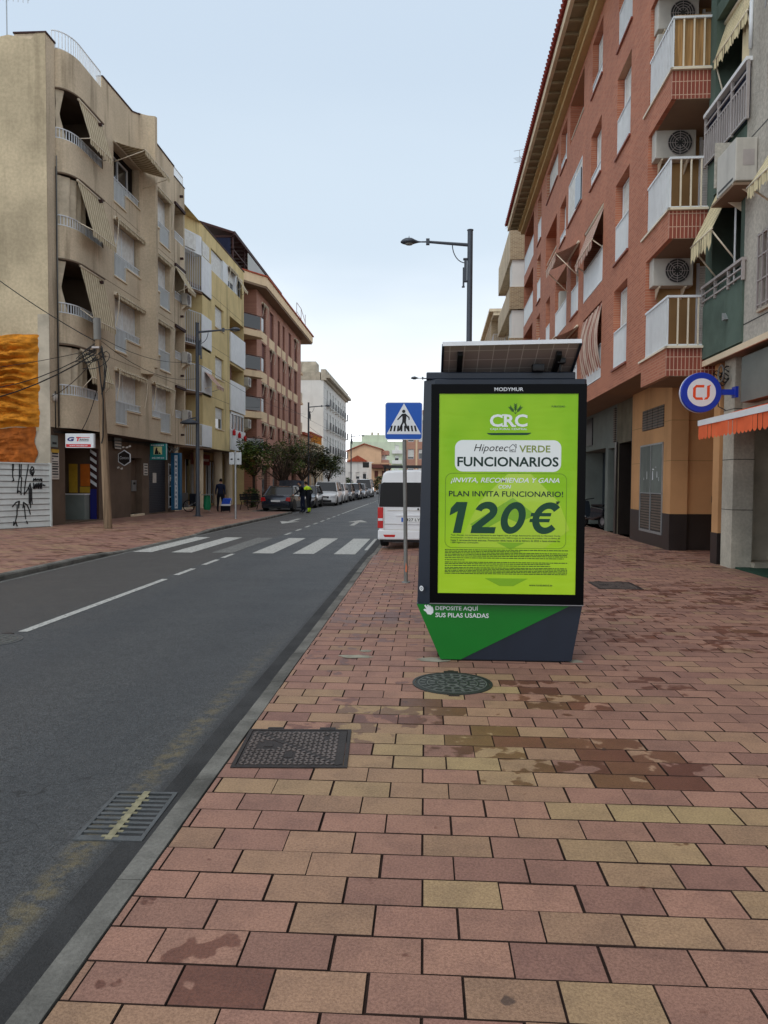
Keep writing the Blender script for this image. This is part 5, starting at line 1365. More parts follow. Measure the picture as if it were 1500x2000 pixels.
# near corner balconies: loggia with chamfered brick parapet
mb = BR.mb('ochre_render')
mb.face([(-.72, -.9, 4.12), (-.72, -1.62, 4.12), (-.72, -1.62, 15.6), (-.72, -.9, 15.6)], 'ochre_inner')
mb.box(-.95, -.72, -3.2, -.0, 4.12, 15.6, 'ochre_inner'); mb.face([(-4.2, -2.0, 4.12), (-.9, -2.0, 4.12), (-.9, -2.0, 15.6), (-4.2, -2.0, 15.6)], 'ochre_inner')
mb.box(-.96, -.721, -.26, .001, 4.12, 15.6, 'brick_red')
BR.part('loggia_wall', mb)
for k, z in enumerate([4.6, 7.35, 10.1, 12.87]):
    z = z-.27
    mb = BR.mb('brick_red'); zb = z-.55
    poly = [(-.72, 0), (-2.57, 0), (-2.62, -1.9), (-.72, -1.9)]
    mb.prism(poly, zb, z, 'z', 'brick_red')
    mb.box(-2.6, -2.575, -1.9, .004, zb, z+.0, 'brick_red_x')
    mb.box(-2.6, -.8, -1.9, -.1, zb-.01, zb, 'soffit')
    o = BR.part('balcony', mb)
    q = BR.mb('cream_metal'); q.box(-2.66, -.6, -.0, .04, z, z+.045); q.box(-2.66, -2.56, -1.9, .04, z+.001, z+.046); BR.part('balcony_sill', q, o)
    q = BR.mb('white_metal'); zt = z+1.07
    q.box(-2.6, -.66, -.045, .0, zt-.045, zt); q.box(-2.6, -2.555, -1.9, -.045, zt-.045, zt); q.box(-2.6, -.7, -.035, -.01, z+.06, z+.09); q.box(-2.59, -2.56, -1.9, -.035, z+.06, z+.09)
    for i in range(19): s_ = -2.57+1.85*i/18; q.box(s_-.014, s_+.014, -.036, -.008, z+.046, zt-.045)
    for i in range(1, 10): y = -.02-.20*i; q.box(-2.59, -2.562, y-.014, y+.014, z+.046, zt-.045, 'cream_metal')
    BR.part('railing', q, o)
    if k < 3:
        ad = BR.ac(-1.28, z+1.6, -.93, .86, .64, .30, 'near')
        if k == 2: BR.ac(-1.28, z+.9, -.93, .86, .60, .30, 'near')
    if k == 2: BR.box('reed_screen', -2.54, -2.52, -1.9, -.06, z+.1, z+1.12, m='reed')
    q = BR.mb('shutter_white'); q.box(-2.9, -1.7, -1.99, -1.95, z+.1, z+2.1); q.box(-.985, -.955, -1.9, -1.16, z+.1, z+2.1); q.box(-.99, -.955, -1.16, -1.10, z+.1, z+2.16, 'white_metal'); q.box(-2.95, -2.9, -1.99, -1.93, z+.1, z+2.15, 'white_metal'); q.box(-1.7, -1.65, -1.99, -1.93, z+.1, z+2.15, 'white_metal'); BR.part('window', q)
    if k < 3:
        q = BR.mb('lamp_clear'); q.lathe([(0, -.2), (.09, -.16), (.12, -.08), (.09, 0), (0, 0)], 12, (-1.9, -1.2, [6.5, 9.24, 12.0][k]-.02)); BR.part('ceiling_lamp', q)
# roof
mb = BR.mb('eave_wood'); mb.box(-4.2, 23.9, -.2, .78, 15.6, 15.72)
mb.box(-4.2, 23.6, -.02, .22, 15.25, 15.6, 'eave_yellow'); mb.box(-4.2, 23.6, .22, .36, 15.42, 15.6, 'eave_yellow'); mb.box(-4.2, 23.95, .78, .9, 15.56, 15.9, 'cream_render')
for i in range(40): s_ = -4+i*.7; mb.box(s_, s_+.09, .36, .78, 15.5, 15.6)
BR.part('eave', mb)
mb = BR.mb('terracotta_tile')
mb.prism([(.98, 15.86), (.98, 15.93), (-5, 18.0), (-12, 15.93), (-12, 15.8)], -4.2, 24.0, 'x')
for i in range(118): s_ = -4.2+.12+i*.24; mb.tube([(s_, 1.03, 15.9), (s_, .6, 16.08)], .075, 6)
BR.part('roof', mb)
# street level of the brick block
TRg = frame((5.83, 18), AR); o_T = BR.T; BR.T = TRg
mb = BR.mb('ochre_render'); wall(mb, 0, 3.6, .87, 4.12, [(.6, 2.58, .87, 2.6, .05, 'dark'), (.58, 2.52, 3.0, 3.55, .12, 'dark')], 'ochre_render')
mb.box(0, 3.6, -.2, .012, -.1, .87, 'dark_tile'); mb.face([(0, 0, .87), (0, -.4, .87), (0, -.4, 4.12), (0, 0, 4.12)]); mb.box(-.012, 0, -.4, .012, -.1, .87, 'dark_tile')
mb.face([(0, -.4, .87), (.12, -.4, .87), (.12, -.4, 4.12), (0, -.4, 4.12)]); mb.face([(.12, -.4, .87), (.12, -2.5, .87), (.12, -2.5, 4.12), (.12, -.4, 4.12)]); mb.box(.10, .12, -2.5, -.4, -.1, .87, 'dark_tile')
mb.box(-3.05, -2.72, -2.5, 0, .62, 4.12, 'ochre_render'); mb.box(-3.06, -2.71, -2.5, .01, -.1, .62, 'dark_tile')
mb.face([(-2.72, -1.5, -.1), (.1, -1.5, -.1), (.1, -1.5, 4.12), (-2.72, -1.5, 4.12)], 'ochre_render')
BR.part('street_wall', mb)
mb = BR.mb('ochre_inner')
for z in (3.1, 2.14): mb.box(0.0, 3.6, -.001, .003, z, z+.015) if z > 2.7 else (mb.box(0, .55, -.001, .003, z, z+.015), mb.box(2.62, 3.6, -.001, .003, z, z+.015))
for z in (3.1, 2.14): mb.box(.115, .119, -2.5, -.42, z, z+.015); mb.box(-.004, 0, -.4, 0, z, z+.015)
BR.part('joint_line', mb)
mb = BR.mb('trim_black')
for i in range(4): s0 = .6+i*.485; mb.box(s0, s0+.44, -.03, .015, 3.01, 3.54, 'louvre')
BR.part('vent_grille', mb)
mb = BR.mb('grey_green')
for s0 in (.62, 1.61): mb.box(s0, s0+.95, -.03, .02, 1.36, 2.58); mb.box(s0+.04, s0+.91, -.03, .016, .40, 1.33, 'louvre')
for s0 in (.58, 1.585, 2.57): mb.box(s0, s0+.03, -.03, .03, .34, 2.62, 'zinc')
mb.box(.58, 2.6, -.03, .03, .32, .38, 'zinc'); mb.box(.58, 2.6, -.03, .031, 1.33, 1.36, 'zinc'); mb.box(.58, 2.6, -.03, .03, 2.58, 2.62, 'zinc')
rnd = random.Random(9); BRd = BR.part('service_door', mb)
mb = BR.mb('sign_white')
for s0, z, w, h in ((1.0, 1.75, .05, .16), (1.35, 1.7, .09, .22), (1.9, 1.72, .05, .2), (2.2, 1.7, .03, .06), (.85, 1.66, .03, .1), (1.28, 1.95, .16, .03), (1.1, 2.0, .1, .02)):
    mb.face([(s0+rnd.uniform(-.01, .01), .0215, z), (s0+w, .0215, z+rnd.uniform(-.02, .02)), (s0+w*.9, .0215, z+h), (s0+w*.3, .0215, z+h*rnd.uniform(.8, 1.1))])
BR.part('torn_sticker', mb, BRd, merge=False)
mb = BR.mb('black'); mb.box(.09, .10, -1.13, -1.0, 1.15, 1.30); BR.part('meter_plate', mb)
# portal, garage
mb = BR.mb('olive_plaster'); wall(mb, 3.6, 5.95, -.1, 4.12, [(4.05, 5.6, .0, 2.85, .7, 'dark_stone')], 'olive_plaster', d=-.12, reveal='dark_stone')
mb.box(3.62, 3.82, -.12, -.06, -.05, 2.8, 'dark_stone'); mb.box(5.72, 5.93, -.12, -.06, -.05, 2.9, 'dark_stone')
BR.part('portal_wall', mb)
mb = BR.mb('zinc'); mb.box(4.75, 5.05, -.80, -.77, 1.4, 1.8); BR.part('intercom', mb)
mb = BR.mb('grey_green'); wall(mb, 5.95, 23.5, -.1, 4.12, [(6.2, 7.1, 0, 2.75, .5, 'glass_dark'), (7.5, 11.6, .0, 2.8, .8, 'dark_steel'), (12.2, 15, .4, 2.8, .3, 'shop_glass'), (16, 19, .1, 2.8, .3, 'shop_glass'), (20, 23, .4, 2.8, .3, 'shop_glass')], 'grey_green', d=-.12) if mat('dark_steel', (56, 66, 72), .45, .1, 2, metal=.2) else None
BR.part('garage_wall', mb)
mb = BR.mb('black'); mb.tube([(3.66, -.04, 4.1), (3.68, -.02, 3.0), (3.64, -.03, 2.4), (3.66, -.03, 2.35)], .02, 5); mb.tube([(3.66, -.03, 2.4), (3.66, -.03, .05)], .035, 6); BR.part('drain_pipe', mb)
mb = BR.mb('dark_brown'); mb.box(6.0, 6.2, -.12, -.06, 2.9, 4.0, 'louvre'); mb.box(9.6, 10.6, -.12, -.08, 3.0, 4.0, 'black'); BR.part('vent_grille', mb)
BR.T = o_T
antenna('roof_antenna', (5.0, 40.2, 17.0), 1.7, 'small television aerial above the dark roof edge of the red brick block', ang=1.2)

# ------------------------------------------------------------------ RIGHT beyond: beige brick blocks
TB = TR
BQ = Bld('apartment_building', (14, 48, 0), TB, label='beige block with brown brick balcony bands just beyond the red brick block', cat='building')
mb = BQ.mb('beige_render'); wall(mb, 27.0, 35.0, -.1, 16.5, [(28.2, 33.8, z, z+1.45, .25) for z in (13.3, 10.3, 7.3, 4.3)], 'beige_render')
mb.face([(27, 0, -.1), (27, -12, -.1), (27, -12, 16.5), (27, 0, 16.5)], 'brick_brown'); mb.face([(35, 0, -.1), (35, -12, -.1), (35, -12, 16.5), (35, 0, 16.5)]); mb.face([(27, 0, 16.5), (35, 0, 16.5), (35, -12, 16.5), (27, -12, 16.5)])
BQ.part('wall', mb)
for z0, z1 in ((14.8, 16.7), (11.9, 13.2), (8.9, 10.2), (5.9, 7.2)):
    mb = BQ.mb('beige_render'); mb.box(26.6, 35.2, .0, .5, z0, z1); mb.box(26.58, 26.6, -1.9, .5, z0, z1, 'brick_brown'); mb.box(26.6, 27, -1.9, 0, z0+.01, z1-.01, 'brick_brown'); BQ.part('balcony', mb)
for z in (13.25, 10.25, 7.25):
    mb = BQ.mb('cream_render'); mb.box(26.7, 28.2, -.4, .35, z-.03, z+1.6, 'white_render'); BQ.part('bay', mb); BQ.shutter(28.3, 33.7, z+.08, z+1.45, -.1)
BQ.ac(26.1, 10.6, -1.4, .85, .6, .3, 'near'); BQ.ac(26.1, 7.9, -1.2, .85, .6, .3, 'near')
antenna('roof_antenna', (5.6, 47, 16.6), 1.2, 'thin aerial on the beige block beyond the red brick block', n=4)
BP = Bld('apartment_building', (14, 68, 0), TB, label='lower tan block with a railed corner balcony and flat canopy, last on the right side', cat='building')
mb = BP.mb('cream_render'); wall(mb, 47.0, 75.0, -.1, 13.5, [(50+4*i, 52+4*i, z, z+1.6, .25) for z in (10.8, 7.8, 4.8) for i in range(6)], 'brick_brown')
mb.face([(47, 0, -.1), (47, -12, -.1), (47, -12, 13.5), (47, 0, 13.5)], 'brick_brown'); mb.face([(47, 0, 16.4), (75, 0, 16.4), (75, -12, 16.4), (47, -12, 16.4)]); mb.box(47, 75, -12, 0, 16.1, 16.4, 'cream_render'); mb.box(46.9, 75, -12, .35, 16.4, 16.65, 'cream_render')
mb.face([(49.5, -.01, 13.5), (75, -.01, 13.5), (75, -.01, 16.1), (49.5, -.01, 16.1)], 'brick_brown'); mb.face([(49.5, 0, 13.5), (49.5, -8, 13.5), (49.5, -8, 16.1), (49.5, 0, 16.1)], 'brick_brown')
mb.box(45.0, 47, -6, -3.2, -.1, 16.9, 'brick_brown')
BP.part('wall', mb)
BP.rail(47.05, 49.5, 13.5, 14.5, -.05, 'dull_metal', .15); q = BP.mb('dull_metal')
for i in range(22): q.box(47.03, 47.06, -.05-i*.15, -.03-i*.15, 13.5, 14.5)
q.box(47.02, 47.07, -3.2, -.03, 14.46, 14.5); BP.part('railing', q); BP.box('window', 49.45, 49.48, -2.4, -1.2, 13.6, 15.7, m='shutter_white')

# ------------------------------------------------------------------ RIGHT 0: green and grey block (nearest)
TN = frame((5.6, 15), AR)
BG = Bld('apartment_building', (12, 8, 0), TN, label='nearest block on the right, grey stucco with dark green balcony panels and striped awnings', cat='building')
gops = [(-1.3, .1, 5.45, 7.25, 1.1, 'black'), (-1.5, .12, 7.9, 10.62, 1.1, 'black'), (-1.5, .15, 10.9, 13.4, 1.1, 'black')]
sops = [(-3.7, -2.25, 4.55, 5.75, .2, 'glass_dark'), (-3.7, -2.25, 8.1, 9.6, .2, 'glass_dark'), (-3.7, -2.25, 11, 12.6, .2)]
mb = BG.mb('green_render'); wall(mb, -1.5, .45, 4.03, 16, gops, 'green_render'); mb.face([(.45, 0, 4.03), (.45, -9, 4.03), (.45, -9, 16), (.45, 0, 16)]); BG.part('green_wall', mb)
mb = BG.mb('grey_stucco'); wall(mb, -9.5, -1.5, 4.03, 16, sops, 'grey_stucco', d=.012)
mb.face([(-9.5, 0, 16), (.45, 0, 16), (.45, -9, 16), (-9.5, -9, 16)]); mb.face([(-9.5, 0, 4.03), (-9.5, -9, 4.03), (-9.5, -9, 16), (-9.5, 0, 16)]); BG.part('stucco_wall', mb)
mb = BG.mb('soffit'); mb.box(-9.5, .45, -9, .011, 3.97, 4.029); mb.box(-9.5, .46, .012, .05, 3.95, 4.06, 'cream_render'); BG.part('soffit', mb)
mb = BG.mb('trim_black')
for z in (4.38, 7.55, 10.4): mb.box(-9.5, -1.5, .0125, .016, z, z+.018)
BG.part('joint_line', mb)
q = BG.mb('dull_metal')     # low rail, first floor
q.box(-1.62, .42, .0, .10, 5.50, 5.55, 'dull_metal')
for z in (5.22, 5.36): q.box(-1.6, .4, .06, .09, z, z+.03)
for s_ in (-1.6, -.95, -.3, .38): q.box(s_-.02, s_+.02, .04, .09, 5.16, 5.5)
BG.part('railing', q)
BG.box('parapet', -1.55, .4, .0, .05, 4.1, 5.2, m='green_render')
q = BG.mb('dull_metal')     # tall rail, second floor
q.box(-1.66, .42, .0, .12, 8.88, 8.95, 'white_paint')
for z in (8.70, 8.55, 7.93): q.box(-1.64, .4, .06, .09, z, z+.035)
for i in range(19): s_ = -1.62+2.0*i/18; q.box(s_-.014, s_+.014, .062, .09, 7.95, 8.56)
for s_ in (-1.64, -.95, -.3, .39): q.box(s_-.022, s_+.022, .05, .10, 7.9, 8.9)
BG.part('railing', q)
BG.box('screen_fabric', -1.6, .38, .01, .03, 7.95, 8.85, m='cloth_navy')
q = BG.mb('fabric_beige')
BG.awning(-1.05, .05, 7.35, 1.12, .50, 'stripe_cream', -.12, val=.34, sag=.03, armz=5.6)
BG.awning(-1.45, .12, 10.56, .72, .22, 'stripe_cream', -.22, val=.22, sag=.02, armz=9.0)
BG.awning(-1.45, .2, 13.4, 1.1, .5, 'stripe_cream', 0, val=.22, sag=.03)
BG.awning(-4.3, -2.75, 7.05, .75, .42, 'stripe_cream', .012, val=.22, armz=6.0)
BG.ac(-1.98, 6.72, .02, .85, .72, .36, fan=False); BG.box('shelf', -2.05, -1.0, .01, .42, 6.62, 6.66, m='soffit')
BG.box('condenser_screen', -1.08, -1.05, .02, .40, 6.95, 7.75, m='grey_stucco')
q = BG.mb('dull_metal')
for z in (4.55, 4.95, 5.35, 5.7): q.box(-3.75, -2.2, .05, .08, z, z+.025)
for i in range(9): s_ = -2.22-.18*i; q.box(s_-.012, s_+.012, .05, .08, 4.5, 5.75)
BG.part('window_grille', q); BG.box('shutter', -3.6, -2.3, -.12, -.08, 4.6, 5.72, m='brown_shutter'); BG.sill(-3.7, -2.25, 4.5, .02, 'grey_plaster')
q = BG.mb('white_metal'); q.tube([(-2.6, .06, 11.4), (-2.55, .08, 9.9)], .025, 6); q.tube([(-2.5, .06, 9.75), (-2.35, .09, 9.6), (-2.3, .09, 9.35)], .015, 5); q.tube([(-1.62, .04, 9.9), (-1.62, .04, 9.1)], .035, 6); q.tube([(-1.15, .04, 7.2), (-1.15, .04, 5.2)], .02, 5); BG.part('downpipe', q)
q = BG.mb('fabric_beige'); q.grid(lambda u, v: (-1.4+.35*u, -.06+.03*sin(u*15), 10.3-1.35*v), 10, 4); BG.part('curtain', q)
q = BG.mb('sign_white'); q.box(-1.1, -.9, -.4, -.3, 5.2, 6.3, 'curtain'); BG.part('laundry', q)
q = BG.mb('zinc'); q.prism([(-.95, 4.62), (-.82, 4.62), (-.82, 4.76)], .04, .12, 'y'); BG.part('vent_cap', q)
# ground floor
mat('pillar_stone', (196, 190, 174), .9, .12, 1.5, .3, 50, dirt=.6, fine=.15, fs=20); mb = BG.mb('pillar_stone')
mb.box(-.75, -.22, -.55, .18-.36, -.1, 3.97)
BG.part('pillar', mb)
mb = BG.mb('trim_black')
for z in (1.1, 2.05, 3.0): mb.box(-.755, -.215, -.56, -.177, z, z+.012)
BG.part('pillar_joint', mb)
mb = BG.mb('grey_plaster'); mb.box(-.2, .42, -9, -.6, -.1, 3.97); mb.face([(-.76, -1.6, -.1), (-9.5, -1.6, -.1), (-9.5, -1.6, 3.97), (-.76, -1.6, 3.97)], 'black'); mb.box(-.9, -.2, -1.9, -.55, -.1, .12, 'grey_plaster'); mb.box(-9.5, -.8, -1.55, -.3, 2.9, 3.97, 'grey_plaster')
mb.box(-9.5, -.78, -1.6, -.25, -.02, .03, 'panel_dark_green') if mat('panel_dark_green', (40, 70, 56), .8, .1, 4) else None
mb.box(-3.1, -2.9, -1.6, -.28, -.1, 2.9, 'trim_black'); BG.part('shopfront', mb)
BG.box('shop_sign', -4.6, -1.35, -.3, -.05, 3.05, 3.85, m='grey_green')
mb = BG.mb('louvre'); mb.box(-1.28, -1.0, -.31, -.2, 3.1, 3.9); BG.part('vent_grille', mb)
mb = BG.mb('cable'); rnd = random.Random(4)
for i in range(6): mb.tube([(.2-.1*j, -.12+.02*rnd.random(), 3.78-.05*i+.05*sin(j*1.1+i)) for j in range(9)], .012, 5)
mb.tube([(-.30+.14*cos(a*pi/6), -.08, 3.72+.16*sin(a*pi/6)) for a in range(13)], .018, 6, 'cable_light'); mb.tube([(-.1, -.1, 3.6), (-.2, -.08, 3.1), (-.5, -.1, 3.0)], .01, 5)
BG.part('cable_bundle', mb)
# orange shop awning
q = BG.mb('orange_fabric'); q.face([(-1.0, -.25, 2.98), (-8, -.25, 2.98), (-8, .55, 2.72), (-1.0, .55, 2.72)]); q.face([(-1.0, -.25, 2.98), (-1.0, .55, 2.72), (-1.0, .55, 2.66), (-1.0, -.25, 2.8)])
n = 44
for i in range(n):
    a, b = -1.0-7*i/n, -1.0-7*(i+1)/n; 
    q.grid(lambda u, v, a=a, b=b: (a+(b-a)*u, .555+.01*sin(i), 2.66-(.22+.045*sin(pi*u)*(1))*v), 4, 1, 'orange_fabric', False)
q.box(-8, -1.0, .552, .572, 2.655, 2.755, 'white_paint')
BG.part('shop_awning', q)
# round projecting sign
SG = world_root('projecting_sign', (5.2, 13.95, 2.9), label='round blue and white projecting sign with red letters on the right', cat='shop sign')
mb = MB(m='royal_blue'); c = (5.02, 13.95, 3.26); R = .365
prof = [(R-.01, .07), (R, .055), (R, -.055), (R-.01, -.07)]
mb.lathe([(0, .07)]+prof[:1]+prof[1:]+[(0, -.07)], 40, c, ax='y'); mb.lathe([(R+.001, -.02), (R+.004, -.02), (R+.004, .02), (R+.001, .02)], 40, c, ax='y', m='sign_white'); mb.build('disc', SG)
mb = MB(m='sign_white'); mb.lathe([(.255, -.071), (.255, -.074), (0, -.074)], 40, c, ax='y'); f = mb.build('face', SG)
mb = MB(m='royal_blue'); mb.box(5.38, 5.66, 13.91, 13.99, 3.22, 3.32); mb.box(5.62, 5.67, 13.86, 14.04, 3.17, 3.37); mb.build('bracket', SG)
mb = MB(m='sign_orange'); cx, cz, y = 5.02, 3.26, 13.95-.0755
def arc(cx, cz, r0, r1, a0, a1, n=8): return [(cx+r0*cos(radians(a0+(a1-a0)*i/n)), cz+r0*sin(radians(a0+(a1-a0)*i/n))) for i in range(n+1)]+[(cx+r1*cos(radians(a1+(a0-a1)*i/n)), cz+r1*sin(radians(a1+(a0-a1)*i/n))) for i in range(n+1)]
L = [[(cx-.10, cz+.135), (cx+.045, cz+.135), (cx+.045, cz+.09), (cx-.09, cz+.09)], [(cx-.155, cz+.08), (cx-.10, cz+.135), (cx-.09, cz+.09), (cx-.105, cz+.075)], [(cx-.155, cz+.08), (cx-.105, cz+.075), (cx-.105, cz-.075), (cx-.155, cz-.08)], [(cx-.155, cz-.08), (cx-.105, cz-.075), (cx-.09, cz-.09), (cx-.10, cz-.135)], [(cx-.10, cz-.135), (cx-.09, cz-.09), (cx+.015, cz-.09), (cx+.03, cz-.135)],
     [(cx+.095, cz+.115), (cx+.165, cz+.14), (cx+.145, cz+.10), (cx+.145, cz-.07), (cx+.095, cz-.085)], [(cx+.095, cz-.085), (cx+.145, cz-.07), (cx+.105, cz-.125), (cx+.04, cz-.135), (cx+.065, cz-.095)]]
for p in L: mb.face([(a, y, b) for a, b in p])
mb.build('emblem', f, merge=False)
# ================================================================== STREET FURNITURE
def lamp(loc, rz, label, first=None, H=8.7):
    """arm points along local +x"""
    if first:
        c = copy_tree(first); c.location = loc; c.rotation_euler = (0, 0, rz); c['label'] = label; return c
    r = empty('street_lamp', loc, rz, label=label, cat='street lamp', group='street lamps lining the road')
    mb = MB(m='lamp_grey'); mb.lathe([(.10, 0), (.10, .9), (.088, .95), (.075, H-.02), (.09, H-.02), (.09, H), (0, H)], 18); mb.box(-.19, .19, -.19, .19, 0, .025); mb.lathe([(.12, .02), (.105, .14)], 18); mb.build('pole', r)
    mb = MB(m='lamp_grey'); mb.tube([(.05, 0, H-.42), (.75, 0, H-.36), (1.2, 0, H-.32)], [.05, .042, .036], 8); mb.tube([(1.18, 0, H-.32), (1.36, 0, H-.32)], .022, 8); mb.box(1.14, 1.24, -.055, .055, H-.40, H-.24); mb.build('arm', r)
    mb = MB(m='lamp_grey'); mb.tube([(.10, 0, H-.92)]+[(.12+.38*sin(a*pi/16), 0, H-.92+.53*(1-cos(a*pi/16))) for a in range(1, 9)], .014, 6); mb.build('brace', r)
    mb = MB(m='lamp_grey')
    sh = [(-.0, .028), (.10, .045), (.20, .10), (.28, .155), (.36, .17), (.46, .155), (.55, .10), (.60, .03)]
    for k in range(1):
        def P(u, v):
            i = u*(len(sh)-1); a = int(min(i, len(sh)-2)); f = i-a; x = sh[a][0]+(sh[a+1][0]-sh[a][0])*f; w = sh[a][1]+(sh[a+1][1]-sh[a][1])*f
            t = v*2*pi; z = sin(t)*w*(.72 if sin(t) > 0 else .34)
            return (1.36+x, cos(t)*w, H-.325+z)
        mb.grid(P, 21, 20)
    mb.tube([(1.72, 0, H-.21), (1.72, 0, H-.15)], .008, 5)
    h = mb.build('lamp_head', r)
    mb = MB(m='glass_balcony'); mb.lathe([(.115, -.003), (.10, -.02), (0, -.025)], 16, (1.72, 0, H-.37)); mb.build('lens', h)
    mb = MB(m='lamp_grey'); mb.box(.085, .16, -.05, .05, H-1.42, H-.82); mb.box(.07, .19, -.07, .07, H-.83, H-.80); mb.box(.07, .18, -.06, .06, H-1.45, H-1.42); mb.box(.15, .20, -.035, .035, H-1.58, H-1.05); mb.box(.14, .22, -.045, .045, H-1.60, H-1.575); mb.build('junction_box', r)
    return r
L0 = lamp((1.20, 21.2, 0), pi, 'nearest street lamp, rising behind the advertising kiosk on the right')
lamp((.95, 48.5, 0), pi, 'more distant street lamp seen just left of the kiosk top', L0)
lamp((-10.30, 33.0, 0), 0, 'big street lamp on the left pavement before the yellow block', L0)
lamp((-10.5, 66, 0), 0, 'street lamp before the tall white block, rising out of the bare tree', L0)
lamp((-10.9, 108, 0), 0, 'tiny street lamp farthest down the left side before the peach building', L0)
# ornate cover and planters hung on the big left lamp
r = empty('lampshade', (-10.32, 33.0, 0), 0, label='old tin lampshade fixed low on the big left street lamp', cat='lampshade')
mb = MB(m='lamp_grey'); mb.lathe([(.02, .16), (.30, .06), (.42, -.02), (.42, -.07), (.36, -.08)], 20, (-.32, -.06, 4.25)); mb.tube([(-.32, -.06, 4.4), (-.05, -.03, 4.45)], .03, 6); mb.build('shade', r)

# wooden utility pole with cable tangle
UP = world_root('utility_pole', (-10.5, 23.9, 0), label='leaning wooden utility pole wrapped in black cable coils at the left', cat='utility pole')
mb = MB(m='wood_pole'); pts = [(-10.48, 23.9, -.1), (-10.53, 23.9, 1.2), (-10.60, 23.9, 3.0), (-10.70, 23.9, 5.0), (-10.80, 23.9, 6.85)]
mb.tube(pts, [.135, .128, .118, .105, .09], 14); mb.build('pole', UP)
mb = MB(m='cable_light'); mb.tube([(-10.785, 23.9, 6.2), (-10.80, 23.9, 6.9)], .118, 14); mb.lathe([(.12, 0), (.0, .03)], 12, (-10.80, 23.9, 6.9)); mb.build('metal_cap', UP)
mb = MB(m='cable'); rnd = random.Random(11)
for k in range(9):
    c = Vector((-10.84+rnd.uniform(-.25, .12), 23.78+rnd.uniform(-.05, .05), 5.72+rnd.uniform(-.2, .2))); a, b = rnd.uniform(.22, .42), rnd.uniform(.14, .30); ph = rnd.random()*6
    mb.tube([tuple(c+Vector((a*cos(t*pi/8+ph), .12*sin(t*pi/8), b*sin(t*pi/8)-.12*abs(cos(t*pi/8))))) for t in range(rnd.randint(11, 17))], .013, 5)
for k in range(5): mb.tube([(-10.60+rnd.uniform(-.05, .1), 23.73, 5.9), (-10.50+rnd.random()*.1, 23.72, 5.3), (-10.48, 23.72, 4.6+rnd.random()*.4), (-10.60, 23.74, 4.4)], .012, 5)
mb.tube([(-10.70, 23.75, 5.5), (-10.52, 23.70, 4.2), (-10.55, 23.72, 3.0), (-10.60, 23.72, 2.8)], .022, 5)
mb.box(-10.9, -10.66, 23.72, 23.80, 5.9, 5.96, 'dull_metal'); mb.build('cable_coil', UP)
def cable(label, pts, sag=.3, r=.011, m='cable'):
    P = []
    for a, b in zip(pts, pts[1:]):
        for i in range(9): t = i/8; P.append(tuple(Vector(a).lerp(Vector(b), t)-Vector((0, 0, sag*4*t*(1-t)))))
    R = world_root('overhead_cable', pts[0], label=label, cat='cable'); mb = MB(m=m); mb.tube(P, r, 5); mb.build('strand', R); return R
top = (-10.78, 23.85, 5.9)
cable('black cable from the wooden pole up to the far left edge over the gable', [(-10.75, 23.85, 6.1), (-15.2, 24.4, 8.9)], .12, .016)
cable('cable from the pole sagging left across the orange foam, upper strand', [top, (-16, 23.9, 4.6)], .45, .016)
cable('cable from the pole sagging left across the orange foam, lower thicker strand', [(-10.85, 23.85, 5.75), (-16, 23.6, 3.95)], .35, .022)
cable('cable from the pole to the small box on the beige fin', [(-10.85, 23.85, 5.6), (-12.97, 25.1, 4.5)], .15, .012)
cable('thin cable running horizontally from the pole to the gable corner', [top, (-16, 24.4, 5.25)], .1, .010)
cable('cable along the beige facade from the pole to the big left lamp', [(-10.72, 23.95, 6.3), (-10.3, 33, 7.0)], .35, .010)
cable('second cable from the pole dipping before the beige facade', [(-10.72, 23.95, 6.2), (-10.35, 33, 6.2)], .45, .010)
cable('cable hanging from the pole to the white and red shop sign', [(-10.66, 23.8, 5.0), (-12.2, 25.6, 3.3)], .25, .014)
cable('cable spanning the street side between the big left lamp and the salmon block', [(-10.3, 33, 6.9), (-11.7, 72, 8.2)], .5, .010)
cable('cable between the salmon block and the distant white block', [(-11.7, 55, 8.0), (-12.2, 110, 8.6)], .3, .012)
cable('lower cable between the second left lamp and the distant houses', [(-10.5, 66, 6.6), (-10.9, 138, 5.2)], .5, .012)

# pedestrian crossing sign
CS = world_root('crossing_sign', (-.32, 11.64, 0), label='blue square pedestrian crossing sign on a scuffed grey post beside the kiosk', cat='road sign')
mb = MB(m='pole_grey'); mb.tube([(-.295, 11.64, -.02), (-.315, 11.64, 1.2), (-.345, 11.64, 2.72)], .031, 12); mb.lathe([(.07, .0), (.065, .018), (.034, .02)], 14, (-.295, 11.64, 0)); mb.build('post', CS)
mb = MB(m='wear_orange'); mb.prism([(-.308, .18), (-.283, .17), (-.279, .25), (-.298, .33), (-.306, .24)], 11.6065, 11.6075, 'y'); mb.build('paint_scuff', CS)
sx0, sz0, SS = -.640, 2.25, .585
U = lambda u: sx0+u*SS
V = lambda v: sz0+v*SS
def rr2(r, o, n=6):
    L = []
    for cx, cy, a0 in ((1-r-o, r+o, -90), (1-r-o, 1-r-o, 0), (r+o, 1-r-o, 90), (r+o, r+o, 180)):
        for i in range(n+1): a = radians(a0+90*i/n); L.append((U(cx+r*cos(a)), V(cy+r*sin(a))))
    return L
mb = MB(m='sign_white'); mb.prism(rr2(.075, 0), 11.592, 11.604, 'y'); pl = mb.build('sign_plate', CS)
mb = MB(m='sign_blue'); mb.face([(a, 11.5905, b) for a, b in rr2(.062, .018)]); mb.build('blue_field', pl)
mb = MB(m='sign_white'); mb.face([(U(a), 11.5890, V(b)) for a, b in ((.045, .15), (.965, .15), (.505, .97))]); mb.build('white_triangle', pl)
mb = MB(m='black'); Yf = 11.5875
def sp(pts): mb.face([(U(a), Yf, V(b)) for a, b in pts])
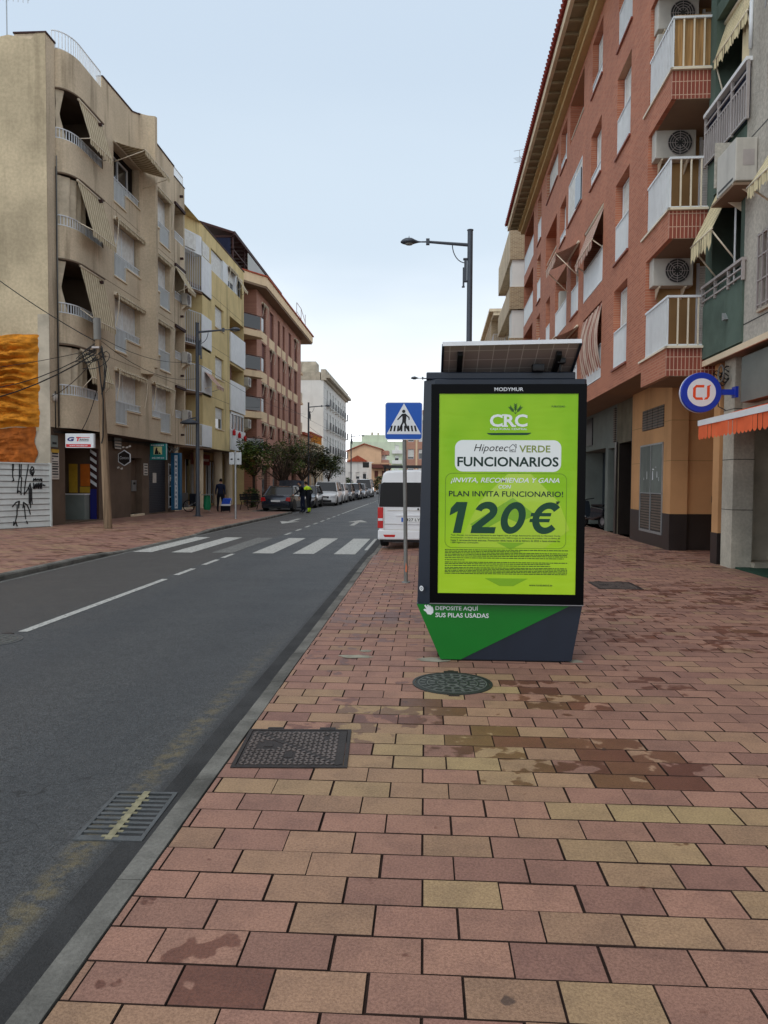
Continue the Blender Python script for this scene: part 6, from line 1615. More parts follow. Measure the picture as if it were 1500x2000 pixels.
sp([(.50+.045*cos(2*pi*i/14), .755+.045*sin(2*pi*i/14)) for i in range(14)])
sp([(.455, .69), (.545, .70), (.575, .665), (.565, .52), (.56, .46), (.455, .46), (.465, .56)])
sp([(.455, .69), (.48, .65), (.345, .52), (.325, .535), (.335, .55)]); sp([(.545, .70), (.575, .67), (.655, .60), (.66, .53), (.63, .53), (.625, .585), (.56, .635)])
sp([(.455, .465), (.51, .465), (.455, .36), (.40, .235), (.365, .24), (.39, .33)]); sp([(.505, .465), (.56, .46), (.595, .36), (.66, .25), (.62, .235), (.56, .32)])
for i in range(8):
    x = .125+i*.0975; k = (x+.03-.505)*-.30; sp([(x, .225), (x+.048, .225), (x+.048+k*.35+.0, .375), (x+k*.35, .375)])
mb.build('pedestrian_symbol', pl, merge=False)
mb = MB(m='zinc')
for z in (2.38, 2.68): mb.box(-.50, -.20, 11.604, 11.618, z, z+.03); mb.box(-.385, -.30, 11.61, 11.675, z, z+.025)
mb.build('clamp', CS)

# back of two small plates on a post (left pavement)
LS = world_root('road_sign', (-8.07, 31.1, 0), label='two small pale sign plates seen from behind on a grey post, left pavement', cat='road sign')
mb = MB(m='zinc'); mb.tube([(-8.07, 31.1, 0), (-8.07, 31.1, 2.9)], .045, 10); mb.build('post', LS)
for x0, x1 in ((-8.33, -8.10), (-8.04, -7.80)):
    mb = MB(m='zinc'); mb.box(x0, x1, 31.03, 31.05, 2.3, 2.82); p = mb.build('sign_plate', LS, bevel=.01); mb = MB(m='graffiti'); mb.box(x0+.06, x0+.15, 31.026, 31.03, 2.5, 2.56); mb.build('sticker', p)

# shop signs on the left
def sign(name, label, cat, P, D, w, h, t=.12, m='sign_white', frame_m=None):
    R = world_root(name, (P[0], P[1], 0), label=label, cat=cat); T = frame((P[0], P[1]), D=D, N=(D[1], -D[0]))
    mb = MB(T, m); mb.box(0, w, -t, 0, P[2], P[2]+h); o = mb.build('box', R, bevel=.01)
    return R, T, o
def art(R, T, name, m, polys, d=.003, parent=None):
    mb = MB(T, m)
    for p in polys: mb.face([(a, d, b) for a, b in p])
    return mb.build(name, parent or R, merge=False)
Rc = lambda x0, x1, z0, z1: [(x0, z0), (x1, z0), (x1, z1), (x0, z1)]
# white and red box sign facing the camera, in front of the corner shop
R, T, o = sign('shop_sign', 'white and red box sign of the tyre shop hanging under the beige corner', 'shop sign', (-12.63, 25.35, 2.73), (1, 0), 1.02, .50, .14)
art(R, T, 'red_band', 'sign_red', [Rc(.03, .92, 2.76, 2.86)]); PL = lambda u, w, d: T((u, .005+d, w))
text('lettering', R, 'www.gtradial.es', PL, .15, .80, 2.775, .06, 'sign_white', .02)
text('lettering', R, 'G', PL, .08, .33, 2.96, .15, 'navy', .05, .2); text('lettering', R, 'T', PL, .39, .56, 2.96, .15, 'sign_red', .06, .2); text('lettering', R, 'RADIAL', PL, .52, .86, 3.0, .05, 'graffiti', .03, .25)
art(R, T, 'stripe', 'sign_red', [Rc(.50, .88, 3.08, 3.10)]); art(R, T, 'stripe', 'graffiti', [Rc(.5, .84, 2.965, 2.98)])
# price list board on the corner wall
R, T, o = sign('notice_board', 'tall white list of services on the wall left of the corner shop door', 'notice', (-13.02, 25.12, 1.62), (0, 1), .55, 1.0, .02, 'paper')
for i, (w, hh) in enumerate(((.42, .06), (.44, .05), (.1, .04), (.4, .03), (.42, .05), (.46, .04), (.4, .06), (.42, .04), (.44, .05), (.42, .02))): art(R, T, 'printed_line', 'graffiti', [Rc(.05, .05+w, 2.5-i*.09, 2.5-i*.09+hh)])
art(R, T, 'yellow_header', 'mustard', [Rc(.0, .55, 2.56, 2.68)])
R, T, o = sign('hanging_plate', 'small grey plate above the list of services on the corner wall', 'sign', (-13.02, 25.10, 2.75), (0, 1), .5, .42, .02, 'counter_grey'); art(R, T, 'printed_line', 'graffiti', [Rc(.1, .4, 2.85, 2.93)])
# hexagonal sign
R = world_root('hexagonal_sign', (-12.7, 30.6, 0), label='dark hexagonal sign with white rim behind the wooden pole', cat='shop sign'); T = frame((-12.7, 30.6), D=(1, 0), N=(0, -1))
hx = lambda r, c=(0, 2.42): [(c[0]+r*.9*sin(i*pi/3), c[1]+r*cos(i*pi/3)) for i in range(6)]
mb = MB(T, 'sign_white'); mb.prism(hx(.34, (0, 2.55)), -.04, 0, 'y'); mb.build('rim', R); mb = MB(T, 'dark_stone'); mb.prism(hx(.30, (0, 2.55)), .001, .006, 'y'); mb.build('face', R)
PL = lambda u, w, d: T((u, .008+d, w)); text('lettering', R, 'Centora', PL, -.19, .19, 2.5, .12, 'sign_white', -.005, .2)
mb = MB(T, 'paper'); 
for x, z in ((-.08, 2.96), (.08, 2.95), (.2, 3.0), (-.3, 2.1), (-.15, 2.06)): mb.prism([(x, z), (x+.09, z+.02), (x+.07, z+.09), (x-.02, z+.06)], -.02, 0, 'y')
mb.build('ornament', R)
R, T, o = sign('wall_plate', 'three pale strips plate above the hexagonal sign', 'sign', (-12.95, 30.2, 2.98), (0, 1), .75, .42, .03, 'dark_stone'); 
for i in range(3): art(R, T, 'strip', 'paper', [Rc(.05, .7, 2.93+i*.13, 2.99+i*.13)])
# teal sign
R, T, o = sign('shop_sign', 'teal box sign with a small portrait over the closed dark shutter', 'shop sign', (-12.92, 34.1, 2.58), (1, 0), .80, .76, .12, 'teal'); art(R, T, 'portrait', 'pale_yellow', [Rc(.18, .58, 2.83, 3.2)]); art(R, T, 'figure', 'graffiti', [[(.22, 2.84), (.42, 2.84), (.40, 2.97), (.35, 3.06), (.37, 3.14), (.30, 3.16), (.27, 3.06), (.24, 2.94)], [(.43, 2.84), (.54, 2.85), (.42, 2.98)]], .005)
PL = lambda u, w, d: T((u, .004+d, w)); text('lettering', R, '642 109 214', PL, .1, .68, 2.63, .08, 'sign_white', .03); art(R, T, 'lettering', 'sign_white', [Rc(.06+i*.078, .115+i*.078, 3.24, 3.29) for i in range(8)]); art(R, T, 'edge', 'sign_white', [Rc(.775, .80, 2.58, 3.34)])
R, T, o = sign('wall_notice', 'small white notice between the doorway and the dark shutter', 'notice', (-13.02, 33.6, 1.85), (0, 1), .5, .55, .02, 'paper')
for i in range(4): art(R, T, 'printed_line', 'graffiti', [Rc(.06, .44, 1.9+i*.13, 1.95+i*.13)])
# vertical real-estate sign
R, T, o = sign('vertical_sign', 'tall teal vertical sign with white lettering strip reading INMOBILIARIA', 'shop sign', (-12.92, 36.95, .12), (1, 0), .46, 2.9, .35, 'teal_blue'); art(R, T, 'white_strip', 'sign_white', [Rc(.19, .35, .2, 2.9)])
PL = lambda u, w, d: T((u, .005+d, w))
for i, ch in enumerate('INMOBILIARIA'): text('lettering', R, ch, PL, .22 if ch != 'I' else .255, .32 if ch != 'I' else .285, 2.72-i*.222, .13, 'teal_blue', .02)
R, T, o = sign('shop_sign', 'faded brown and pink sign board over the dark shop window of the yellow block', 'shop sign', (-13.9, 43.7, 2.65), (0, 1), 3.4, .62, .05, 'terracotta_tile'); art(R, T, 'lettering', 'paper', [[(.25, 2.72), (.35, 2.72), (.75, 3.15), (.65, 3.15)], [(.65, 2.72), (.75, 2.72), (.35, 3.15), (.25, 3.15)]]+[Rc(1.1+i*.16, 1.2+i*.16, 2.85, 3.0) for i in range(13)])

# ------------------------------------------------------------------ VEHICLES
def wheel(parent, x, y, r=.32, w=.21, side=1):
    mb = MB(m='rubber'); mb.lathe([(r*.62, -w/2), (r*.94, -w/2), (r, -w/2+.03), (r, w/2-.03), (r*.94, w/2), (r*.62, w/2)], 24, (x, y, r), ax='x'); t = mb.build('wheel', parent)
    mb = MB(m='rim'); f = w/2*side
    mb.lathe([(r*.62, f), (r*.60, f*.8), (r*.15, f*.7), (0, f*.75)], 20, (x, y, r), ax='x')
    for k in range(5):
        a = 2*pi*k/5; c, s_ = cos(a), sin(a); q = [(y+r*(.12*c-.07*s_), r+r*(.12*s_+.07*c)), (y+r*(.6*c-.05*s_), r+r*(.6*s_+.05*c)), (y+r*(.6*c+.05*s_), r+r*(.6*s_-.05*c)), (y+r*(.12*c+.07*s_), r+r*(.12*s_-.07*c))]
        mb.prism(q, x+f*.72, x+f*.95, 'x')
    mb.build('rim', t); return t
def loft(mb, st, m=None, cap=True):
    """st: list of (y, [(x,z)...]) right half sections from bottom centre to top centre"""
    R = []
    for y, h in st: R.append([(x, y, z) for x, z in h]+[(-x, y, z) for x, z in h[::-1] if x > 1e-6])
    n = len(R[0])
    for a, b in zip(R, R[1:]):
        for i in range(n): mb.face([a[i], a[(i+1) % n], b[(i+1) % n], b[i]], m, True)
    if cap: mb.face(R[0][::-1], m); mb.face(R[-1], m)
def car(label, loc, rz, body, L=4.3, Wd=1.76, H=1.45, kind='hatch', name='parked_car', cat='car', group='cars parked along the left kerb', bonnet=False, rails=False, plate='front'):
    """local: front at y=0 facing -y, rear at y=L"""
    c = empty(name, loc, rz, label=label, cat=cat, group=group)
    w = Wd/2; b = H*.60; g = .17
    suv = kind in ('suv', 'van')
    hb = {'hatch': .50, 'sedan': .50, 'suv': .62, 'van': .74}[kind]*1.0; belt = {'hatch': .92, 'sedan': .90, 'suv': 1.03, 'van': 1.12}[kind]
    def sec(wd, z0, zm, zt, cr=.03): return [(0, z0), (wd*.9, z0), (wd*.985, z0+.08), (wd, zm), (wd*.985, zt-.10), (wd*.93, zt-.02), (wd*.6, zt+cr*.6), (0, zt+cr)]
    fz = hb+.14
    nose = [(0, sec(w*.80, g+.08, .42, fz-.08)), (.06, sec(w*.92, g, .45, fz)), (.35, sec(w*.985, g, .5, fz+.09)), (1.05 if kind != 'van' else .75, sec(w, g, .55, belt-.02)), (1.5, sec(w, g, .55, belt+.02, .02)), (L-1.0, sec(w, g, .55, belt+.03, .02)), (L-.35, sec(w*.98, g, .55, belt+(.02 if kind != 'sedan' else .02))), (L-.05, sec(w*.92, g+.02, .55, belt-.02)), (L, sec(w*.85, g+.10, .55, belt-.12))]
    mb = MB(m=body); loft(mb, nose); bo = mb.build('body', c)
    # wheel arches as dark lips
    ax = (.82, L-.80)
    # greenhouse
    f0 = 1.02 if kind != 'van' else .62; f1 = f0+.78 if not suv else f0+.62; r1 = {'hatch': L-.62, 'sedan': L-1.25, 'suv': L-.50, 'van': L-.15}[kind]; r0 = {'hatch': L-.12, 'sedan': L-.62, 'suv': L-.14, 'van': L-.04}[kind]
    wb, wt = w*.93, w*.74; zb, zt = belt-.03, H
    mb = MB(m='glass_dark')
    A = [(-wb, f0, zb), (wb, f0, zb), (wb, r0, zb), (-wb, r0, zb)]; Bq = [(-wt, f1, zt-.05), (wt, f1, zt-.05), (wt, r1, zt-.05), (-wt, r1, zt-.05)]
    for i in range(4): mb.face([A[i], A[(i+1) % 4], Bq[(i+1) % 4], Bq[i]])
    mb.build('windows', c)
    mb = MB(m=body)
    def P(u, v): x = wt*1.03*(2*v-1); return (x, f1-.03+(r1-f1+.06)*u, zt-.05+.055*(1-(2*v-1)**4)*(1-(2*u-1)**6)+.004)
    mb.grid(P, 8, 10); o = mb.build('roof', c)
    mb = MB(m=body)
    def pillar(p, q, wd=.045):
        p, q = Vector(p), Vector(q); mb.tube([tuple(p), tuple(q)], wd, 6)
    for sx_ in (-1, 1):
        pillar((sx_*wb, f0+.02, zb), (sx_*wt, f1, zt-.03), .035); pillar((sx_*wb, r0-.02, zb), (sx_*wt, r1, zt-.03), .05)
        y2 = (f1+r1)/2+.1; pillar((sx_*(wb+.005), y2, zb), (sx_*(wt+.01), y2, zt-.04), .03); pillar((sx_*wt, f1, zt-.03), (sx_*wt, r1, zt-.03), .03)
    mb.build('pillar', c)
    if rails:
        for sx_ in (-1, 1): mb = MB(m='zinc'); mb.tube([(sx_*wt*.95, f1+.1, zt), (sx_*wt*.95, f1+.2, zt+.06), (sx_*wt*.95, r1-.2, zt+.06), (sx_*wt*.95, r1-.1, zt)], .018, 6); mb.build('roof_rail', c)
    # front: grille, bumper intake, lights, plate
    mb = MB(m='trim_black'); mb.box(-w*.42, w*.42, -.012, .05, fz-.22, fz-.08); mb.box(-w*.62, w*.62, -.015, .06, g+.09, g+.24); mb.build('grille', c)
    for sx_ in (-1, 1):
        mb = MB(m='lamp_clear'); mb.prism([(sx_*w*.50, fz-.20), (sx_*w*.93, fz-.14), (sx_*w*.96, fz-.01), (sx_*w*.58, fz-.06)], -.006, .30, 'y'); mb.build('headlight', c, bevel=.015)
        mb = MB(m='trim_black'); mb.box(sx_*(w+.02), sx_*(w+.20), f0+.28, f0+.38, belt+.02, belt+.15); mb.build('mirror', c, bevel=.03)
        mb = MB(m='lamp_red'); mb.prism([(sx_*w*.62, belt-.30), (sx_*w*.93, belt-.34), (sx_*w*.95, belt-.12), (sx_*w*.70, belt-.10)], L-.22, L+.004, 'y'); mb.build('tail_light', c, bevel=.015)
        mb = MB(m='trim_black')
        for y in ax: mb.prism([(y+.40*cos(pi*i/12), .30+.40*sin(pi*i/12)) for i in range(13)]+[(y-.40, .16), (y+.40, .16)], sx_*(w-.03), sx_*(w+.004), 'x')
        mb.build('wheel_arch', c)
        for y in ax: wheel(c, sx_*(w-.11), y, .32 if not suv else .35, .21, sx_)
    mb = MB(m='plate'); mb.box(-.26, .26, -.022, -.012, g+.26 if not suv else g+.30, g+.37 if not suv else g+.41); q1 = mb.build('number_plate', c)
    mb = MB(m='plate'); mb.box(-.26, .26, L+.006, L+.016, belt-.36, belt-.25); mb.build('number_plate', c)
    mb = MB(m='trim_black'); mb.box(-w*.8, w*.8, L-.02, L+.02, g+.02, g+.13); mb.box(-w*.90, w*.90, -.02, .10, g-.02, g+.07); mb.build('bumper', c)
    if bonnet:
        mb = MB(m=body); mb.grid(lambda u, v: ((2*v-1)*w*.86, 1.0-.15*u, belt+.02+.80*u+.05*(1-(2*v-1)**2)), 6, 8); mb.grid(lambda u, v: ((2*v-1)*w*.84, .97-.15*u, belt+.02+.78*u), 6, 8, 'car_silver'); mb.build('raised_bonnet', c)
    return c
Z = -.1
# broken-down car seen from behind: placed with its rear to the camera (rotated half turn)
car('dark grey saloon with raised bonnet, rear to the camera, two people beside it', (-7.98, 45.0, Z+.03), pi-radians(4), 'car_grey', 4.45, 1.78, 1.42, 'sedan', bonnet=True)
car('dark hatchback nose to the camera just behind the person in the yellow vest', (-7.95, 47.2, Z), 0, 'car_dark', 4.1, 1.74, 1.45, 'hatch')
car('white off-roader, first white car in the parked row', (-7.25, 52.3, Z), 0, 'car_white', 4.5, 1.86, 1.72, 'suv', rails=True)
car('smaller white car parked right behind the white off-roader', (-7.35, 58.6, Z), 0, 'car_white', 4.0, 1.74, 1.58, 'suv')
car('black people carrier with a wide windscreen in the middle of the row', (-7.4, 64.5, Z), 0, 'car_dark', 4.3, 1.8, 1.58, 'hatch')
car('grey car partly hidden behind the black people carrier', (-7.2, 70.2, Z), 0, 'car_grey', 4.3, 1.8, 1.6, 'suv')
car('silver car before the far grey van', (-7.1, 76, Z), 0, 'car_silver', 4.2, 1.76, 1.55, 'hatch')
car('grey van with a large windscreen near the end of the row', (-7.0, 82.5, Z), 0, 'car_silver', 4.9, 1.95, 2.05, 'van', name='parked_van', cat='van')
car('dark car turning at the far end of the street', (-6.0, 95, Z), radians(-60), 'car_dark', 4.3, 1.76, 1.45, 'hatch', name='moving_car', group=None)

# white van on the right, seen from behind
V_ = empty('parked_van', (-.22, 17.95, -.03), 0, label='white van with black roof rack parked behind the crossing sign', cat='van')
L, w = 4.4, .93
mb = MB(m='car_white')
def vs(w0, z0, zt, top=.80): return [(0, z0), (w0*.90, z0), (w0*.97, z0+.08), (w0, .70), (w0*.985, 1.05), (w0*.955, 1.30), (w0*.90, zt-.20), (w0*top+.06, zt-.07), (w0*top-.02, zt-.01), (0, zt+.02)]
loft(mb, [(0, vs(w*.97, .32, 1.86)), (.05, vs(w, .28, 1.90)), (.6, vs(w, .26, 1.92)), (3.0, vs(w, .26, 1.90)), (3.6, vs(w*.98, .26, 1.5)), (4.1, vs(w*.95, .26, 1.02)), (4.4, vs(w*.85, .32, .85))])
vb = mb.build('body', V_)
mb = MB(m='black'); mb.prism([(-.905, 1.02), (.905, 1.02), (.86, 1.58), (.80, 1.615), (-.80, 1.615), (-.86, 1.58)], -.012, .03, 'y'); mb.build('rear_window', V_, bevel=.01)
mb = MB(m='shop_glass'); 
for sx_ in (-1, 1): mb.prism([(.25, 1.08), (3.1, 1.08), (2.8, 1.58), (.3, 1.58)], sx_*.84, sx_*.935, 'x')
mb.build('side_window', V_)
for sx_ in (-1, 1):
    mb = MB(m='lamp_red'); mb.box(sx_*.80, sx_*.935, -.014, .08, .50, 1.01); t = mb.build('tail_light', V_, bevel=.012)
    mb = MB(m='lamp_clear'); mb.box(sx_*.81, sx_*.925, -.018, 0, .68, .74); mb.build('reversing_lamp', t)
    mb = MB(m='lamp_red'); mb.prism([(sx_*.52, .285), (sx_*.76, .285), (sx_*.80, .345), (sx_*.50, .345)], -.026, .0, 'y'); mb.build('reflector', V_)
    for y in (.75, 3.5): wheel(V_, sx_*.80, y, .31, .20, sx_)
mb = MB(m='car_white'); mb.box(-.93, .93, -.022, .12, .22, .46); mb.build('bumper', V_, bevel=.03)
mb = MB(m='trim_black'); mb.box(-.80, .80, .05, .4, .16, .24); mb.tube([(.2, .05, .2), (.2, .5, .2)], .03, 8); mb.tube([(-.6, .5, .2), (.6, .5, .22)], .045, 8); mb.build('underside', V_)
mb = MB(m='grey_plaster'); mb.box(-.78, .78, -.0105, .0, .455, .465); mb.box(-.785, -.775, -.0105, .0, .465, 1.0); mb.box(.775, .785, -.0105, 0, .465, 1.0); mb.box(-.78, .78, -.0105, 0, .60, .606); mb.box(-.7, .7, -.0105, 0, .93, .936); mb.build('door_gap', V_)
mb = MB(m='car_white'); mb.box(-.50, .50, -.03, 0, .795, .83); mb.prism([(-.46, .60), (.46, .60), (.50, .80), (-.50, .80)], -.016, 0, 'y'); mb.build('plate_recess', V_)
mb = MB(m='plate'); mb.box(-.36, .20, -.024, -.016, .655, .765); pb = mb.build('number_plate', V_); mb = MB(m='sign_blue'); mb.box(-.358, -.315, -.0255, -.024, .657, .763); mb.build('blue_band', pb)
text('lettering', pb, '9427 LYM', lambda u, q, d: (u, -.0245-d, q), -.30, .18, .675, .07, 'graffiti', .01)
mb = MB(m='trim_black'); mb.lathe([(.025, -.02), (.0, -.022)], 12, (.05, 0, .97), ax='y'); mb.tube([(.33, -.03, 1.03), (.30, -.04, 1.28)], .012, 6); mb.build('wiper', V_)
mb = MB(m='trim_black')
for x in (-.78, .78): mb.box(x-.03, x+.03, .1, 2.9, 1.985, 2.015)
for i in range(7): y = .12+i*.45; mb.box(-.84, .84, y, y+.05, 2.015, 2.035)
for x in (-.78, .78):
    for y in (.3, 2.6): mb.box(x-.02, x+.02, y-.02, y+.02, 1.86, 1.99)
mb.build('roof_rack', V_)

# motor scooter in the garage entrance
R = empty('scooter', (6.05, 27.0, 0), radians(200), label='dark scooter with a white headlamp parked in the garage entrance', cat='scooter')
for y in (-.62, .62): mb = MB(m='rubber'); mb.lathe([(.14, -.05), (.24, -.05), (.26, 0), (.24, .05), (.14, .05)], 20, (0, y, .26), ax='x'); wq = mb.build('wheel', R); mb = MB(m='rim'); mb.lathe([(.15, -.03), (.0, -.035)], 16, (0, y, .26), ax='x'); mb.lathe([(.15, .03), (.0, .035)], 16, (0, y, .26), ax='x'); mb.build('rim', wq)
mb = MB(m='car_dark'); mb.prism([(-.35, .30), (.15, .28), (.75, .45), (.85, .72), (.05, .78), (-.02, .40), (-.32, .38), (-.50, .95), (-.62, .98), (-.48, .40)], -.16, .16, 'x'); mb.build('body', R, bevel=.04)
mb = MB(m='black'); mb.box(-.15, .15, .05, .8, .78, .86); mb.build('seat', R, bevel=.03)
mb = MB(m='trim_black'); mb.tube([(-.34, -.50, 1.05), (0, -.56, 1.0), (.34, -.50, 1.05)], .018, 6); mb.tube([(0, -.56, 1.0), (0, -.64, .3)], .03, 6); mb.build('handlebar', R)
mb = MB(m='lamp_clear'); mb.lathe([(.0, -.08), (.07, -.05), (.09, 0), (.0, .01)], 14, (0, -.66, .98), ax='y'); mb.build('headlight', R); mb = MB(m='plate'); mb.box(-.11, .11, .86, .875, .42, .58); mb.build('number_plate', R)

# ------------------------------------------------------------------ PEOPLE
def figure(name, chains, root, mat_of, parent, rad_scale=1.):
    """one continuous skinned mesh: chains = list of [(x,y,z,r),...] sharing points"""
    vs_, es, rs, idx = [], [], [], {}
    def vid(p):
        k = tuple(round(a, 4) for a in p[:3])
        if k not in idx: idx[k] = len(vs_); vs_.append(p[:3]); rs.append(p[3])
        return idx[k]
    for ch in chains:
        ids = [vid(p) for p in ch]
        es += list(zip(ids, ids[1:]))
    me = bpy.data.meshes.new(name); me.from_pydata(vs_, es, []); o = bpy.data.objects.new(name, me); COL.objects.link(o)
    sk = o.modifiers.new('skin', 'SKIN'); sk.use_smooth_shade = True
    for i, d in enumerate(me.skin_vertices[0].data): d.radius = (rs[i]*(1.13 if rs[i] > .04 else 1), rs[i]*(1.08 if rs[i] > .04 else 1)); d.use_root = (i == 0)
    ss = o.modifiers.new('sub', 'SUBSURF'); ss.levels = 1; ss.render_levels = 1
    bpy.context.view_layer.update()
    dg = bpy.context.evaluated_depsgraph_get(); m2 = bpy.data.meshes.new_from_object(o.evaluated_get(dg)); bpy.data.objects.remove(o)
    mats = sorted({mat_of(p.center) for p in m2.polygons}); m2.materials.clear()
    for k in mats: m2.materials.append(MATS[k])
    for p in m2.polygons: p.material_index = mats.index(mat_of(p.center)); p.use_smooth = True
    o = bpy.data.objects.new(name, m2); COL.objects.link(o); o.parent = parent; return o
def person(loc, rz, label, lean=0., arm='down', cols=None, cap='hair', head_to=0., hold=None, bow=.0):
    """local frame: facing -y, standing on z=0, 1.74 m tall; lean bends the trunk forward at the hips (radians)"""
    P = empty('person', loc, rz, label=label, cat='person')
    top, leg, ankle = cols
    ca, sa = cos(lean), sin(lean); hip = .92
    def up(x, y, z):      # rotate trunk points about the hip
        dy, dz = y, z-hip; return (x, dy*ca-dz*sa, hip+dy*sa+dz*ca)
    T = lambda x, y, z, r: (*up(x, y, z), r)
    pel = T(0, 0, .94, .135)
    ch = [[pel, T(0, -.0, 1.08, .135), T(0, .0, 1.25, .155), T(0, .01, 1.40, .135), T(0, .0, 1.47, .06), T(0, -.01, 1.54, .055)]]
    for s_ in (-1, 1):
        st_ = .05*s_
        ch.append([pel, (s_*.10, .0, .86, .105), (s_*.115, -.02+st_, .48, .062), (s_*.12, .02+st_, .28, .056), (s_*.125, .03+st_, .09, .045), (s_*.13, -.06+st_, .045, .042), (s_*.135, -.15+st_, .035, .032)])
        sh = T(s_*.12, .01, 1.40, .10); s2 = T(s_*.19, .01, 1.385, .062)
        if arm == 'reach' and s_ == hold: el = T(s_*.26, -.26, 1.22, .044); wr = T(s_*.28, -.50, 1.12, .030)
        elif arm == 'hip': el = T(s_*.33, .06, 1.14, .046); wr = T(s_*.20, -.04, .98, .030)
        else: el = T(s_*.235, .03, 1.12, .046); wr = T(s_*.25, -.05, .88, .030)
        if arm == 'reach' and s_ != hold: el = T(s_*.24, -.02, 1.13, .046); wr = T(s_*.24, -.15, .92, .030)
        d = (Vector(wr[:3])-Vector(el[:3])).normalized()
        w2 = Vector(wr[:3])+d*.06
        ch.append([T(0, .01, 1.40, .135), s2, el, wr, (*w2, .030)])
        side = Vector((1, 0, 0)).cross(d).normalized() if abs(d.x) < .9 else Vector((0, 1, 0))
        for k in range(4):
            o_ = side*((k-1.5)*.019); ln = (.062, .074, .070, .054)[k]; b0 = w2+d*.02+o_; b1 = b0+d*ln*.55+Vector((0, 0, -.004)); b2 = b1+d*ln*.45+Vector((-s_*.012, 0, -.006))
            ch.append([(*w2, .030), (*b0, .011), (*b1, .009), (*b2, .007)])
        t0 = Vector(wr[:3])+d*.03+side*-.03; ch.append([(*w2, .030), (*t0, .012), (*(t0+d*.045+side*-.012), .009)])
    def mo(c):
        if c.z < .075: return 'black'
        if c.z < .30 and ankle and c.z > .10: return ankle
        q = Vector((c.x, c.y*ca+(c.z-hip)*sa, hip-c.y*sa+(c.z-hip)*ca))
        if c.z < .93: 
            if abs(c.x) > .19 and c.z < 1.0 and arm != 'hip': return 'skin' if q.z < .90 else leg
            return leg
        if q.z > 1.475: return 'skin'
        if abs(q.x) > .215 and q.z < .90: return 'skin'
        if arm == 'reach' and q.y < -.50: return 'skin'
        return top(q)
    figure('body', ch, None, mo, P)
    # head with face
    hc = Vector(up(0, -.02, 1.63))
    R3 = Matrix.Rotation(head_to, 3, 'Z') @ Matrix.Rotation(lean*.8+bow, 3, 'X')
    mb = MB(m='skin')
    def hd(u, v):
        th, ph = u*pi, v*2*pi; x, y, z = sin(th)*cos(ph)*.076, sin(th)*sin(ph)*.096, cos(th)*.118
        if z < 0: x *= 1-.28*(-z/.118)**1.5; y *= 1-.12*(-z/.118)
        if y < -.05 and abs(x) < .018 and -.04 < z < .012: y -= .020
        return tuple(hc+R3@Vector((x, y, z)))
    mb.grid(hd, 16, 28)
    for s_ in (-1, 1): mb.lathe([(0, -.01), (.022, 0), (.0, .012)], 8, tuple(hc+R3@Vector((s_*.078, .005, -.005))), ax='x')
    h = mb.build('head', P)
    mb = MB(m='hair')
    for s_ in (-1, 1): mb.lathe([(0, -.004), (.009, 0), (0, .004)], 8, tuple(hc+R3@Vector((s_*.030, -.088, .012))), ax='y')
    mb.lathe([(0, -.003), (.016, 0), (0, .003)], 8, tuple(hc+R3@Vector((0, -.088, -.058))), ax='y'); mb.build('face_features', h)
    mb = MB(m=cap)
    def hr(u, v):
        th, ph = u*pi*.62, v*2*pi; x, y, z = sin(th)*cos(ph)*.083, sin(th)*sin(ph)*.104+.008, cos(th)*.128
        if y < -.02: z = max(z, .045)
        return tuple(hc+R3@Vector((x, y, z)))
    mb.grid(hr, 10, 24)
    if cap != 'hair': mb.grid(lambda u, v: tuple(hc+R3@Vector(((2*v-1)*.06, -.085-.07*u, .055-.01*u))), 3, 6)
    mb.build('cap' if cap != 'hair' else 'hair', P)
    return P
tv = lambda q: 'hivis' if q.z > 1.26 else 'cloth_black'
person((-6.32, 39.9, -.1), radians(-118), 'person in black with bright yellow shoulders and ankle bands beside the grey saloon', lean=.28, arm='hip', cols=(tv, 'cloth_black', 'hivis'), bow=.1)
person((-6.75, 40.5, -.1), radians(-70), 'person in dark clothes and cap leaning with one arm on the grey saloon', lean=.25, arm='reach', hold=1, cols=(lambda q: 'cloth_black', 'cloth_navy', None), cap='cloth_navy')
person((-10.75, 38.3, 0), radians(180), 'person in dark coat standing behind the blue trolley by the shop window', lean=.12, arm='down', cols=(lambda q: 'cloth_navy', 'cloth_black', None), cap='hair')

# ------------------------------------------------------------------ small street objects on the left pavement
R = empty('shopping_trolley', (-10.30, 37.8, 0), radians(10), label='blue shopping trolley with white trim standing on the left pavement', cat='shopping trolley')
mb = MB(m='trolley_blue'); mb.prism([(-.26, .35), (.22, .35), (.30, .72), (-.16, .72)], -.16, .14, 'y'); mb.build('bag', R, bevel=.05)
mb = MB(m='cloth_black'); mb.box(-.28, .2, -.14, .12, .06, .36); mb.build('base', R, bevel=.03); mb = MB(m='sign_white'); mb.prism([(-.27, .33), (.23, .33), (.25, .42), (-.25, .42)], -.172, -.165, 'y'); mb.prism([(.22, .40), (.30, .74), (.27, .74), (.19, .42)], -.174, -.166, 'y'); mb.build('trim', R)
for x in (-.26, .18): mb = MB(m='rubber'); mb.lathe([(.03, -.02), (.08, -.02), (.08, .02), (.03, .02)], 14, (x, 0, .08), ax='x'); mb.build('wheel', R)
R = empty('cleaning_cart', (-11.6, 37.6, 0), 0, label='street cleaning cart with green sack and pale round lid behind the left lamp', cat='cleaning cart')
mb = MB(m='bin_green'); mb.lathe([(.16, .12), (.20, .3), (.15, .86)], 14, (.35, 0, 0)); mb.build('sack', R); mb = MB(m='counter_grey'); mb.lathe([(.30, .88), (.30, .91), (0, .92)], 18, (.35, 0, 0)); mb.build('lid', R)
mb = MB(m='cloth_black'); mb.box(-.55, -.1, -.15, .15, .3, .95); mb.build('tool_box', R, bevel=.05)
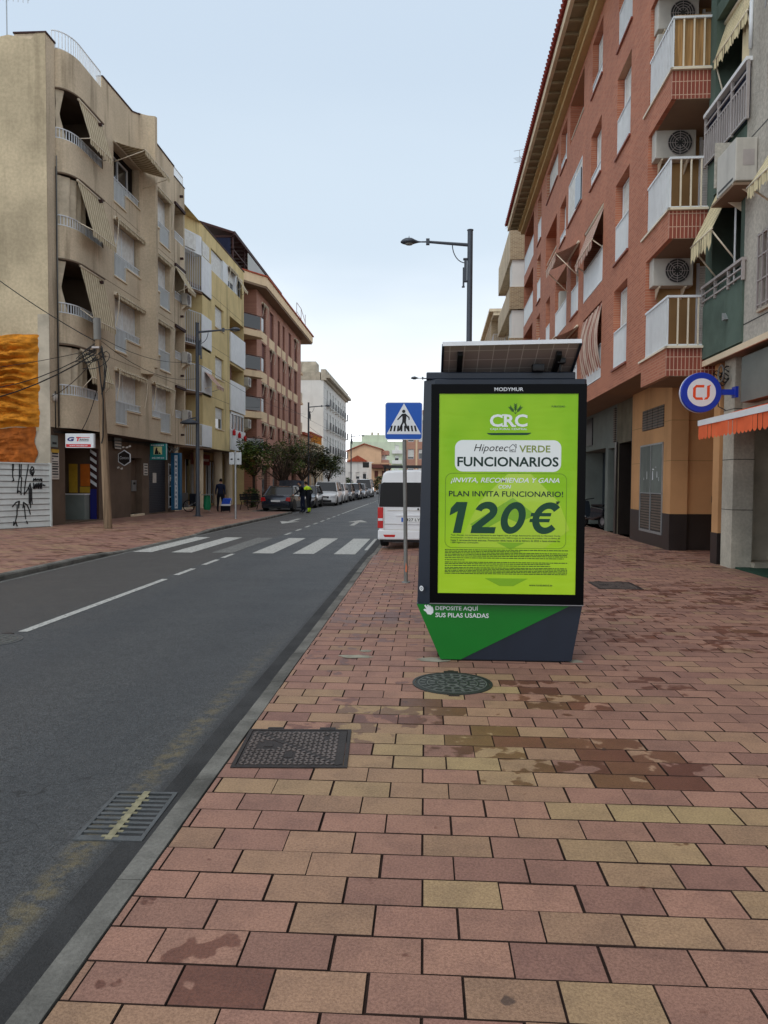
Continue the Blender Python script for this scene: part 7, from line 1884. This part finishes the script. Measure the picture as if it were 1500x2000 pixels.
mb = MB(m='rubber'); mb.lathe([(.27, -.02), (.31, -.02), (.31, .02), (.27, .02)], 24, (-.55, -.2, .31), ax='y'); 
for k in range(8): a = 2*pi*k/8; mb.tube([(-.55, -.2, .31), (-.55+.28*cos(a), -.2, .31+.28*sin(a))], .006, 4, 'rim')
mb.build('wheel', R); mb = MB(m='zinc'); mb.tube([(-.55, -.16, .31), (-.2, -.16, .5), (.1, -.16, 1.1)], .018, 6); mb.tube([(.35, .1, .1), (.5, .1, .05)], .02, 6); mb.build('frame', R)
def bench(loc, rz, label):
    R = empty('park_bench', loc, rz, label=label, cat='bench')
    mb = MB(m='trim_black'); 
    for i in range(5): mb.box(-.75, .75, -.25+i*.1, -.17+i*.1, .43, .46)
    mb.build('seat', R); mb = MB(m='trim_black')
    for i in range(3): mb.box(-.75, .75, .27+i*.02, .29+i*.02, .55+i*.12, .64+i*.12)
    mb.build('backrest', R)
    for x in (-.68, .68):
        for y0, y1 in ((-.2, -.28), (.2, .34)): mb = MB(m='trim_black'); mb.tube([(x, y0, .45), (x, y1, 0)], .022, 6); mb.build('leg', R)
        mb = MB(m='trim_black'); mb.tube([(x, .26, .45), (x, .34, .9)], .022, 6); mb.tube([(x, .28, .68), (x, -.22, .66), (x, -.24, .45)], .02, 6); mb.build('armrest', R)
    return R
bench((-9.75, 41.4, 0), radians(60), 'black slatted bench on the left pavement before the first tree')

# ------------------------------------------------------------------ TREES
def tree(loc, H, cr, label, seed, leaf='leaf', leaf2='leaf_light', n=2600, bare=False, trunk_h=1.9, sq=.78, lsz=.09, name='orange_tree', tilt=0):
    rnd = random.Random(seed); R = empty(name, loc, 0, label=label, cat='tree', group='trees along the left pavement')
    mb = MB(m='bark'); r0 = .11 if not bare else .14
    mb.tube([(0, 0, -.05), (.03, 0, trunk_h*.5), (.0+tilt, .02, trunk_h)], [r0*1.15, r0*.9, r0*.8], 9); mb.build('trunk', R)
    mb = MB(m='bark'); tips = []
    for k in range(7 if not bare else 13):
        a = 2*pi*k/7+rnd.uniform(-.3, .3); el = rnd.uniform(.5, 1.2); p = Vector((tilt, .02, trunk_h-.05)); d = Vector((cos(a)*cos(el), sin(a)*cos(el), sin(el))); pts = [tuple(p)]; L = (H-trunk_h)*rnd.uniform(.55, .95)
        for j in range(4): d = (d+Vector((rnd.uniform(-.25, .25), rnd.uniform(-.25, .25), rnd.uniform(-.05, .3)))).normalized(); p = p+d*L/4; pts.append(tuple(p))
        mb.tube(pts, [.05, .04, .028, .018, .008], 6); tips.append(pts)
        for q in pts[1:]:
            for _ in range(3 if not bare else 6):
                e = Vector((rnd.uniform(-1, 1), rnd.uniform(-1, 1), rnd.uniform(-.1, 1))).normalized()*rnd.uniform(.3, .75); m_ = Vector(q)+e*.5+Vector((0, 0, .05)); mb.tube([q, tuple(m_), tuple(Vector(q)+e)], [.012, .008, .004], 4, 'twig')
    mb.build('branch', R)
    if n:
        cc = Vector((tilt, 0, trunk_h+(H-trunk_h)*.52)); hz = (H-trunk_h)*.56
        blobs = []
        for _ in range(26): v = Vector((rnd.gauss(0, .5), rnd.gauss(0, .5), rnd.gauss(0, .5))); v = v.normalized()*rnd.uniform(.25, .80); blobs.append((cc+Vector((v.x*cr, v.y*cr, v.z*hz)), rnd.uniform(.22, .40)*cr, rnd.random()))
        mb = MB(m=leaf)
        for _ in range(n):
            b, r_, tone_ = rnd.choice(blobs); v = Vector((rnd.gauss(0, 1), rnd.gauss(0, 1), rnd.gauss(0, 1))).normalized()*r_*rnd.uniform(.55, 1.08); p = b+v
            a, t_ = rnd.uniform(0, 6.28), rnd.uniform(-.9, .9); u_ = Vector((cos(a), sin(a), t_*.5)).normalized(); w_ = u_.cross(Vector((rnd.uniform(-1, 1), rnd.uniform(-1, 1), 1))).normalized(); s_ = lsz*rnd.uniform(.6, 1.3)
            m_ = leaf2 if (rnd.random() < .10+.30*tone_) else ('leaf_dark' if tone_ < .4 else leaf)
            mb.face([tuple(p-u_*s_), tuple(p-w_*s_*.45), tuple(p+u_*s_), tuple(p+w_*s_*.45)], m_)
        mb.build('crown', R, merge=False)
    return R
tree((-10.9, 46.5, 0), 4.5, 1.55, 'rounded orange tree at the left end of the row, before the salmon block', 1, n=5200, lsz=.085)
tree((-9.9, 52.5, 0), 4.6, 1.75, 'orange tree right of the first one, above the grey saloon', 2, leaf2='leaf_light', n=5200, lsz=.09)
tree((-10.3, 61.5, 0), 5.6, 1.9, 'almost bare brown tree with fine twigs around the second left lamp', 3, bare=True, n=2600, leaf='leaf_dark', leaf2='twig', lsz=.07, name='bare_tree', trunk_h=1.7)
tree((-10.5, 70, 0), 4.7, 2.2, 'dark orange tree below the tall white block', 4, n=4200, leaf='leaf_dark', lsz=.12)
tree((-10.4, 79, 0), 4.5, 2.0, 'smallest round orange tree, last in the left row', 5, n=3600, lsz=.12)
tree((-9.5, 48.6, 0), 4.9, .9, 'thin bare sapling with a few brown leaves between the two orange trees', 8, bare=True, n=500, leaf='leaf_light', leaf2='twig', lsz=.06, name='bare_tree', trunk_h=1.6)
def shrub(loc, r, h, label, seed, n=900, lsz=.07):
    rnd = random.Random(seed); R = empty('shrub', loc, 0, label=label, cat='shrub'); mb = MB(m='leaf')
    for _ in range(n):
        v = Vector((rnd.gauss(0, 1), rnd.gauss(0, 1), rnd.gauss(0, 1))).normalized()*rnd.uniform(.6, 1.05); p = Vector((v.x*r, v.y*r, h*.5+v.z*h*.5)); a = rnd.uniform(0, 6.28); u_ = Vector((cos(a), sin(a), rnd.uniform(-.5, .5))); w_ = Vector((-sin(a), cos(a), rnd.uniform(-.8, .8))); s_ = lsz*rnd.uniform(.7, 1.3)
        mb.face([tuple(p-u_*s_), tuple(p-w_*s_*.5), tuple(p+u_*s_), tuple(p+w_*s_*.5)], 'leaf_dark' if rnd.random() < .5 else 'leaf')
    mb.build('foliage', R, merge=False); mb = MB(m='bark'); mb.tube([(0, 0, -.02), (0, 0, h*.6)], .04, 6); mb.build('stem', R); return R
shrub((-10.6, 44.6, 0), .55, 1.25, 'dark bush on the pavement left of the grey saloon', 1)
for i, (x, y, r_, h_) in enumerate(((-14.5, 132, 1.6, 2.6), (-10.6, 132, 1.4, 2.2), (-8, 132, 1.4, 2.8))): shrub((x, y, 0), r_, h_, ['dark bush before the white house, leftmost of three', 'brownish dark bush in the middle before the white house', 'tallest dark bush before the small brown house'][i], 10+i, 900, .2)
for o in bpy.data.objects:
    if '_world' in o: del o['_world']
# ------------------------------------------------------------------ separate pieces of a part become parts of their own
def split_loose(o, tol=.03):
    me = o.data; n = len(me.vertices); par = list(range(n))
    def find(a):
        while par[a] != a: par[a] = par[par[a]]; a = par[a]
        return a
    seen = {}
    for v in me.vertices:
        k = tuple(round(c, 3) for c in v.co)
        if k in seen: par[find(v.index)] = find(seen[k])
        else: seen[k] = v.index
    for p in me.polygons:
        vs = list(p.vertices)
        for a in vs[1:]: par[find(a)] = find(vs[0])
    isl = {}
    for p in me.polygons: isl.setdefault(find(p.vertices[0]), []).append(p.index)
    if len(isl) < 2: return
    G = []
    for ps in isl.values():
        co = [me.vertices[v].co for i in ps for v in me.polygons[i].vertices]
        G.append([[min(c[k] for c in co)-tol for k in range(3)], [max(c[k] for c in co)+tol for k in range(3)], ps])
    ch = True
    while ch:
        ch = False
        for i in range(len(G)):
            for j in range(i+1, len(G)):
                a, b = G[i], G[j]
                if all(a[0][k] <= b[1][k] and b[0][k] <= a[1][k] for k in range(3)):
                    a[0] = [min(x, y) for x, y in zip(a[0], b[0])]; a[1] = [max(x, y) for x, y in zip(a[1], b[1])]; a[2] = a[2]+b[2]; G.pop(j); ch = True; break
            if ch: break
    if len(G) < 2 or len(G) > 90: return
    for g in G:
        mp = {}; vs = []; fs = []
        for i in g[2]:
            f = []
            for v in me.polygons[i].vertices:
                if v not in mp: mp[v] = len(vs); vs.append(tuple(me.vertices[v].co))
                f.append(mp[v])
            fs.append(f)
        m2 = bpy.data.meshes.new(o.name); m2.from_pydata(vs, [], fs)
        for m in me.materials: m2.materials.append(m)
        m2.polygons.foreach_set('material_index', [me.polygons[i].material_index for i in g[2]]); m2.polygons.foreach_set('use_smooth', [me.polygons[i].use_smooth for i in g[2]])
        c = o.copy(); c.data = m2; COL.objects.link(c)
    bpy.data.objects.remove(o)
SPL = ('bracket', 'awning_frame', 'spandrel', 'coping', 'downpipe', 'hinge', 'wheel_arch', 'window_frame', 'printed_facets', 'pilaster', 'balcony_rail', 'pergola_post', 'ornament', 'sensor_box', 'roof_box', 'joint_line', 'clamp', 'vent_grille', 'cover', 'door_side', 'side_window', 'boundary_wall', 'ceiling_lamp', 'torn_sticker', 'service_pipe', 'panel', 'face_features', 'digit', 'shop_window', 'roof_storey', 'lettering_mark')
for o in list(bpy.data.objects):
    if o.type == 'MESH' and o.parent and o.name.split('.')[0] in SPL and not o.children: split_loose(o)
